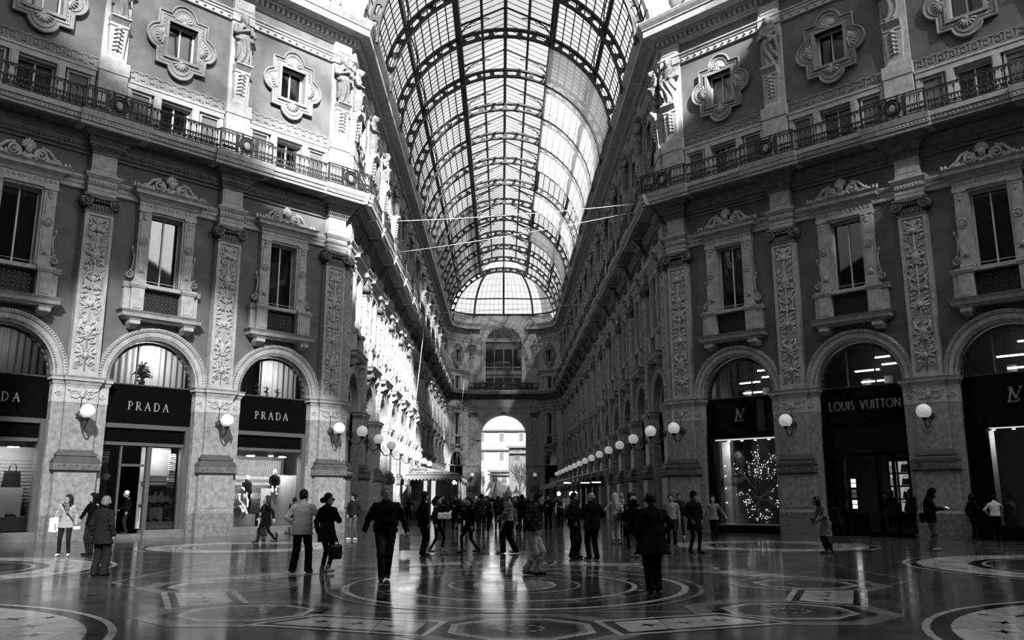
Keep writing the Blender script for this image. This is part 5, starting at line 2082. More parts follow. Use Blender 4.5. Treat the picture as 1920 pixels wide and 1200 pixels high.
# bright reveal boards and office lights in the right-hand arched windows
for i in range(3):
    n = SHOP[(1, i)]
    for k, (x0, x1, y, z) in enumerate(((-.9, .2, -2.2, 7.35), (.35, 1.1, -2.2, 7.55), (-.4, .6, -1.6, 6.75), (-.2, .5, -2.8, 8.0))):
        simple(1, i, 'ceiling_tube_light', '%s white tube light in the arched window over the %s' % (('long', 'short', 'lowest', 'highest')[k], n), 'tube light', 'tube_light', lambda b: b.box(x0, x1, y - .05, y + .05, z, z + .06), 'tube lights over the right shops')
    simple(1, i, 'office_desk', 'pale office counter inside the arched window over the %s' % n, 'counter', 'display_grey', lambda b: (b.box(-1.3, 1.4, -2.6, -2.2, 6.43, 6.6), b.box(-.5, -.15, -2.1, -1.9, 6.43, 6.95), b.box(.5, .9, -2.1, -1.9, 6.43, 7.0)), 'office counters')

# --- right: branch display with little lights, lit pictures, sparkling pieces
def branches(i, cx, cz, y, label, spec, seed):
    o, T = put(1, i, 'branch_display', label, 'branch sculpture', 'branch displays')
    rnd = random.Random(seed)
    w, l = VB(T), VB(T)
    for k in range(spec['n']):
        a = rnd.uniform(*spec['a'])
        L = rnd.uniform(*spec['L'])
        p = Vector((cx, y, cz))
        d = Vector((math.cos(a), rnd.uniform(-.15, .1), math.sin(a)))
        P = [p.copy()]
        for q in range(5):
            d = (d + Vector((rnd.uniform(-.2, .2), rnd.uniform(-.07, .05), rnd.uniform(-.1, .22)))).normalized()
            p = p + d * L / 5
            P.append(p.copy())
            if q > 1:
                e = (d + Vector((rnd.uniform(-.9, .9), rnd.uniform(-.3, .3), rnd.uniform(-.5, .9)))).normalized()
                w.tube([p, p + e * L * .16], [.010, .004], 4)
                if rnd.random() < .45:
                    l.ell(tuple(p + e * L * .16), (.014,) * 3, 5, 4)
        w.tube(P, [.022, .018, .015, .012, .009, .006], 5)
        l.ell(tuple(P[-1]), (.02,) * 3, 5, 4)
    w.obj('branches', 'cloth_mid', o)
    tag(l.obj('fairy_lights', 'bulb', o), kind='stuff')


branches(0, .45, 1.75, -1.1, 'bare branch sculpture with tiny lights in the glowing shop window', dict(n=46, a=(.75, 2.4), L=(1.0, 2.2)), 3)
branches(0, .45, 1.65, -1.05, 'lower fan of radiating twigs under the branch sculpture', dict(n=34, a=(2.6, 6.8), L=(.6, 1.15)), 5)
branches(2, 1.35, 3.0, -1.2, 'upper sparkling twig cluster in the shop window at the right edge', dict(n=16, a=(0, 6.3), L=(.3, .7)), 8)
branches(2, 1.25, 1.6, -1.2, 'lower sparkling twig cluster in the shop window at the right edge', dict(n=16, a=(0, 6.3), L=(.3, .7)), 9)
for i, x0, x1, z0, z1 in ((0, -1.7, -1.27, .34, 4.4), (2, -1.8, -1.15, .55, 4.3)):
    simple(1, i, 'display_reveal', 'pale upright side panel inside the %s' % SHOP[(1, i)], 'panel', 'display_grey', lambda b: b.box(x0, x1, -1.5, -1.45, z0, z1), 'pale side panels')
    simple(1, i, 'strip_light', 'thin bright strip light along the top of the %s' % SHOP[(1, i)], 'strip light', 'screen', lambda b: b.box(-1.65 if i == 0 else -1.1, 1.75, -.8, -.74, z1 + .02, z1 + .07), 'strip lights')
    for k in range(4):
        simple(1, i, 'spot_light', '%s small spotlight under the top of the %s' % (ORD[k], SHOP[(1, i)]), 'spotlight', 'bulb', lambda b: b.lathe([(0, 0), (.07, 0), (.06, -.04), (0, -.04)], 10, (-1.0 + .72 * k, -.95, z1)), 'shop window spotlights')
simple(1, 0, 'display_ledge', 'pale lit ledge along the bottom of the glowing branch window', 'ledge', 'white_display', lambda b: b.box(-1.68, 1.78, -1.5, -.66, .33, .39))
simple(1, 0, 'display_pedestal', 'grey slab pedestal left of the branch sculpture', 'pedestal', 'cloth_grey', lambda b: (b.box(-1.0, -.55, -1.6, -1.3, .39, 2.35), b.box(-1.04, -.4, -1.62, -1.2, 2.35, 2.6)))
simple(1, 0, 'display_lantern', 'small wall panel with a bulb left of the branch sculpture', 'panel', 'cloth_charcoal', lambda b: b.box(-1.0, -.55, -1.66, -1.6, 2.7, 3.7))
for k in range(4):
    simple(1, 0, 'light_bulb', '%s small bulb up the left edge of the branch window' % ORD[k], 'bulb', 'bulb', lambda b: b.ell((-1.5, -1.3, (1.4, 2.1, 2.7, 3.2)[k]), (.035,) * 3, 6, 5), 'edge bulbs')
for r in range(4):
    for c, (x0, x1) in enumerate(((.24, .52), (.62, 1.16))):
        z = 2.95 - .56 * r
        o, T = put(1, 1, 'lit_picture', '%s backlit picture in the %s column behind the dark entrance' % (('top', 'second', 'third', 'lowest')[r], ('narrow', 'wide')[c]), 'picture', 'backlit handbag pictures')
        b = VB(T)
        b.box(x0, x1, -2.3, -2.27, z - .23, z + .25)
        b.obj('panel', 'picture', o)
        b = VB(T)
        if c:
            xm = (x0 + x1) / 2
            b.taper(xm - .19, xm + .19, -2.262, -2.255, z - .22, xm - .13, xm + .13, -2.262, -2.255, z + (.06 if r else .12))
            b.tube([(xm - .1, -2.258, z + .04), (xm - .06, -2.258, z + .18), (xm + .06, -2.258, z + .18), (xm + .1, -2.258, z + .04)], .012, 5)
        else:
            b.box(x0 + .04, x0 + .08, -2.262, -2.255, z - .2, z + .1)
        b.obj('pictured_bag', 'shoe_black', o)
simple(1, 1, 'picture_rack', 'black rack holding the backlit pictures', 'rack', 'black_panel', lambda b: (b.box(.1, 1.3, -2.4, -2.32, .4, 3.4), b.box(.53, .61, -2.32, -2.24, .4, 3.4)))
for k in range(6):
    z = 2.36 - .2 * k - (.06 if k > 1 else 0) - (.06 if k > 3 else 0)
    simple(1, 1, 'lit_sign_tile', '%s lit tile from the top of the small directory inside the entrance' % ORD[k], 'sign tile', 'screen' if k not in (2, 3) else 'display_grey', lambda b: b.box(-1.05, -.85, -1.1, -1.06, z - .08, z + .08), 'directory tiles')
simple(1, 1, 'directory_board', 'black upright directory board inside the entrance', 'board', 'black_panel', lambda b: b.box(-1.09, -.81, -1.16, -1.11, .2, 2.5))
simple(1, 1, 'entrance_panel', 'grey curtain panel left inside the dark entrance', 'panel', 'cloth_charcoal', lambda b: b.box(-1.75, -1.2, -1.0, -.95, .2, 3.4))
simple(1, 1, 'entrance_panel', 'grey upper panel over the dark entrance', 'panel', 'cloth_charcoal', lambda b: b.box(-1.6, 1.7, -1.5, -1.45, 3.6, 4.7))
simple(1, 1, 'dark_case', 'dark case standing left inside the entrance', 'case', 'black_panel', lambda b: b.box(-1.0, -.3, -.95, -.65, .2, 1.0))

# --- shopfronts along the arcade
t = thing('shopfront', None, None)
b = MB()
b.box(-1.9, 1.9, -.7, -.5, 4.6, 6.45)
b.obj('sign_board', 'black_panel', t)
b = MB()
for x in (-1.86, -.62, .62, 1.86):
    b.box(x - .05, x + .05, -.7, -.55, 0, 4.6)
b.box(-1.9, 1.9, -.7, -.5, 3.4, 3.5)
b.box(-1.9, 1.9, -.8, -.4, 0, .3)
b.obj('frame', 'sash_dark', t)
b = MB()
b.box(-1.86, 1.86, -.63, -.62, .3, 4.6)
b.obj('glass', 'pane', t)
PF = Proto(t)
for sd in (-1, 1):
    for k in range(NB - 1):
        PF.put(at('a', sd, SA * (k + .5)), RZ[('a', sd)], '%s dark shopfront along the %s arcade from the octagon' % (ORD[k], SIDE[sd]), 'shopfront', '%s arcade shopfronts' % SIDE[sd])
    PF.put((sd * 6.75, 127.35, 0), R(180) - sd * R(43.7), 'dark shopfront on the far end wall %s of the great arch' % SIDE[sd], 'shopfront', 'end wall shopfronts').scale = (.62, 1, 1)

# ------------------------------------------------------------------ cafe pavilions with awnings
SCR = {'G': (.85, [(ar(.45, .55, .4, .45, 50, 330, 16) + [(.62, .45), (.8, .5), (.72, .0), (.4, -.25), (.15, -.1)], 1)]),
       'a': (.5, [(ar(.25, .22, .22, .22, 30, 390, 14), .8), ([(.45, .45), (.42, .08), (.55, .05)], .8)]),
       'l': (.28, [([(0, .1), (.22, .7), (.2, 1.0), (.08, .9), (.06, .2), (.14, .02), (.3, .1)], .8)]),
       'e': (.42, [([(.04, .2), (.34, .3), (.28, .45), (.12, .42), (.04, .2), (.14, .02), (.4, .12)], .8)]),
       'r': (.36, [([(.02, .4), (.12, .45), (.12, 0)], .8), ([(.12, .3), (.24, .46), (.36, .42)], .8)]),
       'i': (.2, [([(.06, .42), (.06, .08), (.16, .03)], .8), ([(.08, .6), (.1, .64)], .8)])}
BLK = {'R': [[(0, 0), (0, 1), (.5, .9), (.5, .6), (0, .5), (.5, 0)]], 'E': [[(.5, 0), (0, 0), (0, 1), (.5, 1)], [(0, .5), (.4, .5)]], 'S': [[(.5, .9), (.1, 1), (0, .75), (.5, .3), (.4, 0), (0, .1)]], 'T': [[(0, 1), (.6, 1)], [(.3, 1), (.3, 0)]],
       'A': [[(0, 0), (.3, 1), (.6, 0)], [(.15, .4), (.45, .4)]], 'U': [[(0, 1), (0, .1), (.25, 0), (.5, .1), (.5, 1)]], 'N': [[(0, 0), (0, 1), (.5, 0), (.5, 1)]], 'I': [[(.1, 0), (.1, 1)]], 'O': [[(0, .2), (0, .8), (.25, 1), (.5, .8), (.5, .2), (.25, 0), (0, .2)]], ' ': []}


def scallop(b, x0, x1, z0, z1, n, fn):
    """valance with a pointed lower edge; fn maps (s, z) to a point"""
    for i in range(n):
        a, c = x0 + (x1 - x0) * i / n, x0 + (x1 - x0) * (i + 1) / n
        m = (a + c) / 2
        b.add([fn(a, z1), fn(c, z1), fn(c, z0), fn(m, z0 - .16), fn(a, z0)], [(0, 1, 2, 3, 4)])


t = thing('cafe_pavilion', 'glazed cafe pavilion under the pale lettered awning by the left arcade wall', 'cafe pavilion', (0, 0, 0))
xa, xb, ya, yb = -7.55, -3.45, 66.0, 79.5
b = MB()
for y in (ya + .15, 70.5, 75, yb - .1):
    for x in ((-7.3, -5.85, -3.6) if y < 67 else (-3.6,)):
        b.box(x - .06, x + .06, y - .06, y + .06, 0, 3.3)
b.box(-7.4, -3.5, ya + .1, ya + .2, 1.25, 1.35)
b.box(-7.4, -3.5, ya + .1, ya + .2, 3.2, 3.32)
b.box(-3.66, -3.54, ya + .1, yb, 3.2, 3.32)
b.tube([(-4.62 + .62 * math.cos(PI * q / 12), ya + .12, 2.2 + .75 * math.sin(PI * q / 12)) for q in range(13)], .05, 6)
b.box(-5.27, -5.2, ya + .1, ya + .2, 0, 3.2)
b.box(-4.02, -3.95, ya + .1, ya + .2, 0, 3.2)
b.obj('frame', 'stone_dark', t)
b = MB()
b.box(-7.4, -3.6, ya + .14, ya + .15, .1, 3.2)
b.box(-3.61, -3.6, ya + .15, yb, .1, 3.2)
b.obj('glass', 'shop_glass', t)
b = MB()
for x0, x1 in ((-6.35, -5.95), (-5.75, -5.35)):
    b.box(x0, x1, 68, 68.05, .3, 3.0)
tag(b.obj('lit_panel', 'screen', t), 'bright lit door panels')
b = MB()
b.box(-7.4, -3.7, 68.6, 68.7, 0, 3.2)
b.obj('back_panel', 'room_dark', t)
for nm, lab in (('awning', 'pale lettered awning with pointed valance over the left cafe pavilion'),):
    t = thing('awning', lab, 'awning', (0, 0, 0))
    b = MB()
    A, B_, Cc, D = (xa, ya, 4.2), (xb, ya, 3.5), (xb, yb, 3.5), (xa, yb, 4.2)
    b.add([A, B_, Cc, D], [(0, 1, 2, 3)])
    b.add([(xa, ya, 4.2), (xb, ya, 3.5), (xb, ya, 3.42), (xa, ya, 3.42)], [(0, 1, 2, 3)])
    b.obj('canopy', 'awning', t)
    b = MB()
    scallop(b, xa, xb, 3.12, 3.36, 15, lambda s_, z: (s_, ya - .02, z))
    scallop(b, ya, yb, 3.12, 3.36, 40, lambda s_, z: (xb + .02, s_, z))
    b.obj('valance', 'awning', t)
    b = MB()
    b.box(xa, xb + .05, ya - .03, ya + .05, 3.36, 3.43)
    b.box(xb - .03, xb + .05, ya, yb, 3.36, 3.43)
    b.obj('edge_bar', 'awning_dark', t)
    b = MB()
    x = -7.3
    for c in 'Galleria':
        gw, st = SCR[c]
        for pts, wt in st:
            ribbon(b, pts, .055 * wt, ya - .02, ya - .01, .36, x, 3.70, .25)
        x += (gw + .03) * .37
    x = -7.3
    for c in 'RESTAURANT RISTORANTE':
        for pts in BLK[c]:
            ribbon(b, pts, .028, ya - .02, ya - .01, .12, x, 3.49)
        x += .125
    b.obj('lettering', 'awning_dark', t)
tag(MB().ell((-3.95, 67.2, 2.85), (.16,) * 3, 12, 8).ell((-3.7, 67.4, 2.8), (.1,) * 3, 10, 6).obj('pendant_lamp', 'bulb'), 'bright round lamps under the left cafe awning', 'lamp')

t = thing('awning', 'dark sloping awning with a white edge pole along the right arcade cafe', 'awning', (0, 0, 0))
b = MB()
b.add([(8.3, 68, 3.9), (3.95, 68, 2.95), (3.95, 97, 2.95), (8.3, 97, 3.9)], [(0, 1, 2, 3)])
b.obj('canopy', 'awning', t)
b = MB()
scallop(b, 3.95, 4.6, 2.62, 2.9, 3, lambda s_, z: (s_, 67.98, z))
scallop(b, 68, 97, 2.62, 2.95, 60, lambda s_, z: (3.93, s_, z))
b.obj('valance', 'awning', t)
b = MB()
b.tube([(8.3, 67.9, 3.95), (3.9, 67.9, 2.85)], .045, 6)
tag(b.obj('edge_pole', 'cable', t), 'white edge pole')
b = MB()
for y in (68.5, 76, 84, 92):
    b.box(3.98, 4.06, y - .04, y + .04, 0, 2.9)
b.box(3.98, 4.06, 68, 97, 2.66, 2.74)
b.tube([(4.02, 70 + 2.2 * math.cos(PI * q / 12), 1.9 + .8 * math.sin(PI * q / 12)) for q in range(13)], .04, 6)
b.obj('frame', 'iron', t)
for k, (x, y) in enumerate(((4.8, 71), (5.2, 73), (6.6, 71.5), (7.3, 69.5))):
    tag(MB().box(x - .35, x + .35, y - .06, y + .06, 2.86, 2.92).obj('tube_light', 'tube_light'), '%s white tube light from the street side under the right awning' % ORD[k], 'tube light', 'tube lights under the right awning')
for k, (x, z) in enumerate(((4.28, 2.0), (5.28, 2.0), (5.62, 2.0))):
    t = thing('globe_pendant', '%s of three glowing round lamps under the right awning' % ('left', 'middle', 'right')[k], 'lamp', (x, 69.5, z), 0, 'round lamps under the right awning')
    MB().ell((0, 0, 0), (.16,) * 3, 14, 10).obj('globe', 'bulb', t)
    MB().tube([(0, 0, .14), (0, 0, 1.0)], .012, 5).obj('rod', 'iron', t)
t = thing('menu_board', 'white menu board on a stand by the right cafe', 'menu board', (4.55, 66.5, 0))
MB().box(-.36, .36, -.02, .02, 1.15, 1.65).obj('panel', 'white', t)
MB().box(-.03, .03, .02, .06, 0, 1.5).box(-.25, .25, -.1, .2, 0, .04).obj('stand', 'iron', t)

# ------------------------------------------------------------------ wires across the arcade
def wire(label, pts, r=.02):
    b = MB()
    P = []
    for a, c in zip(pts[:-1], pts[1:]):
        a, c = Vector(a), Vector(c)
        for q in range(8):
            f = q / 8
            P.append(a.lerp(c, f) + Vector((0, 0, -.5 * 4 * f * (1 - f) * .3)))
    P.append(Vector(pts[-1]))
    b.tube(P, r, 5)
    tag(b.obj('support_wire', 'cable'), label, 'wire', 'support wires')


wire('pale wire spanning the arcade from the right balcony corner', [(-7.4, 50, 18.2), (7.4, 47, 18.3)])
wire('second pale wire from the right balcony corner, sagging lower', [(-7.3, 56, 18.0), (7.4, 47.3, 17.9)])
wire('thin wire across the arcade further back', [(-7.4, 78, 18.6), (7.3, 74, 18.6)], .018)
wire('slanting pale rope hanging down the left arcade wall', [(-7.35, 78, 18.9), (-7.3, 70, 9.6)], .02)
wire('thin hanging wire near the far left corner', [(-5.2, 112, 17.0), (-6.2, 108, 4.5)], .015)

# ------------------------------------------------------------------ the street beyond the great arch
b = MB()
b.add([(-90, 131.6, -.01), (90, 131.6, -.01), (90, 330, -.01), (-90, 330, -.01)], [(0, 1, 2, 3)])
struct(b.obj('street', 'outside_white'), 'sunlit square beyond the arch', 'street')


def building(name, label, x0, x1, y, z1, m, nwin, nfl, roof=True, cor=(.5,)):
    t = thing(name, label, 'building', ((x0 + x1) / 2, y, 0))
    w = x1 - x0
    b = MB()
    b.box(-w / 2, w / 2, 0, 14, 0, z1)
    b.obj('wall', m, t)
    for f_ in cor:
        b = MB()
        b.box(-w / 2 - .4, w / 2 + .4, -.7, 0, z1 * f_ - .35, z1 * f_)
        b.obj('cornice', 'outside_grey', t)
    b = MB()
    b.box(-w / 2 - .5, w / 2 + .5, -.8, .3, z1 - .4, z1)
    b.obj('eaves', 'outside_grey', t)
    if roof:
        b = MB()
        b.taper(-w / 2, w / 2, 0, 14, z1, -w / 2 + 2, w / 2 - 2, 5, 9, z1 + 3)
        b.obj('roof', m, t)
    for fl in range(nfl):
        for k in range(nwin):
            x = -w / 2 + w * (k + .5) / nwin
            z = z1 * (fl + .35) / nfl
            h = z1 / nfl * .45
            fr = MB().box(x - .8, x + .8, -.12, .02, z - .15, z + h + .2).obj('window', m, t)
            MB().box(x - .5, x + .5, -.16, -.1, z, z + h).obj('pane', 'outside_dark' if m == 'outside_grey' else 'outside_grey', fr)


building('corner_building', 'large white sunlit building filling the arch behind', -26, 16, 205, 17.8, 'outside_white', 9, 4, True, (.74,))
building('palace', 'darker grey building right of the white one beyond the arch', 1.3, 18, 180, 12.4, 'outside_grey', 5, 3, False, (.9,))
building('low_pavilion', 'low white building with flat cornice in the middle beyond the arch', -2.6, 1.2, 172, 7.2, 'outside_white', 2, 2, False, (.9,))


def tree(x, y, h, seed, label):
    t = thing('bare_tree', label, 'tree', (x, y, 0), 0, 'bare trees beyond the arch')
    rnd = random.Random(seed)
    b = MB()
    tr = MB()
    tr.tube([(0, 0, 0), (.05, 0, h * .3), (0, .1, h * .5)], [.2, .16, .1], 6)
    tr.obj('trunk', 'branch', t)

    def grow(p, d, L, r, n):
        q = p + d * L
        b.tube([p, q], [r, r * .6], 4)
        if n:
            for _ in range(4):
                e = (d + Vector((rnd.uniform(-.7, .7), rnd.uniform(-.7, .7), rnd.uniform(-.2, .6)))).normalized()
                grow(p.lerp(q, rnd.uniform(.5, 1)), e, L * .68, r * .6, n - 1)
    for k in range(4):
        grow(Vector((0, 0, h * (.25 + .07 * k))), Vector((rnd.uniform(-.6, .6), rnd.uniform(-.6, .6), 1)).normalized(), h * .28, .08, 3)
    b.obj('branches', 'branch', t)


tree(3.0, 158, 8.6, 2, 'bare branching tree at the right beyond the arch')
tree(4.6, 150, 7.6, 4, 'second bare tree further right beyond the arch')
tree(-3.6, 156, 6.0, 6, 'low bare tree at the left beyond the arch')
for k, (x, y, h, w) in enumerate(((-1.3, 146, 4.4, 2.0), (.9, 150, 4.0, 2.2), (2.2, 147, 3.9, 1.5))):
    t = thing('market_tent', '%s dark peaked tent in the square beyond the arch' % ('leftmost', 'middle', 'rightmost')[k], 'tent', (x, y, 0), 0, 'peaked market tents')
    b = MB()
    n = 12
    prof = [(w * .55, 2.5), (w * .28, 2.7), (w * .1, h - .6), (.02, h)]
    b.lathe(prof, 4)
    b.obj('canopy', 'tent', t)
    MB().box(-w * .4, w * .4, -w * .4, w * .4, 0, .9).obj('counter', 'tent', t)
    b = MB()
    for sx in (-1, 1):
        for sy in (-1, 1):
            b.box(sx * w * .36 - .04, sx * w * .36 + .04, sy * w * .36 - .04, sy * w * .36 + .04, .9, 2.75)
    b.obj('poles', 'iron', t)

# unseen lamps added to brighten shop displays and the curtains over the left shops
for sd, i, vx, w_, z, e in ((-1, 0, -.9, -.70, 3.7, 200), (-1, 0, .8, -.70, 3.7, 230), (-1, 1, 1.0, -.70, 3.75, 120), (-1, 2, .9, -.72, 3.7, 150), (-1, 0, .3, -.85, 8.1, 40), (-1, 1, .4, -.85, 8.1, 50), (-1, 2, .3, -.85, 8.1, 9),
                            (1, 0, -1.0, -.8, 4.3, 45), (1, 1, -.6, -.8, 3.35, 16), (1, 2, -1.0, -.8, 4.2, 30)):
    l = bpy.data.lights.new('fill_lamp', 'AREA')
    l.energy = e
    l.size = .4 if z < 5 else .25
    o = bpy.data.objects.new('fill_lamp', l)
    C.objects.link(o)
    o.location = bay(sd, i) @ Vector((vx, w_, z))
    o.rotation_euler = (bay(sd, i).to_3x3() @ Vector((0, -1, -.75 if z > 5 else -1.6))).to_track_quat('-Z', 'Y').to_euler()

# ------------------------------------------------------------------ daylight
w = bpy.data.worlds.new('sky')
bpy.context.scene.world = w
w.use_nodes = True
nt = w.node_tree
bg = nt.nodes['Background']
tc = nt.nodes.new('ShaderNodeTexCoord')
nz = nt.nodes.new('ShaderNodeTexNoise')
nz.inputs['Scale'].default_value = 2.2
nz.inputs['Detail'].default_value = 4
nt.links.new(tc.outputs['Generated'], nz.inputs['Vector'])
cr = nt.nodes.new('ShaderNodeValToRGB')
cr.color_ramp.elements[0].position, cr.color_ramp.elements[1].position = .3, .7
cr.color_ramp.elements[0].color = (.75, .75, .75, 1)
cr.color_ramp.elements[1].color = (1, 1, 1, 1)
nt.links.new(nz.outputs['Fac'], cr.inputs['Fac'])
dt = nt.nodes.new('ShaderNodeVectorMath')
dt.operation = 'DOT_PRODUCT'
dt.inputs[1].default_value = (.85, -.45, .25)
nt.links.new(tc.outputs['Generated'], dt.inputs[0])
mr = nt.nodes.new('ShaderNodeMapRange')
mr.inputs['From Min'].default_value, mr.inputs['From Max'].default_value = -1, 1
mr.inputs['To Min'].default_value, mr.inputs['To Max'].default_value = SKYLO, SKYHI
nt.links.new(dt.outputs['Value'], mr.inputs['Value'])
mu = nt.nodes.new('ShaderNodeMix')
mu.data_type, mu.blend_type = 'RGBA', 'MULTIPLY'
mu.inputs[0].default_value = 1
nt.links.new(cr.outputs['Color'], mu.inputs[6])
nt.links.new(mr.outputs[0], mu.inputs[7])
nt.links.new(mu.outputs[2], bg.inputs['Color'])
bg.inputs['Strength'].default_value = SKY
sun = bpy.data.lights.new('sun', 'SUN')
sun.energy = SUN
sun.angle = R(1.6)
so = bpy.data.objects.new('sun', sun)
C.objects.link(so)
so.rotation_euler = Vector(SUND).to_track_quat('-Z', 'Y').to_euler()
# ------------------------------------------------------------------ people
def V3(*a):
    return np.array(a, float)


def ik(a, b, l1, l2, pole):
    """middle joint of a two-bone limb from a to b bending towards pole; b is pulled in when out of reach"""
    d = b - a
    L = np.linalg.norm(d)
    if L > (l1 + l2) * .998:
        b = a + d / L * (l1 + l2) * .998
        d = b - a
        L = np.linalg.norm(d)
    x = (l1 * l1 - l2 * l2 + L * L) / (2 * L)
    h = math.sqrt(max(l1 * l1 - x * x, 0))
    u = d / L
    p = pole - u * np.dot(pole, u)
    n = np.linalg.norm(p)
    p = p / n if n > 1e-6 else V3(0, 1, 0)
    return a + u * x + p * h, b


# wrist targets for the left arm (x > 0) at a body height of 1.75 m, facing -y; with elbow pole
ARM = {'down': ((.27, -.02, .90), (.3, 1, 0)), 'fwd': ((.27, -.26, .97), (.2, 1, -.3)), 'back': ((.26, .24, .95), (.2, 1, -.2)),
       'pocket': ((.215, -.09, .96), (1, .8, 0)), 'phone': ((.07, -.33, 1.17), (.8, .3, -1)), 'face': ((.10, -.21, 1.50), (1, .1, -1)),
       'chest': ((.0, -.26, 1.22), (1, .3, -.6)), 'hip': ((.24, -.19, 1.03), (1, .6, -.3)), 'out': ((.44, -.10, .98), (.2, 1, 0)),
       'wide': ((.40, -.06, .92), (.3, 1, 0)), 'behind': ((.08, .20, 1.0), (1, .8, 0)), 'lap': ((.12, -.30, .98), (1, .4, -.6)), 'camera': ((.06, -.24, 1.46), (1, .1, -1))}


class Body:
    """joints of one figure, 1.75 m reference, facing -y, feet at z = 0"""

    def __init__(s, feet=((.10, 0, 0), (-.10, 0, 0)), arms=('down', 'down'), turn=0., nod=0., lean=0., wide=1., hip=.93, fem=False, sit=False):
        s.w, s.fem, s.nod, s.turn = wide, fem, nod, turn
        s.feet = [V3(*f) for f in feet]
        dy = (s.feet[0][1] + s.feet[1][1]) / 2
        s.pel = V3((s.feet[0][0] + s.feet[1][0]) / 2, dy, hip)
        s.lean = lean
        up = V3(0, -math.sin(lean), math.cos(lean))
        s.up = up
        s.chest = s.pel + up * .36
        s.neck = s.pel + up * .54
        s.hd = s.neck + V3(0, -.035 - .10 * nod, .155 - .03 * nod)
        sw = (.175 if fem else .195) * (.6 + .4 * wide)
        s.sh = [s.pel + up * .475 + V3(k * sw, 0, 0) for k in (1, -1)]
        s.hips = [s.pel + V3(k * .095, 0, -.03) for k in (1, -1)]
        s.kn, s.an, s.el, s.wr = [], [], [], []
        for i in (0, 1):
            an = s.feet[i] + V3(0, .03, .085)
            k, an = ik(s.hips[i], an, .42, .42, V3(0, -1, .1))
            s.kn.append(k)
            s.an.append(an)
            a = arms[i]
            t, po = ARM[a] if isinstance(a, str) else a
            m = 1 if i == 0 else -1
            t = V3(t[0] * m, t[1], t[2]) + V3(s.pel[0], s.pel[1] + (s.chest[1] - s.pel[1]) * .6, s.pel[2] - .93)
            e, wv = ik(s.sh[i], t, .285, .255, V3(po[0] * m, po[1], po[2]))
            s.el.append(e)
            s.wr.append(wv)


def hand(sd, wr, d, m, curl=.5, detail=True):
    """palm, four fingers of unequal length and a thumb off the palm's side; m = +1 left, -1 right"""
    d = d / np.linalg.norm(d)
    side = np.cross(d, V3(m, .25, 0))
    side = side / (np.linalg.norm(side) + 1e-9)       # towards the thumb
    if side[1] > 0:
        side = -side
    pn = np.cross(side, d)
    if pn[0] * m > 0:
        pn = -pn                                       # palm turned to the body
    p1 = wr + d * .085
    for q in (-.026, 0, .026):
        sd.cap(wr + side * q * .6, p1 + side * q, .017, .016, k=.015)
    for q, L in ((.032, .068), (.011, .078), (-.011, .073), (-.032, .058)):
        b = p1 + side * q
        c1 = b + (d * math.cos(curl * .6) + pn * math.sin(curl * .6)) * L * .5
        c2 = c1 + (d * math.cos(curl * 1.5) + pn * math.sin(curl * 1.5)) * L * .5
        sd.cap(b, c1, .0098, .0088, k=.004).cap(c1, c2, .0088, .0072, k=.004)
    t0 = wr + d * .025 + side * .028
    t1 = t0 + (d * .55 + side * .65 + pn * .3) * .045
    t2 = t1 + (d * .9 + side * .1 + pn * .35) * .036
    sd.cap(t0, t1, .013, .0105, k=.01).cap(t1, t2, .0105, .0085, k=.004)


def rotz(p, c, a):
    x, y = p[0] - c[0], p[1] - c[1]
    return V3(c[0] + x * math.cos(a) - y * math.sin(a), c[1] + x * math.sin(a) + y * math.cos(a), p[2])


def head_prims(s, B, vox):
    h, t = B.hd, B.turn
    H = lambda x, y, z: rotz(h + V3(x, y, z + (-y - .0) * -.25 * B.nod), h, t)
    s.cap(B.neck + V3(0, .01, -.06), h + V3(0, .015, -.06), .058, .052)
    s.ball(H(0, .012, .035), .095, (.84, 1, 1.02), .02)
    s.cap(H(0, -.03, -.02), H(0, -.048, -.075), .068, .040, (1, 1, 1), .03)
    s.cap(H(.04, -.02, -.05), H(0, -.05, -.085), .035, .026, k=.03).cap(H(-.04, -.02, -.05), H(0, -.05, -.085), .035, .026, k=.03)
    s.cap(H(0, -.088, .015), H(0, -.108, -.022), .011, .016, k=.012)
    s.cap(H(.045, -.080, .028), H(-.045, -.080, .028), .014, k=.015)
    for m in (1, -1):
        s.ball(H(m * .082, .012, -.005), .026, (.45, .8, 1.25), .008)
    s.cut(H(.033, -.106, .008), H(.033, -.106, .008), .016, k=.012).cut(H(-.033, -.106, .008), H(-.033, -.106, .008), .016, k=.012)
    s.cap(H(.022, -.090, -.052), H(-.022, -.090, -.052), .0085, k=.008)
    return H


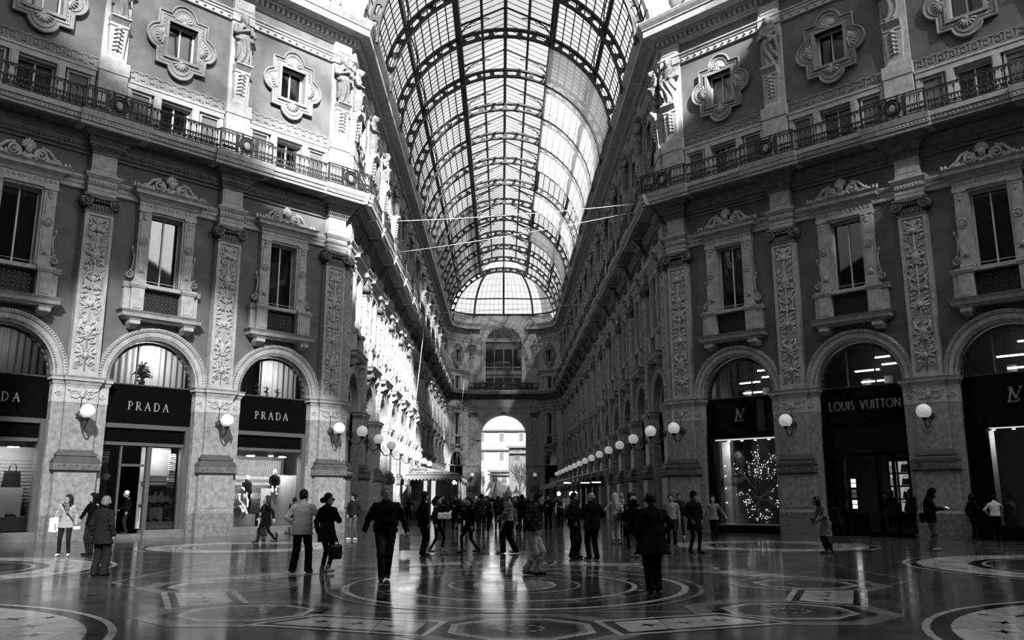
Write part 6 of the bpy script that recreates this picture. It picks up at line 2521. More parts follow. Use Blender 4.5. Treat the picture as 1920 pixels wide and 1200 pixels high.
def hair_mesh(B, style, vox):
    s = SDF(vox, .02)
    h, t = B.hd, B.turn
    H = lambda x, y, z: rotz(h + V3(x, y, z), h, t)
    if style == 'bald':
        s.cap(H(.078, .03, .0), H(-.0, .095, -.01), .03).cap(H(-.078, .03, .0), H(0, .095, -.01), .03)
    else:
        s.ball(H(0, .022, .052), .102, (.9, 1.02, .98))
        s.cap(H(.06, .03, .0), H(-.06, .03, .0), .055).cap(H(0, .07, .02), H(0, .07, -.05), .05, .04)
        s.cut(H(0, -.135, -.05), H(0, -.125, .035), .085, .062, (1., 1, 1), .012)
        if style in ('short', 'bun', 'pony'):
            for m in (1, -1):
                s.cut(H(m * .10, -.035, -.06), H(m * .10, -.035, -.0), .048, .032, k=.01)
        s.fold(lambda X, Y, Z: .005 * np.sin(130 * X + 60 * Z) * np.sin(90 * Y - 70 * Z))
    if style in ('long', 'curly'):
        L = -.24 if style == 'long' else -.22
        for m in (1, -1):
            s.cap(H(m * .075, .01, .02), H(m * .085, .0, L * .7), .04, .042)
            s.cap(H(m * .05, .07, .02), H(m * .06, .08, L), .055, .05)
        s.cap(H(0, .08, .02), H(0, .10, L), .06, .055)
        if style == 'curly':
            rnd = random.Random(3)
            for k in range(26):
                a = rnd.uniform(-.4, PI + .4)
                s.ball(H(.105 * math.cos(a), .03 + .09 * math.sin(a), rnd.uniform(-.2, .1)), rnd.uniform(.03, .045))
    elif style == 'bun':
        s.ball(H(0, .15, -.02), .065).cap(H(0, .1, .03), H(0, .14, -.02), .04)
    elif style == 'pony':
        s.cap(H(0, .11, .05), H(0, .16, -.04), .045, .06).cap(H(0, .16, -.04), H(0, .15, -.16), .065, .035)
    elif style == 'bob':
        for m in (1, -1):
            s.cap(H(m * .08, .0, .03), H(m * .085, -.01, -.09), .035, .035)
        s.cap(H(-.05, .08, .02), H(-.05, .085, -.09), .05).cap(H(.05, .08, .02), H(.05, .085, -.09), .05)
    return s


def folds(v, amp=.006):
    a, b_, c = v * 1.7, v * 2.3, v * .9
    return lambda X, Y, Z: amp * np.sin(38 * Z + 14 * X + 4 * np.sin(9 * Y + a) + b_) * np.sin(11 * X - 7 * Y + 6 * Z + c)


NP = [0]


def person(label, x, y, face, h=1.75, pose=None, top=None, bottom=None, shoes='shoe_black', hair=('short', 'hair_dark'), skin='skin', hat=None, scarf=None, vox=.0105, group=None, beard=False, glasses=False, arms_mat=None, cat='person', z0=0., name='person', hood=None, mannequin=False):
    """one figure: continuous body with clothes and hair as its parts"""
    NP[0] += 1
    v = NP[0]
    B = Body(**(pose or {}))
    top = dict(dict(m='cloth_dark', len=.86, puff=.0, flare=.02, collar=True, sleeve=None, amp=.004, arms=True), **(top or {}))
    bottom = dict(dict(m='jeans_dark', r=1.0, kind='trousers', amp=.005), **(bottom or {}))
    t = thing(name, label, cat, (x, y, z0), R(face), group)
    k = h / 1.75
    t.scale = (k, k, k)
    fine = vox < .012
    W = B.w
    # body
    s = SDF(vox if not fine else .0085, .025)
    H = head_prims(s, B, vox)
    s.cap(B.neck + V3(0, .02, -.08), B.pel, .09 * W, .10 * W, (1, .75, 1))
    for i, m in ((0, 1), (1, -1)):
        s.cap(B.neck + V3(0, .01, -.08), B.sh[i], .05, .045)
        s.cap(B.sh[i], B.el[i], .042, .034).cap(B.el[i], B.wr[i], .034, .025)
        s.cap(B.hips[i], B.kn[i], .065, .045).cap(B.kn[i], B.an[i], .045, .034)
        if fine:
            hand(s, B.wr[i], B.wr[i] - B.el[i] + V3(0, 0, -.06 if B.wr[i][2] < 1.05 else 0), m)
        else:
            d = B.wr[i] - B.el[i]
            d = d / np.linalg.norm(d)
            s.cap(B.wr[i], B.wr[i] + d * .09, .03, .032).cap(B.wr[i] + d * .09, B.wr[i] + d * .16, .026, .018)
            s.cap(B.wr[i] + d * .03 + V3(0, -.02, 0), B.wr[i] + d * .09 + V3(0, -.05, 0), .016, .012)
    parts = [(*s.run(), 0)]
    mats = [skin]
    if not mannequin:
        e = SDF(.006 if fine else .01, .0)
        for m in (1, -1):
            e.ball(H(m * .033, -.088, .008), .0105)
        parts.append((*e.run(), 1))
        mats.append('eye')
    me = sdf_mesh('body', parts, mats)
    link('body', me, t)
    # trousers / legs
    if bottom['m']:
        s = SDF(vox * 1.15, .03)
        rr = bottom['r']
        th = .098 if not B.fem else .092
        s.cap(B.pel + V3(.05, 0, .06), B.pel + V3(-.05, 0, .06), .115 * W, None, (1, .85, 1))
        for i in (0, 1):
            s.cap(B.hips[i], B.kn[i], th * (.5 + .5 * W) * (.6 + .4 * rr), .067 * rr).cap(B.kn[i], B.an[i] + V3(0, 0, -.02), .066 * rr, .054 * rr)
            if bottom['kind'] == 'wide':
                s.cap(B.kn[i], B.an[i] + V3(0, -.01, -.05), .068, .085)
        s.fold(folds(v, bottom['amp']))
        if bottom['kind'] != 'tights':
            s.plane((0, 0, -1), -.035)
        s.plane((0, 0, 1), B.pel[2] + .14)
        link('trousers' if bottom['kind'] != 'tights' else 'tights', sdf_mesh('trousers', [(*s.run(), 0)], bottom['m']), t)
    # shoes
    if shoes:
        for i in (0, 1):
            f = B.feet[i]
            a = V3(*(B.an[i]))
            s = SDF(vox, .02)
            toe = f + V3(.02 * (1 if i == 0 else -1), -.15, .038)
            s.cap(f + V3(0, .045, .045), toe, .043, .036, (1, 1, .95))
            s.cap(f + V3(0, .03, .05), a + V3(0, 0, .05 if shoes != 'boot' else .22), .045, .045)
            s.plane((0, 0, -1), -f[2] - .004)
            link('shoe', sdf_mesh('shoe', [(*s.run(), 0)], 'shoe_black' if shoes == 'boot' else shoes), t)
    # coat or jacket
    if top['m']:
        p = top['puff']
        s = SDF(vox * 1.1, .035)
        r0 = (.135 if B.fem else .148) * W + p
        for i in (0, 1):
            m = 1 if i == 0 else -1
            s.cap(B.neck + V3(.03 * m, .012, -.06), B.sh[i] + V3(-.02 * m, 0, -.02), .078 + p * .6, .056 + p * .8)
        s.cap(B.chest + B.up * .015, B.pel + B.up * .1, r0, r0 * (.9 if B.fem else .99), (1.2, .82, .9))
        if top['len'] < .99:
            e = V3(B.pel[0], B.pel[1], top['len'] - .05)
            s.cap(B.pel + B.up * .08, e, r0 * 1.0, r0 + top['flare'], (1.14, .86, 1))
            for i in (0, 1):
                kn = B.kn[i]
                f = min(1., max(0., (B.hips[i][2] - top['len']) / max(.05, B.hips[i][2] - kn[2])))
                s.cap(B.hips[i], B.hips[i] + (kn - B.hips[i]) * f, .10 * W + p * .5, .09 * W + p * .5 + top['flare'] * .5)
        s.cap(B.neck + V3(0, .015, -.09), B.neck + V3(0, .012, .015 if top['collar'] else -.06), .085, .070)
        if hood:
            s.cap(B.neck + V3(.07, .05, -.03), B.neck + V3(-.07, .05, -.03), .055).cap(B.neck + V3(0, .09, -.04), B.neck + V3(0, .10, -.10), .07, .05)
        s.plane((0, 0, -1), -top['len'])
        if top['sleeve'] is None and top['arms']:
            for i in (0, 1):
                w2 = B.el[i] + (B.wr[i] - B.el[i]) * .97
                s.cap(B.sh[i] + V3(0, 0, -.025), B.el[i], .058 + p * .8, .054 + p * .7, k=.05).cap(B.el[i], w2, .054 + p * .7, .043 + p * .6, k=.02)
        s.fold(folds(v + .5, top['amp']))
        s.fold(lambda X, Y, Z: .004 * np.sin(60 * Z + 25 * np.abs(X)) * (np.abs(X) > .17))
        if p > .02:
            s.fold(lambda X, Y, Z: .007 * np.abs(np.sin(Z * 34)))
        cp_ = [(*s.run(), 0)]
        link(top.get('name', 'coat'), sdf_mesh('coat', cp_, top['m']), t)
        if top['sleeve'] is not None:
            s = SDF(vox * 1.1, .03)
            for i in (0, 1):
                s.cap(B.sh[i], B.el[i], .06, .05).cap(B.el[i], B.el[i] + (B.wr[i] - B.el[i]) * .96, .05, .04)
            s.fold(folds(v + .7))
            tag(link('sleeves', sdf_mesh('sleeves', [(*s.run(), 0)], top['sleeve']), t), 'paler sleeves')
    if hair and not mannequin:
        link('hair', sdf_mesh('hair', [(*hair_mesh(B, hair[0], vox).run(), 0)], hair[1]), t)
    if beard:
        s = SDF(vox, .02)
        s.cap(H(.06, -.02, -.05), H(0, -.075, -.085), .026).cap(H(-.06, -.02, -.05), H(0, -.075, -.085), .026)
        link('beard', sdf_mesh('beard', [(*s.run(), 0)], 'hair_dark'), t)
    if hat:
        s = SDF(vox, .02)
        kind, hm = hat
        s.ball(H(0, .012, .065), .108, (.92, 1.02, .92))
        s.cap(H(.06, .02, .035), H(-.06, .02, .035), .06)
        s.cut(H(0, -.13, -.02), H(0, -.13, -.02), .085, k=.01)
        if kind == 'cap':
            s.cap(H(.04, -.09, .055), H(.03, -.15, .045), .018, .012).cap(H(-.04, -.09, .055), H(-.03, -.15, .045), .018, .012)
        if kind == 'hood':
            s.cap(H(0, .06, 0), H(0, .07, -.12), .10, .09)
        link('hat', sdf_mesh('hat', [(*s.run(), 0)], hm), t)
    if scarf:
        s = SDF(vox, .03)
        n = 12
        for q in range(n):
            a0, a1 = 2 * PI * q / n, 2 * PI * (q + 1) / n
            c = B.neck + V3(0, 0, -.02)
            s.cap(c + V3(.085 * math.cos(a0), .085 * math.sin(a0), .01 * math.sin(3 * a0)), c + V3(.085 * math.cos(a1), .085 * math.sin(a1), .01 * math.sin(3 * a1)), .045)
        s.cap(B.neck + V3(.03, -.1, -.03), B.neck + V3(.03, -.15, -.25), .045, .035)
        s.fold(folds(v + .2, .008))
        link('scarf', sdf_mesh('scarf', [(*s.run(), 0)], scarf), t)
    if glasses:
        b = MB()
        for m in (1, -1):
            c = H(m * .034, -.112, .008)
            b.ell(tuple(c), (.024, .012, .017), 8, 6)
            b.tube([tuple(H(m * .055, -.10, .01)), tuple(H(m * .086, .0, .012))], .005, 4)
        b.obj('glasses', 'eye', t)
    t['joints'] = 0
    del t['joints']
    BODY[t.name] = (B, k)
    return t


BODY = {}


def spot(t, p):
    """a point of a figure's own frame in the place"""
    B, k = BODY[t.name]
    a = t.rotation_euler.z
    return V3(t.location.x + k * (p[0] * math.cos(a) - p[1] * math.sin(a)), t.location.y + k * (p[0] * math.sin(a) + p[1] * math.cos(a)), t.location.z + k * p[2])


def bag(name, label, cat, loc, rz, prims, m, strap=None, strap_r=.009, vox=.012, strap_mat=None, parts='body'):
    """a bag of its own; strap points are in world space"""
    t = thing(name, label, cat, tuple(loc), R(rz))
    s = SDF(vox, .03)
    for p in prims:
        (s.box if len(p) == 3 and isinstance(p[2], float) else s.cap)(*p)
    s.fold(folds(loc[0], .006))
    link('body', sdf_mesh('bag', [(*s.run(), 0)], m), t)
    if strap:
        b = MB()
        T = (Matrix.Translation(tuple(loc)) @ Matrix.Rotation(R(rz), 4, 'Z')).inverted()
        b.tube([T @ Vector(tuple(q)) for q in strap], strap_r, 6, flat=1.)
        b.obj('strap', strap_mat or m, t)
    return t
WALK = lambda st, **k: dict(feet=((.08, -st, 0), (-.08, st, .015)), hip=.93 - .12 * st, **k)
WALKR = lambda st, **k: dict(feet=((.08, st, .015), (-.08, -st, 0)), hip=.93 - .12 * st, **k)
STAND = lambda **k: dict(feet=((.11, -.02, 0), (-.11, .02, 0)), **k)

# ---- three women at the left
a = person('woman in a pale double-breasted jacket and scarf, white trainers, leftmost of three', -12.9, 25.69, 14, 1.74, dict(feet=((.13, -.03, 0), (-.14, .02, 0)), arms=('down', 'down'), turn=R(-38), fem=True),
           dict(m='cloth_light', len=.80, flare=.04, name='jacket'), dict(m='jeans_dark', r=.9), 'shoe_white', ('long', 'hair_dark'), 'skin_light', scarf='cloth_grey')
bag('shopping_bag', 'white shopping bag hanging at the pale-jacketed woman\'s side', 'bag', spot(a, (-.33, .0, .92)), 14, [((0, 0, -.04), (.13, .055, .22), .045)], 'cloth_white', [spot(a, (-.33, 0, 1.02)), spot(a, (-.30, .0, 1.2)), spot(a, (-.2, .0, 1.49))], .012)
bag('small_purse', 'small white purse in the pale-jacketed woman\'s hand', 'purse', spot(a, (.30, -.07, .80)), 14, [((0, 0, 0), (.10, .025, .05), .02)], 'cloth_white')
b_ = MB()
b_.tube([tuple(spot(a, q)) for q in ((-.16, -.05, 1.50), (-.05, -.16, 1.36), (.08, -.17, 1.18), (.2, -.13, 1.0))], .014, 6, flat=.5)
tag(b_.obj('shoulder_strap', 'cloth_dark'), 'dark strap crossing the pale double-breasted jacket', 'strap')
person('woman with long curly black hair and boots, middle of the left three', -12.3, 25.95, -28, 1.78, dict(feet=((.07, .0, 0), (-.07, .0, 0)), arms=('pocket', 'hip'), turn=R(-10), fem=True),
       dict(m='cloth_black', len=.86, flare=.03), dict(m='jeans_dark', r=.95), 'boot', ('curly', 'hair_black'), 'skin_light')
person('woman from behind in a dark quilted coat, hair tied up, rightmost of the left three', -8.85, 19.1, 168, 1.66, dict(feet=((.12, .02, 0), (-.10, -.02, 0)), arms=('down', 'down'), turn=R(30), wide=1.18, fem=True),
       dict(m='cloth_charcoal', len=.70, flare=.05, puff=.012), dict(m='jeans_dark', r=1.3, kind='wide'), 'shoe_black', ('bun', 'hair_grey'), 'skin')
# ---- shop door and window shoppers on the left
person('grey-haired person in black standing inside the shoe shop doorway', -16.1, 37.25, -60, 1.78, STAND(arms=('down', 'fwd'), nod=.5, turn=R(-10)), dict(m='cloth_black', len=.75), dict(m='jeans_dark'), 'shoe_black', ('short', 'hair_white'), vox=.014, z0=.19)
person('woman in a long black coat striding left past the mannequin window', -9.05, 33.16, -78, 1.80, dict(feet=((.07, .30, .03), (-.07, -.36, 0)), hip=.86, arms=('back', 'fwd'), fem=True), dict(m='cloth_black', len=.60, flare=.06), dict(m='cloth_black', r=.85), 'boot', ('bob', 'hair_dark'), 'skin_light', vox=.012)
k1 = person('woman in a striped dark cape looking into the mannequin window', -11.05, 40.0, 140, 1.60, STAND(arms=('hip', 'hip'), fem=True, wide=1.1), dict(m='cloth_charcoal', len=.82, flare=.06), dict(m='jeans_dark'), 'shoe_black', ('short', 'hair_grey'), vox=.014)
bag('shopping_bag', 'white paper carrier bag by the striped-cape woman', 'bag', spot(k1, (.36, -.1, .55)), 140, [((0, 0, 0), (.16, .06, .22), .012)], 'cloth_white', [spot(k1, (.3, -.1, .7)), spot(k1, (.3, -.15, .95))], .01)
person('person in a dark hooded jacket at the mannequin window beside the cape', -9.75, 40.2, 172, 1.66, STAND(arms=('phone', 'down'), wide=1.05), dict(m='cloth_charcoal', len=.86, puff=.01), dict(m='jeans'), 'shoe_black', ('short', 'hair_black'), vox=.014, hood=True)
# ---- couple in front
person('man from behind in a pale quilted jacket and black trousers', -4.70, 19.8, 172, 1.80, dict(feet=((.20, .0, 0), (-.16, .02, 0)), arms=('hip', 'hip'), turn=R(-25), wide=1.12), dict(m='cloth_pale', len=.80, puff=.014, flare=.02, name='jacket'), dict(m='cloth_black', r=1.18, kind='wide'), 'shoe_grey', ('short', 'hair_black'), 'skin')
c2 = person('woman from behind in a black fur-collared coat, hair in a bun, holding a handbag', -4.17, 19.75, 152, 1.74, dict(feet=((.05, .02, 0), (-.22, .16, .02)), hip=.91, arms=('down', 'chest'), turn=R(-70), fem=True, wide=1.1), dict(m='cloth_black', len=.68, flare=.05, puff=.008), dict(m='cloth_black', r=.85), 'shoe_grey', ('bun', 'hair_black'), 'skin_light', glasses=True, hood=True)
w_ = spot(c2, (BODY[c2.name][0].wr[0][0], BODY[c2.name][0].wr[0][1], .80))
w_ = np.array([-3.93, 19.62, .80])
bag('handbag', 'black handbag hanging from the bun-haired woman\'s hand', 'handbag', (-3.93, 19.6, .48), 20, [((0, 0, -.02), (.15, .085, .16), .06)], 'shoe_black', [(-3.98, 19.6, .62), (-3.96, 19.6, .76), (-3.90, 19.6, .76), (-3.86, 19.6, .62)], .01)
# ---- big man walking to the camera
person('grey-haired man in a black jacket walking towards the camera', -2.62, 17.96, 8, 1.86, dict(feet=((.06, .16, .02), (-.05, -.18, 0)), hip=.915, arms=('wide', 'wide'), turn=R(18), wide=1.22), dict(m='cloth_black', len=.88, puff=.012, flare=.0, amp=.008, name='jacket'), dict(m='jeans_dark', r=1.15), 'shoe_black', ('short', 'hair_grey'), 'skin', vox=.0095)
person('man in a dark padded jacket, pale jeans and white trainers by the left piers', -6.24, 35.6, -30, 1.80, dict(feet=((.14, .0, 0), (-.12, -.06, 0)), arms=('pocket', 'pocket'), turn=R(-40), wide=1.12), dict(m='cloth_charcoal', len=.90, puff=.022, name='jacket'), dict(m='jeans', r=1.05), 'shoe_white', ('short', 'hair_black'), vox=.012, hood=True)
s1 = person('man in a long black overcoat in profile beside the woman with a white bag', -2.52, 25.55, 118, 1.80, dict(feet=((.08, -.03, 0), (-.08, .03, 0)), arms=('down', 'down'), wide=1.15), dict(m='cloth_black', len=.78, flare=.06), dict(m='cloth_black', r=1.25, kind='wide'), 'shoe_black', ('short', 'hair_black'))
bag('paper_bag', 'pale paper carrier bag held behind the overcoat man', 'bag', (-3.07, 25.7, .38), 25, [((0, 0, 0), (.15, .06, .23), .012)], 'cloth_light', [(-3.0, 25.65, .52), (-2.9, 25.6, .78)], .01)
s2 = person('woman in a dark jacket, black leggings and high heels carrying a white bag', -2.17, 26.6, 78, 1.70, dict(feet=((.05, -.14, .03), (-.05, .22, .03)), hip=.92, arms=('chest', 'down'), fem=True), dict(m='cloth_dark', len=.88, flare=.03, name='jacket'), dict(m='cloth_black', r=.72, amp=.002), 'shoe_grey', ('pony', 'hair_black'), 'skin_light')
bag('handbag', 'large white handbag under the high-heeled woman\'s arm', 'handbag', (-1.98, 26.42, 1.10), 15, [((0, 0, 0), (.21, .06, .10), .05), ((.15, 0, .05), (.20, 0, .13), .04, .03)], 'cloth_white')
person('woman in a black knee-length coat striding left with her head turned', -1.23, 26.75, -62, 1.68, dict(feet=((.05, .26, .02), (-.05, -.26, 0)), hip=.88, arms=('down', 'fwd'), turn=R(20), fem=True), dict(m='cloth_black', len=.66, flare=.05, puff=.01), dict(m='cloth_black', r=.75, kind='tights', amp=.001), 'shoe_black', ('bun', 'hair_black'), 'skin')
person('man in a grey jumper and black trousers in profile, walking left', -.10, 26.45, -84, 1.82, dict(feet=((.09, .24, .02), (-.09, -.12, 0)), hip=.92, arms=('lap', 'back'), wide=1.1), dict(m='cloth_grey', len=.92, collar=False, name='jumper'), dict(m='cloth_black', r=1.3, kind='wide'), 'shoe_grey', ('short', 'hair_grey'), 'skin')
person('man in a black puffer jacket and pale jeans walking right, head bowed', .45, 19.15, 74, 1.80, dict(feet=((.09, -.06, 0), (-.09, .14, .01)), hip=.89, arms=('pocket', 'pocket'), nod=1.0, lean=.05, wide=1.12), dict(m='cloth_dark', len=.90, puff=.026, name='jacket'), dict(m='jeans_pale', r=1.15, amp=.009), 'shoe_black', ('short', 'hair_black'), 'skin', hood=True, vox=.0098)
# ---- two men talking and the group behind
person('bearded man in dark clothes talking, left of the two men chatting', 1.75, 24.3, 62, 1.76, STAND(arms=('chest', 'pocket'), turn=R(-5), wide=1.2), dict(m='cloth_black', len=.84, puff=.01), dict(m='cloth_black', r=1.25), 'shoe_black', ('short', 'hair_black'), 'skin', beard=True)
person('balding man from behind in a black coat, right of the two men chatting', 2.18, 23.6, 205, 1.76, STAND(arms=('chest', 'hip'), turn=R(40), wide=1.2), dict(m='cloth_black', len=.80, flare=.03, puff=.01), dict(m='cloth_black', r=1.2), 'shoe_black', ('bald', 'hair_grey'), 'skin_light')
person('woman with a bright patterned scarf between the two chatting men', 2.05, 27.5, -20, 1.62, STAND(arms=('hip', 'hip'), fem=True), dict(m='cloth_black', len=.74), dict(m='cloth_black'), 'shoe_black', ('bob', 'hair_black'), 'skin', scarf='cloth_mid', vox=.014)
bl = person('long-haired blonde woman from behind in pale top and patterned pale trousers', 3.88, 31.85, 176, 1.80, dict(feet=((.10, 0, 0), (-.10, 0, 0)), arms=('out', 'down'), fem=True), dict(m='cloth_pale', len=.94, name='top', flare=.01), dict(m='jeans_pale', r=1.0, amp=.008), 'shoe_black', ('long', 'hair_blonde'), 'skin_light', vox=.011)
bag('shoulder_bag', 'black shoulder bag worn across the blonde woman\'s back', 'bag', (4.1, 31.62, .98), 0, [((0, 0, 0), (.20, .07, .15), .04)], 'shoe_black', [(3.98, 31.66, 1.1), (3.85, 31.66, 1.3), (3.74, 31.72, 1.58), (3.8, 31.9, 1.58)], .014)
person('bald man in dark clothes facing the camera behind the blonde woman', 4.75, 36.5, 10, 1.84, STAND(arms=('chest', 'down')), dict(m='cloth_black', len=.84), dict(m='cloth_black', r=1.1), 'shoe_black', ('bald', 'hair_dark'), 'skin', vox=.014, scarf='cloth_mid')
person('woman in a pale striped beanie and black coat, beside the big overcoat', 3.50, 24.7, 150, 1.66, dict(feet=((.1, 0, 0), (-.06, .16, .02)), hip=.91, arms=('hip', 'hip'), fem=True, wide=1.1, turn=R(40)), dict(m='cloth_black', len=.66, flare=.06), dict(m='cloth_mid', r=.85), 'shoe_grey', ('bob', 'hair_black'), 'skin', hat=('beanie', 'cloth_pale'))
person('dark-haired person in black partly hidden behind the striped beanie', 3.95, 28.3, 200, 1.78, STAND(arms=('down', 'down')), dict(m='cloth_black', len=.7), dict(m='cloth_black'), 'shoe_black', ('curly', 'hair_black'), vox=.014)
# ---- big overcoat at the right front
person('grey-haired man from behind in a long black overcoat and wide trousers, nearest figure', 2.41, 15.61, 185, 1.70, dict(feet=((.05, .0, 0), (-.08, -.02, 0)), arms=('down', 'hip'), wide=1.3, turn=R(-20)), dict(m='cloth_black', len=.66, flare=.11, puff=.01), dict(m='cloth_black', r=1.35, kind='wide'), 'shoe_black', ('short', 'hair_dark'), 'skin', vox=.0098)
person('young man leaning on the right pier in a dark jacket and white trainers', 7.25, 37.0, -5, 1.80, dict(feet=((.16, -.02, 0), (-.17, 0, 0)), arms=('chest', 'pocket'), turn=R(5)), dict(m='cloth_dark', len=.92, name='jacket'), dict(m='jeans_dark', r=1.0), 'shoe_white', ('short', 'hair_black'), 'skin', vox=.013)
person('man with a pale jacket sleeve partly hidden behind the knit-capped smoker', 5.55, 30.0, -8, 1.76, STAND(arms=('down', 'down')), dict(m='cloth_mid', len=.90, name='jacket'), dict(m='jeans_dark'), 'shoe_black', ('short', 'hair_dark'), vox=.014)
cp = person('person in a black knit cap and black knee-length coat smoking, looking right', 5.48, 26.25, 32, 1.80, dict(feet=((.16, -.06, 0), (-.10, .04, 0)), arms=('pocket', 'pocket'), turn=R(42), wide=1.1), dict(m='cloth_black', len=.66, flare=.05, puff=.012), dict(m='cloth_black', r=.9), 'shoe_black', ('short', 'hair_black'), 'skin', hat=('beanie', 'cloth_black'))
hd_ = BODY[cp.name][0].hd
q0, q1 = spot(cp, rotz(hd_ + V3(.02, -.09, -.052), hd_, R(42))), spot(cp, rotz(hd_ + V3(.035, -.17, -.065), hd_, R(42)))
tag(MB().tube([tuple(q0), tuple(q1)], .008, 6).obj('cigarette', 'white'), 'white cigarette in the knit-capped person\'s mouth', 'cigarette')
gl = person('girl with long black hair in a grey coat, arms spread, by the branch window', 7.89, 33.65, -6, 1.70, dict(feet=((.08, 0, 0), (-.08, .0, 0)), arms=('out', 'out'), nod=-.3, turn=R(-6), fem=True), dict(m='cloth_grey', len=.82, flare=.05), dict(m='cloth_black', r=.85), 'boot', ('long', 'hair_black'), 'skin_light', vox=.012)
bp_ = person('person in a pale long coat bending to look at a camera, left of the entrance', 9.45, 26.1, -80, 1.72, dict(feet=((.06, .02, 0), (-.06, -.06, 0)), hip=.91, arms=('lap', 'lap'), nod=1.3, lean=.28, fem=True), dict(m='cloth_grey', len=.50, flare=.03), dict(m='cloth_black', r=.8), 'boot', ('bob', 'hair_black'), 'skin_dark', vox=.012)
bag('backpack', 'black backpack on the bending pale-coated person', 'backpack', spot(bp_, (.05, .26, 1.10)), -80, [((0, 0, 0), (.16, .10, .26), .09)], 'cloth_black', [spot(bp_, (.1, .2, 1.3)), spot(bp_, (.12, .0, 1.42)), spot(bp_, (.13, -.12, 1.25))], .015)
tag(MB().box(-.06, .06, -.04, .04, -.04, .04).ell((0, -.06, 0), (.03, .04, .03), 8, 6).obj('camera_body', 'shoe_black'), 'dark camera in the bending person\'s hands', 'camera').location = tuple(spot(bp_, (0, -.46, 1.0)))
ph = person('man in a black hooded jacket and camouflage trousers reading his phone', 13.15, 27.3, -140 + 180 + 30, 1.92, dict(feet=((.10, -.04, 0), (-.12, .05, 0)), arms=('phone', 'phone'), nod=1.0, turn=R(10), wide=1.15), dict(m='cloth_black', len=.80, puff=.014, name='jacket'), dict(m='jeans', r=1.2, amp=.009), 'shoe_grey', ('short', 'hair_black'), 'skin_dark', hat=('hood', 'cloth_black'), vox=.0105)
bag('messenger_bag', 'black bag hanging at the hip of the man with the phone', 'bag', spot(ph, (-.2, .24, .92)), 70, [((0, 0, 0), (.18, .06, .15), .04)], 'cloth_black', [spot(ph, (-.1, .22, 1.1)), spot(ph, (.05, .17, 1.4))], .012)
pp_ = spot(ph, (0.0, -.46, 1.20))
o_ = MB().box(-.075, .075, -.05, .05, -.006, .006).obj('phone', 'screen')
o_.location, o_.rotation_euler = tuple(pp_), (R(25), 0, R(70))
tag(o_, 'bright phone held by the hooded man', 'phone')
person('woman from behind in a white jacket looking into the rightmost shop window', 18.55, 33.2, 150, 1.72, dict(feet=((.1, 0, 0), (-.1, 0, 0)), arms=('hip', 'camera'), fem=True, wide=1.1, nod=.6), dict(m='cloth_white', len=.95, name='jacket'), dict(m='cloth_black', r=1.0), 'shoe_black', ('short', 'hair_black'), 'skin_dark', vox=.013)
person('dark-coated person in front of the pale panel of the rightmost shop window', 18.0, 33.75, 100, 1.76, STAND(arms=('down', 'hip')), dict(m='cloth_black', len=.7), dict(m='cloth_black'), 'shoe_black', ('bob', 'hair_black'), 'skin_dark', vox=.014)
person('dark figure standing left inside the luggage shop entrance by the lit pictures', 16.0, 36.3, 160, 1.74, STAND(arms=('down', 'down')), dict(m='cloth_black', len=.6), dict(m='cloth_black'), 'shoe_black', ('bob', 'hair_black'), 'skin_dark', vox=.016, z0=.2)
person('dark figure standing right inside the luggage shop entrance by the lit pictures', 16.5, 35.6, 200, 1.76, STAND(arms=('down', 'chest'), wide=1.1), dict(m='cloth_black', len=.8), dict(m='cloth_black'), 'shoe_black', ('short', 'hair_black'), 'skin_dark', vox=.016, z0=.2)
# ---- figures of the middle distance
person('woman in a dark coat raising a camera near the left cafe pavilion', -6.09, 54.8, 150, 1.70, STAND(arms=('camera', 'camera'), fem=True), dict(m='cloth_black', len=.64, flare=.04), dict(m='cloth_black', r=.8), 'boot', ('bob', 'hair_dark'), vox=.018)
mid = [(856, 952, 1.78, 'tall man in a dark belted coat facing the camera', 0, 'cloth_black', .62), (832, 950, 1.8, 'man in a dark jacket left of the belted coat', 20, 'cloth_dark', .85), (872, 965, 1.6, 'small woman with a round pale face behind the striding coat', 10, 'cloth_black', .7),
       (903, 955, 1.82, 'wide-shouldered man from behind in dark grey', 175, 'cloth_charcoal', .85), (912, 951, 1.72, 'slim woman with black trousers walking on the bright floor streak', 5, 'cloth_black', .9), (934, 950, 1.75, 'man in dark jacket behind the grey jumper', 185, 'cloth_dark', .9),
       (965, 950, 1.72, 'woman in a dark coat right of the grey jumper', 10, 'cloth_dark', .8), (978, 953, 1.8, 'man in black just left of the puffer jacket', 170, 'cloth_black', .85), (1026, 945, 1.78, 'man in a dark suit under the round lamps', 0, 'cloth_black', .85), (1048, 952, 1.66, 'person in a dark vest with white sleeves by the menu board', 0, 'cloth_charcoal', .9)]


def floor_at(px, d):
    """a floor point seen at picture column px at distance d along the arcade"""
    return (CX + (px - 941) / FPX * d, d)


for px, py, hh, lb, fc, mm, ln in mid:
    d = {856: 44, 832: 47, 872: 42, 903: 40, 912: 43, 934: 46, 965: 45, 978: 42, 1026: 44, 1048: 48}[px]
    x, y = floor_at(px, d)
    person(lb, x, y, fc, hh, STAND(arms=('down', 'hip') if px % 2 else ('chest', 'down')), dict(m=mm, len=ln, sleeve='cloth_white' if px == 1048 else None), dict(m='cloth_black' if px != 903 else 'jeans_dark'), 'shoe_black', (('short', 'bob', 'long')[px % 3], ('hair_black', 'hair_dark', 'hair_grey')[px % 3]), ('skin', 'skin_light')[px % 2], vox=.017, group='people of the middle distance')
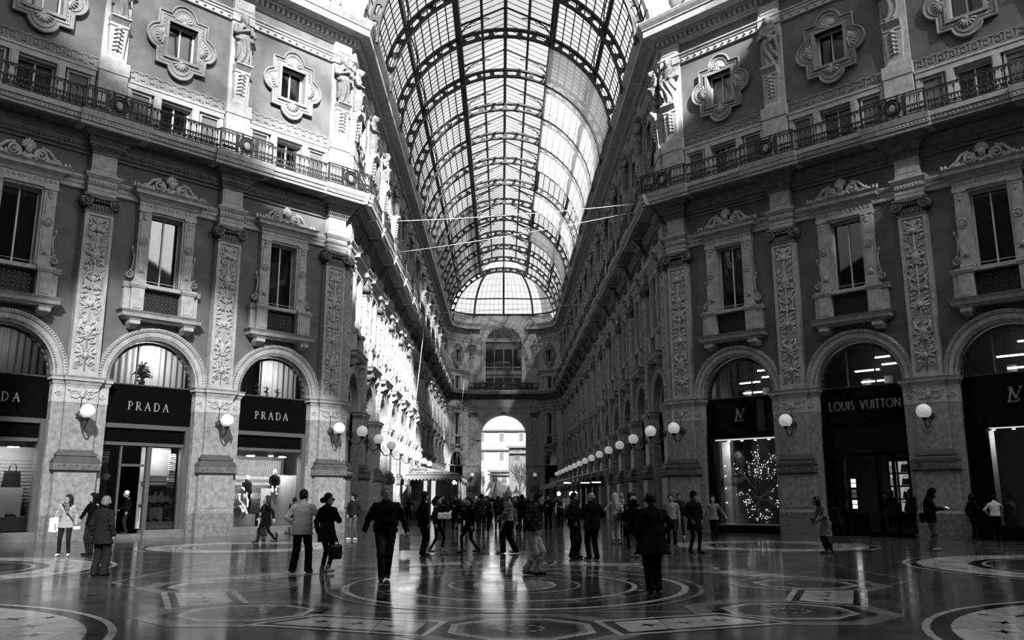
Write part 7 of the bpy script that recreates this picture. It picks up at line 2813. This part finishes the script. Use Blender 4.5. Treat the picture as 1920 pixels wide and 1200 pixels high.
# the crowd far down the arcade: two figures, copied and turned
rnd = random.Random(11)
protos = []
for q in range(4):
    pr = person('distant person', 0, 0, 0, 1.74, WALK(.14, arms=('fwd', 'back')) if q % 2 else STAND(arms=('down', 'hip'), fem=q > 1), dict(m=('cloth_black', 'cloth_dark', 'cloth_charcoal', 'cloth_mid')[q], len=(.8, .66, .88, .8)[q]), dict(m=('jeans_dark', 'cloth_black', 'jeans', 'jeans_dark')[q]), 'shoe_black', (('short', 'long', 'short', 'bob')[q], ('hair_black', 'hair_dark', 'hair_grey', 'hair_black')[q]), vox=.022)
    protos.append(Proto(pr))
spots = []
while len(spots) < 58:
    d = rnd.uniform(52, 141)
    x = rnd.uniform(-3.0, 3.6) if d < 100 else rnd.uniform(-4.5, 5)
    if all(abs(x - a) > .6 or abs(d - c) > 1.0 for a, c in spots):
        spots.append((x, d))
spots.sort(key=lambda p: p[1])
TOPS = ('black jacket', 'dark coat', 'charcoal jacket', 'grey coat')
for n, (x, d) in enumerate(spots):
    q = (n * 7 + n // 4) % 4
    fc = rnd.choice((0, 180, 20, 160, -15))
    side = 'left' if x < -1 else ('right' if x > 1.4 else 'middle')
    protos[q].put((x, d, 0), R(fc), 'small distant person in a %s far down the %s of the arcade' % (TOPS[q], side), 'person', 'distant crowd in a %s on the %s' % (TOPS[q], side), scale=rnd.uniform(.93, 1.06))
# ---- shop mannequins
def mannequin(label, i, vx, w, z, face, pose, top, bottom, h=1.85):
    p = (bay(-1, i) @ Vector((vx, w, 0)))
    return person(label, p.x, p.y, face, h, pose, top, bottom, None, None, 'white', vox=.013, group='shop mannequins', cat='mannequin', z0=z, name='mannequin', mannequin=True)


SIT = lambda **k: dict(feet=((.09, -.36, -.30), (-.09, -.42, -.26)), hip=.26, **k)
mannequin('white mannequin seated at the far left of the shop window, in white', 0, -1.05, -1.35, 1.02, 45, SIT(arms=('lap', 'lap'), fem=True), dict(m='white', len=.2, collar=False), dict(m='white', r=.9))
mannequin('white mannequin standing in a black suit in the shop window', 0, -.55, -1.4, .90, 60, dict(feet=((.1, -.04, 0), (-.1, .12, .0)), arms=('down', 'fwd')), dict(m='cloth_black', len=.84, flare=.02), dict(m='cloth_black', r=1.0))
mannequin('white mannequin seated on the tall block with a black jacket over its shoulders', 0, .80, -1.35, 1.90, 20, SIT(arms=('lap', 'lap'), fem=True), dict(m='cloth_black', len=.2, flare=.06), dict(m='white', r=.9))
# put each thing's origin at its own base
def recentre(o):
    bpy.context.view_layer.update()
    ms = [o] if o.type == 'MESH' else [c for c in o.children_recursive if c.type == 'MESH']
    P = [c.matrix_world @ Vector(v) for c in ms for v in c.bound_box]
    c = Vector(((min(p.x for p in P) + max(p.x for p in P)) / 2, (min(p.y for p in P) + max(p.y for p in P)) / 2, min(p.z for p in P)))
    if o.type == 'MESH':
        o.data.transform(Matrix.Translation(-c))
    else:
        for k in o.children:
            k.location -= c
    o.location = c


for o in [o for o in bpy.data.objects if o.parent is None and 'category' in o and o.get('kind') is None and o.location.length < 1e-6]:
    recentre(o)

sc = bpy.context.scene
sc.view_settings.view_transform = 'Standard'
sc.view_settings.look = 'None'
sc.view_settings.gamma = 1
sc.view_settings.exposure = EXPO
cy = sc.cycles
cy.max_bounces = 7
cy.diffuse_bounces = 3
cy.glossy_bounces = 3
cy.transmission_bounces = 4
cy.transparent_max_bounces = 14
cy.caustics_reflective = False
cy.caustics_refractive = False
cy.sample_clamp_indirect = 4
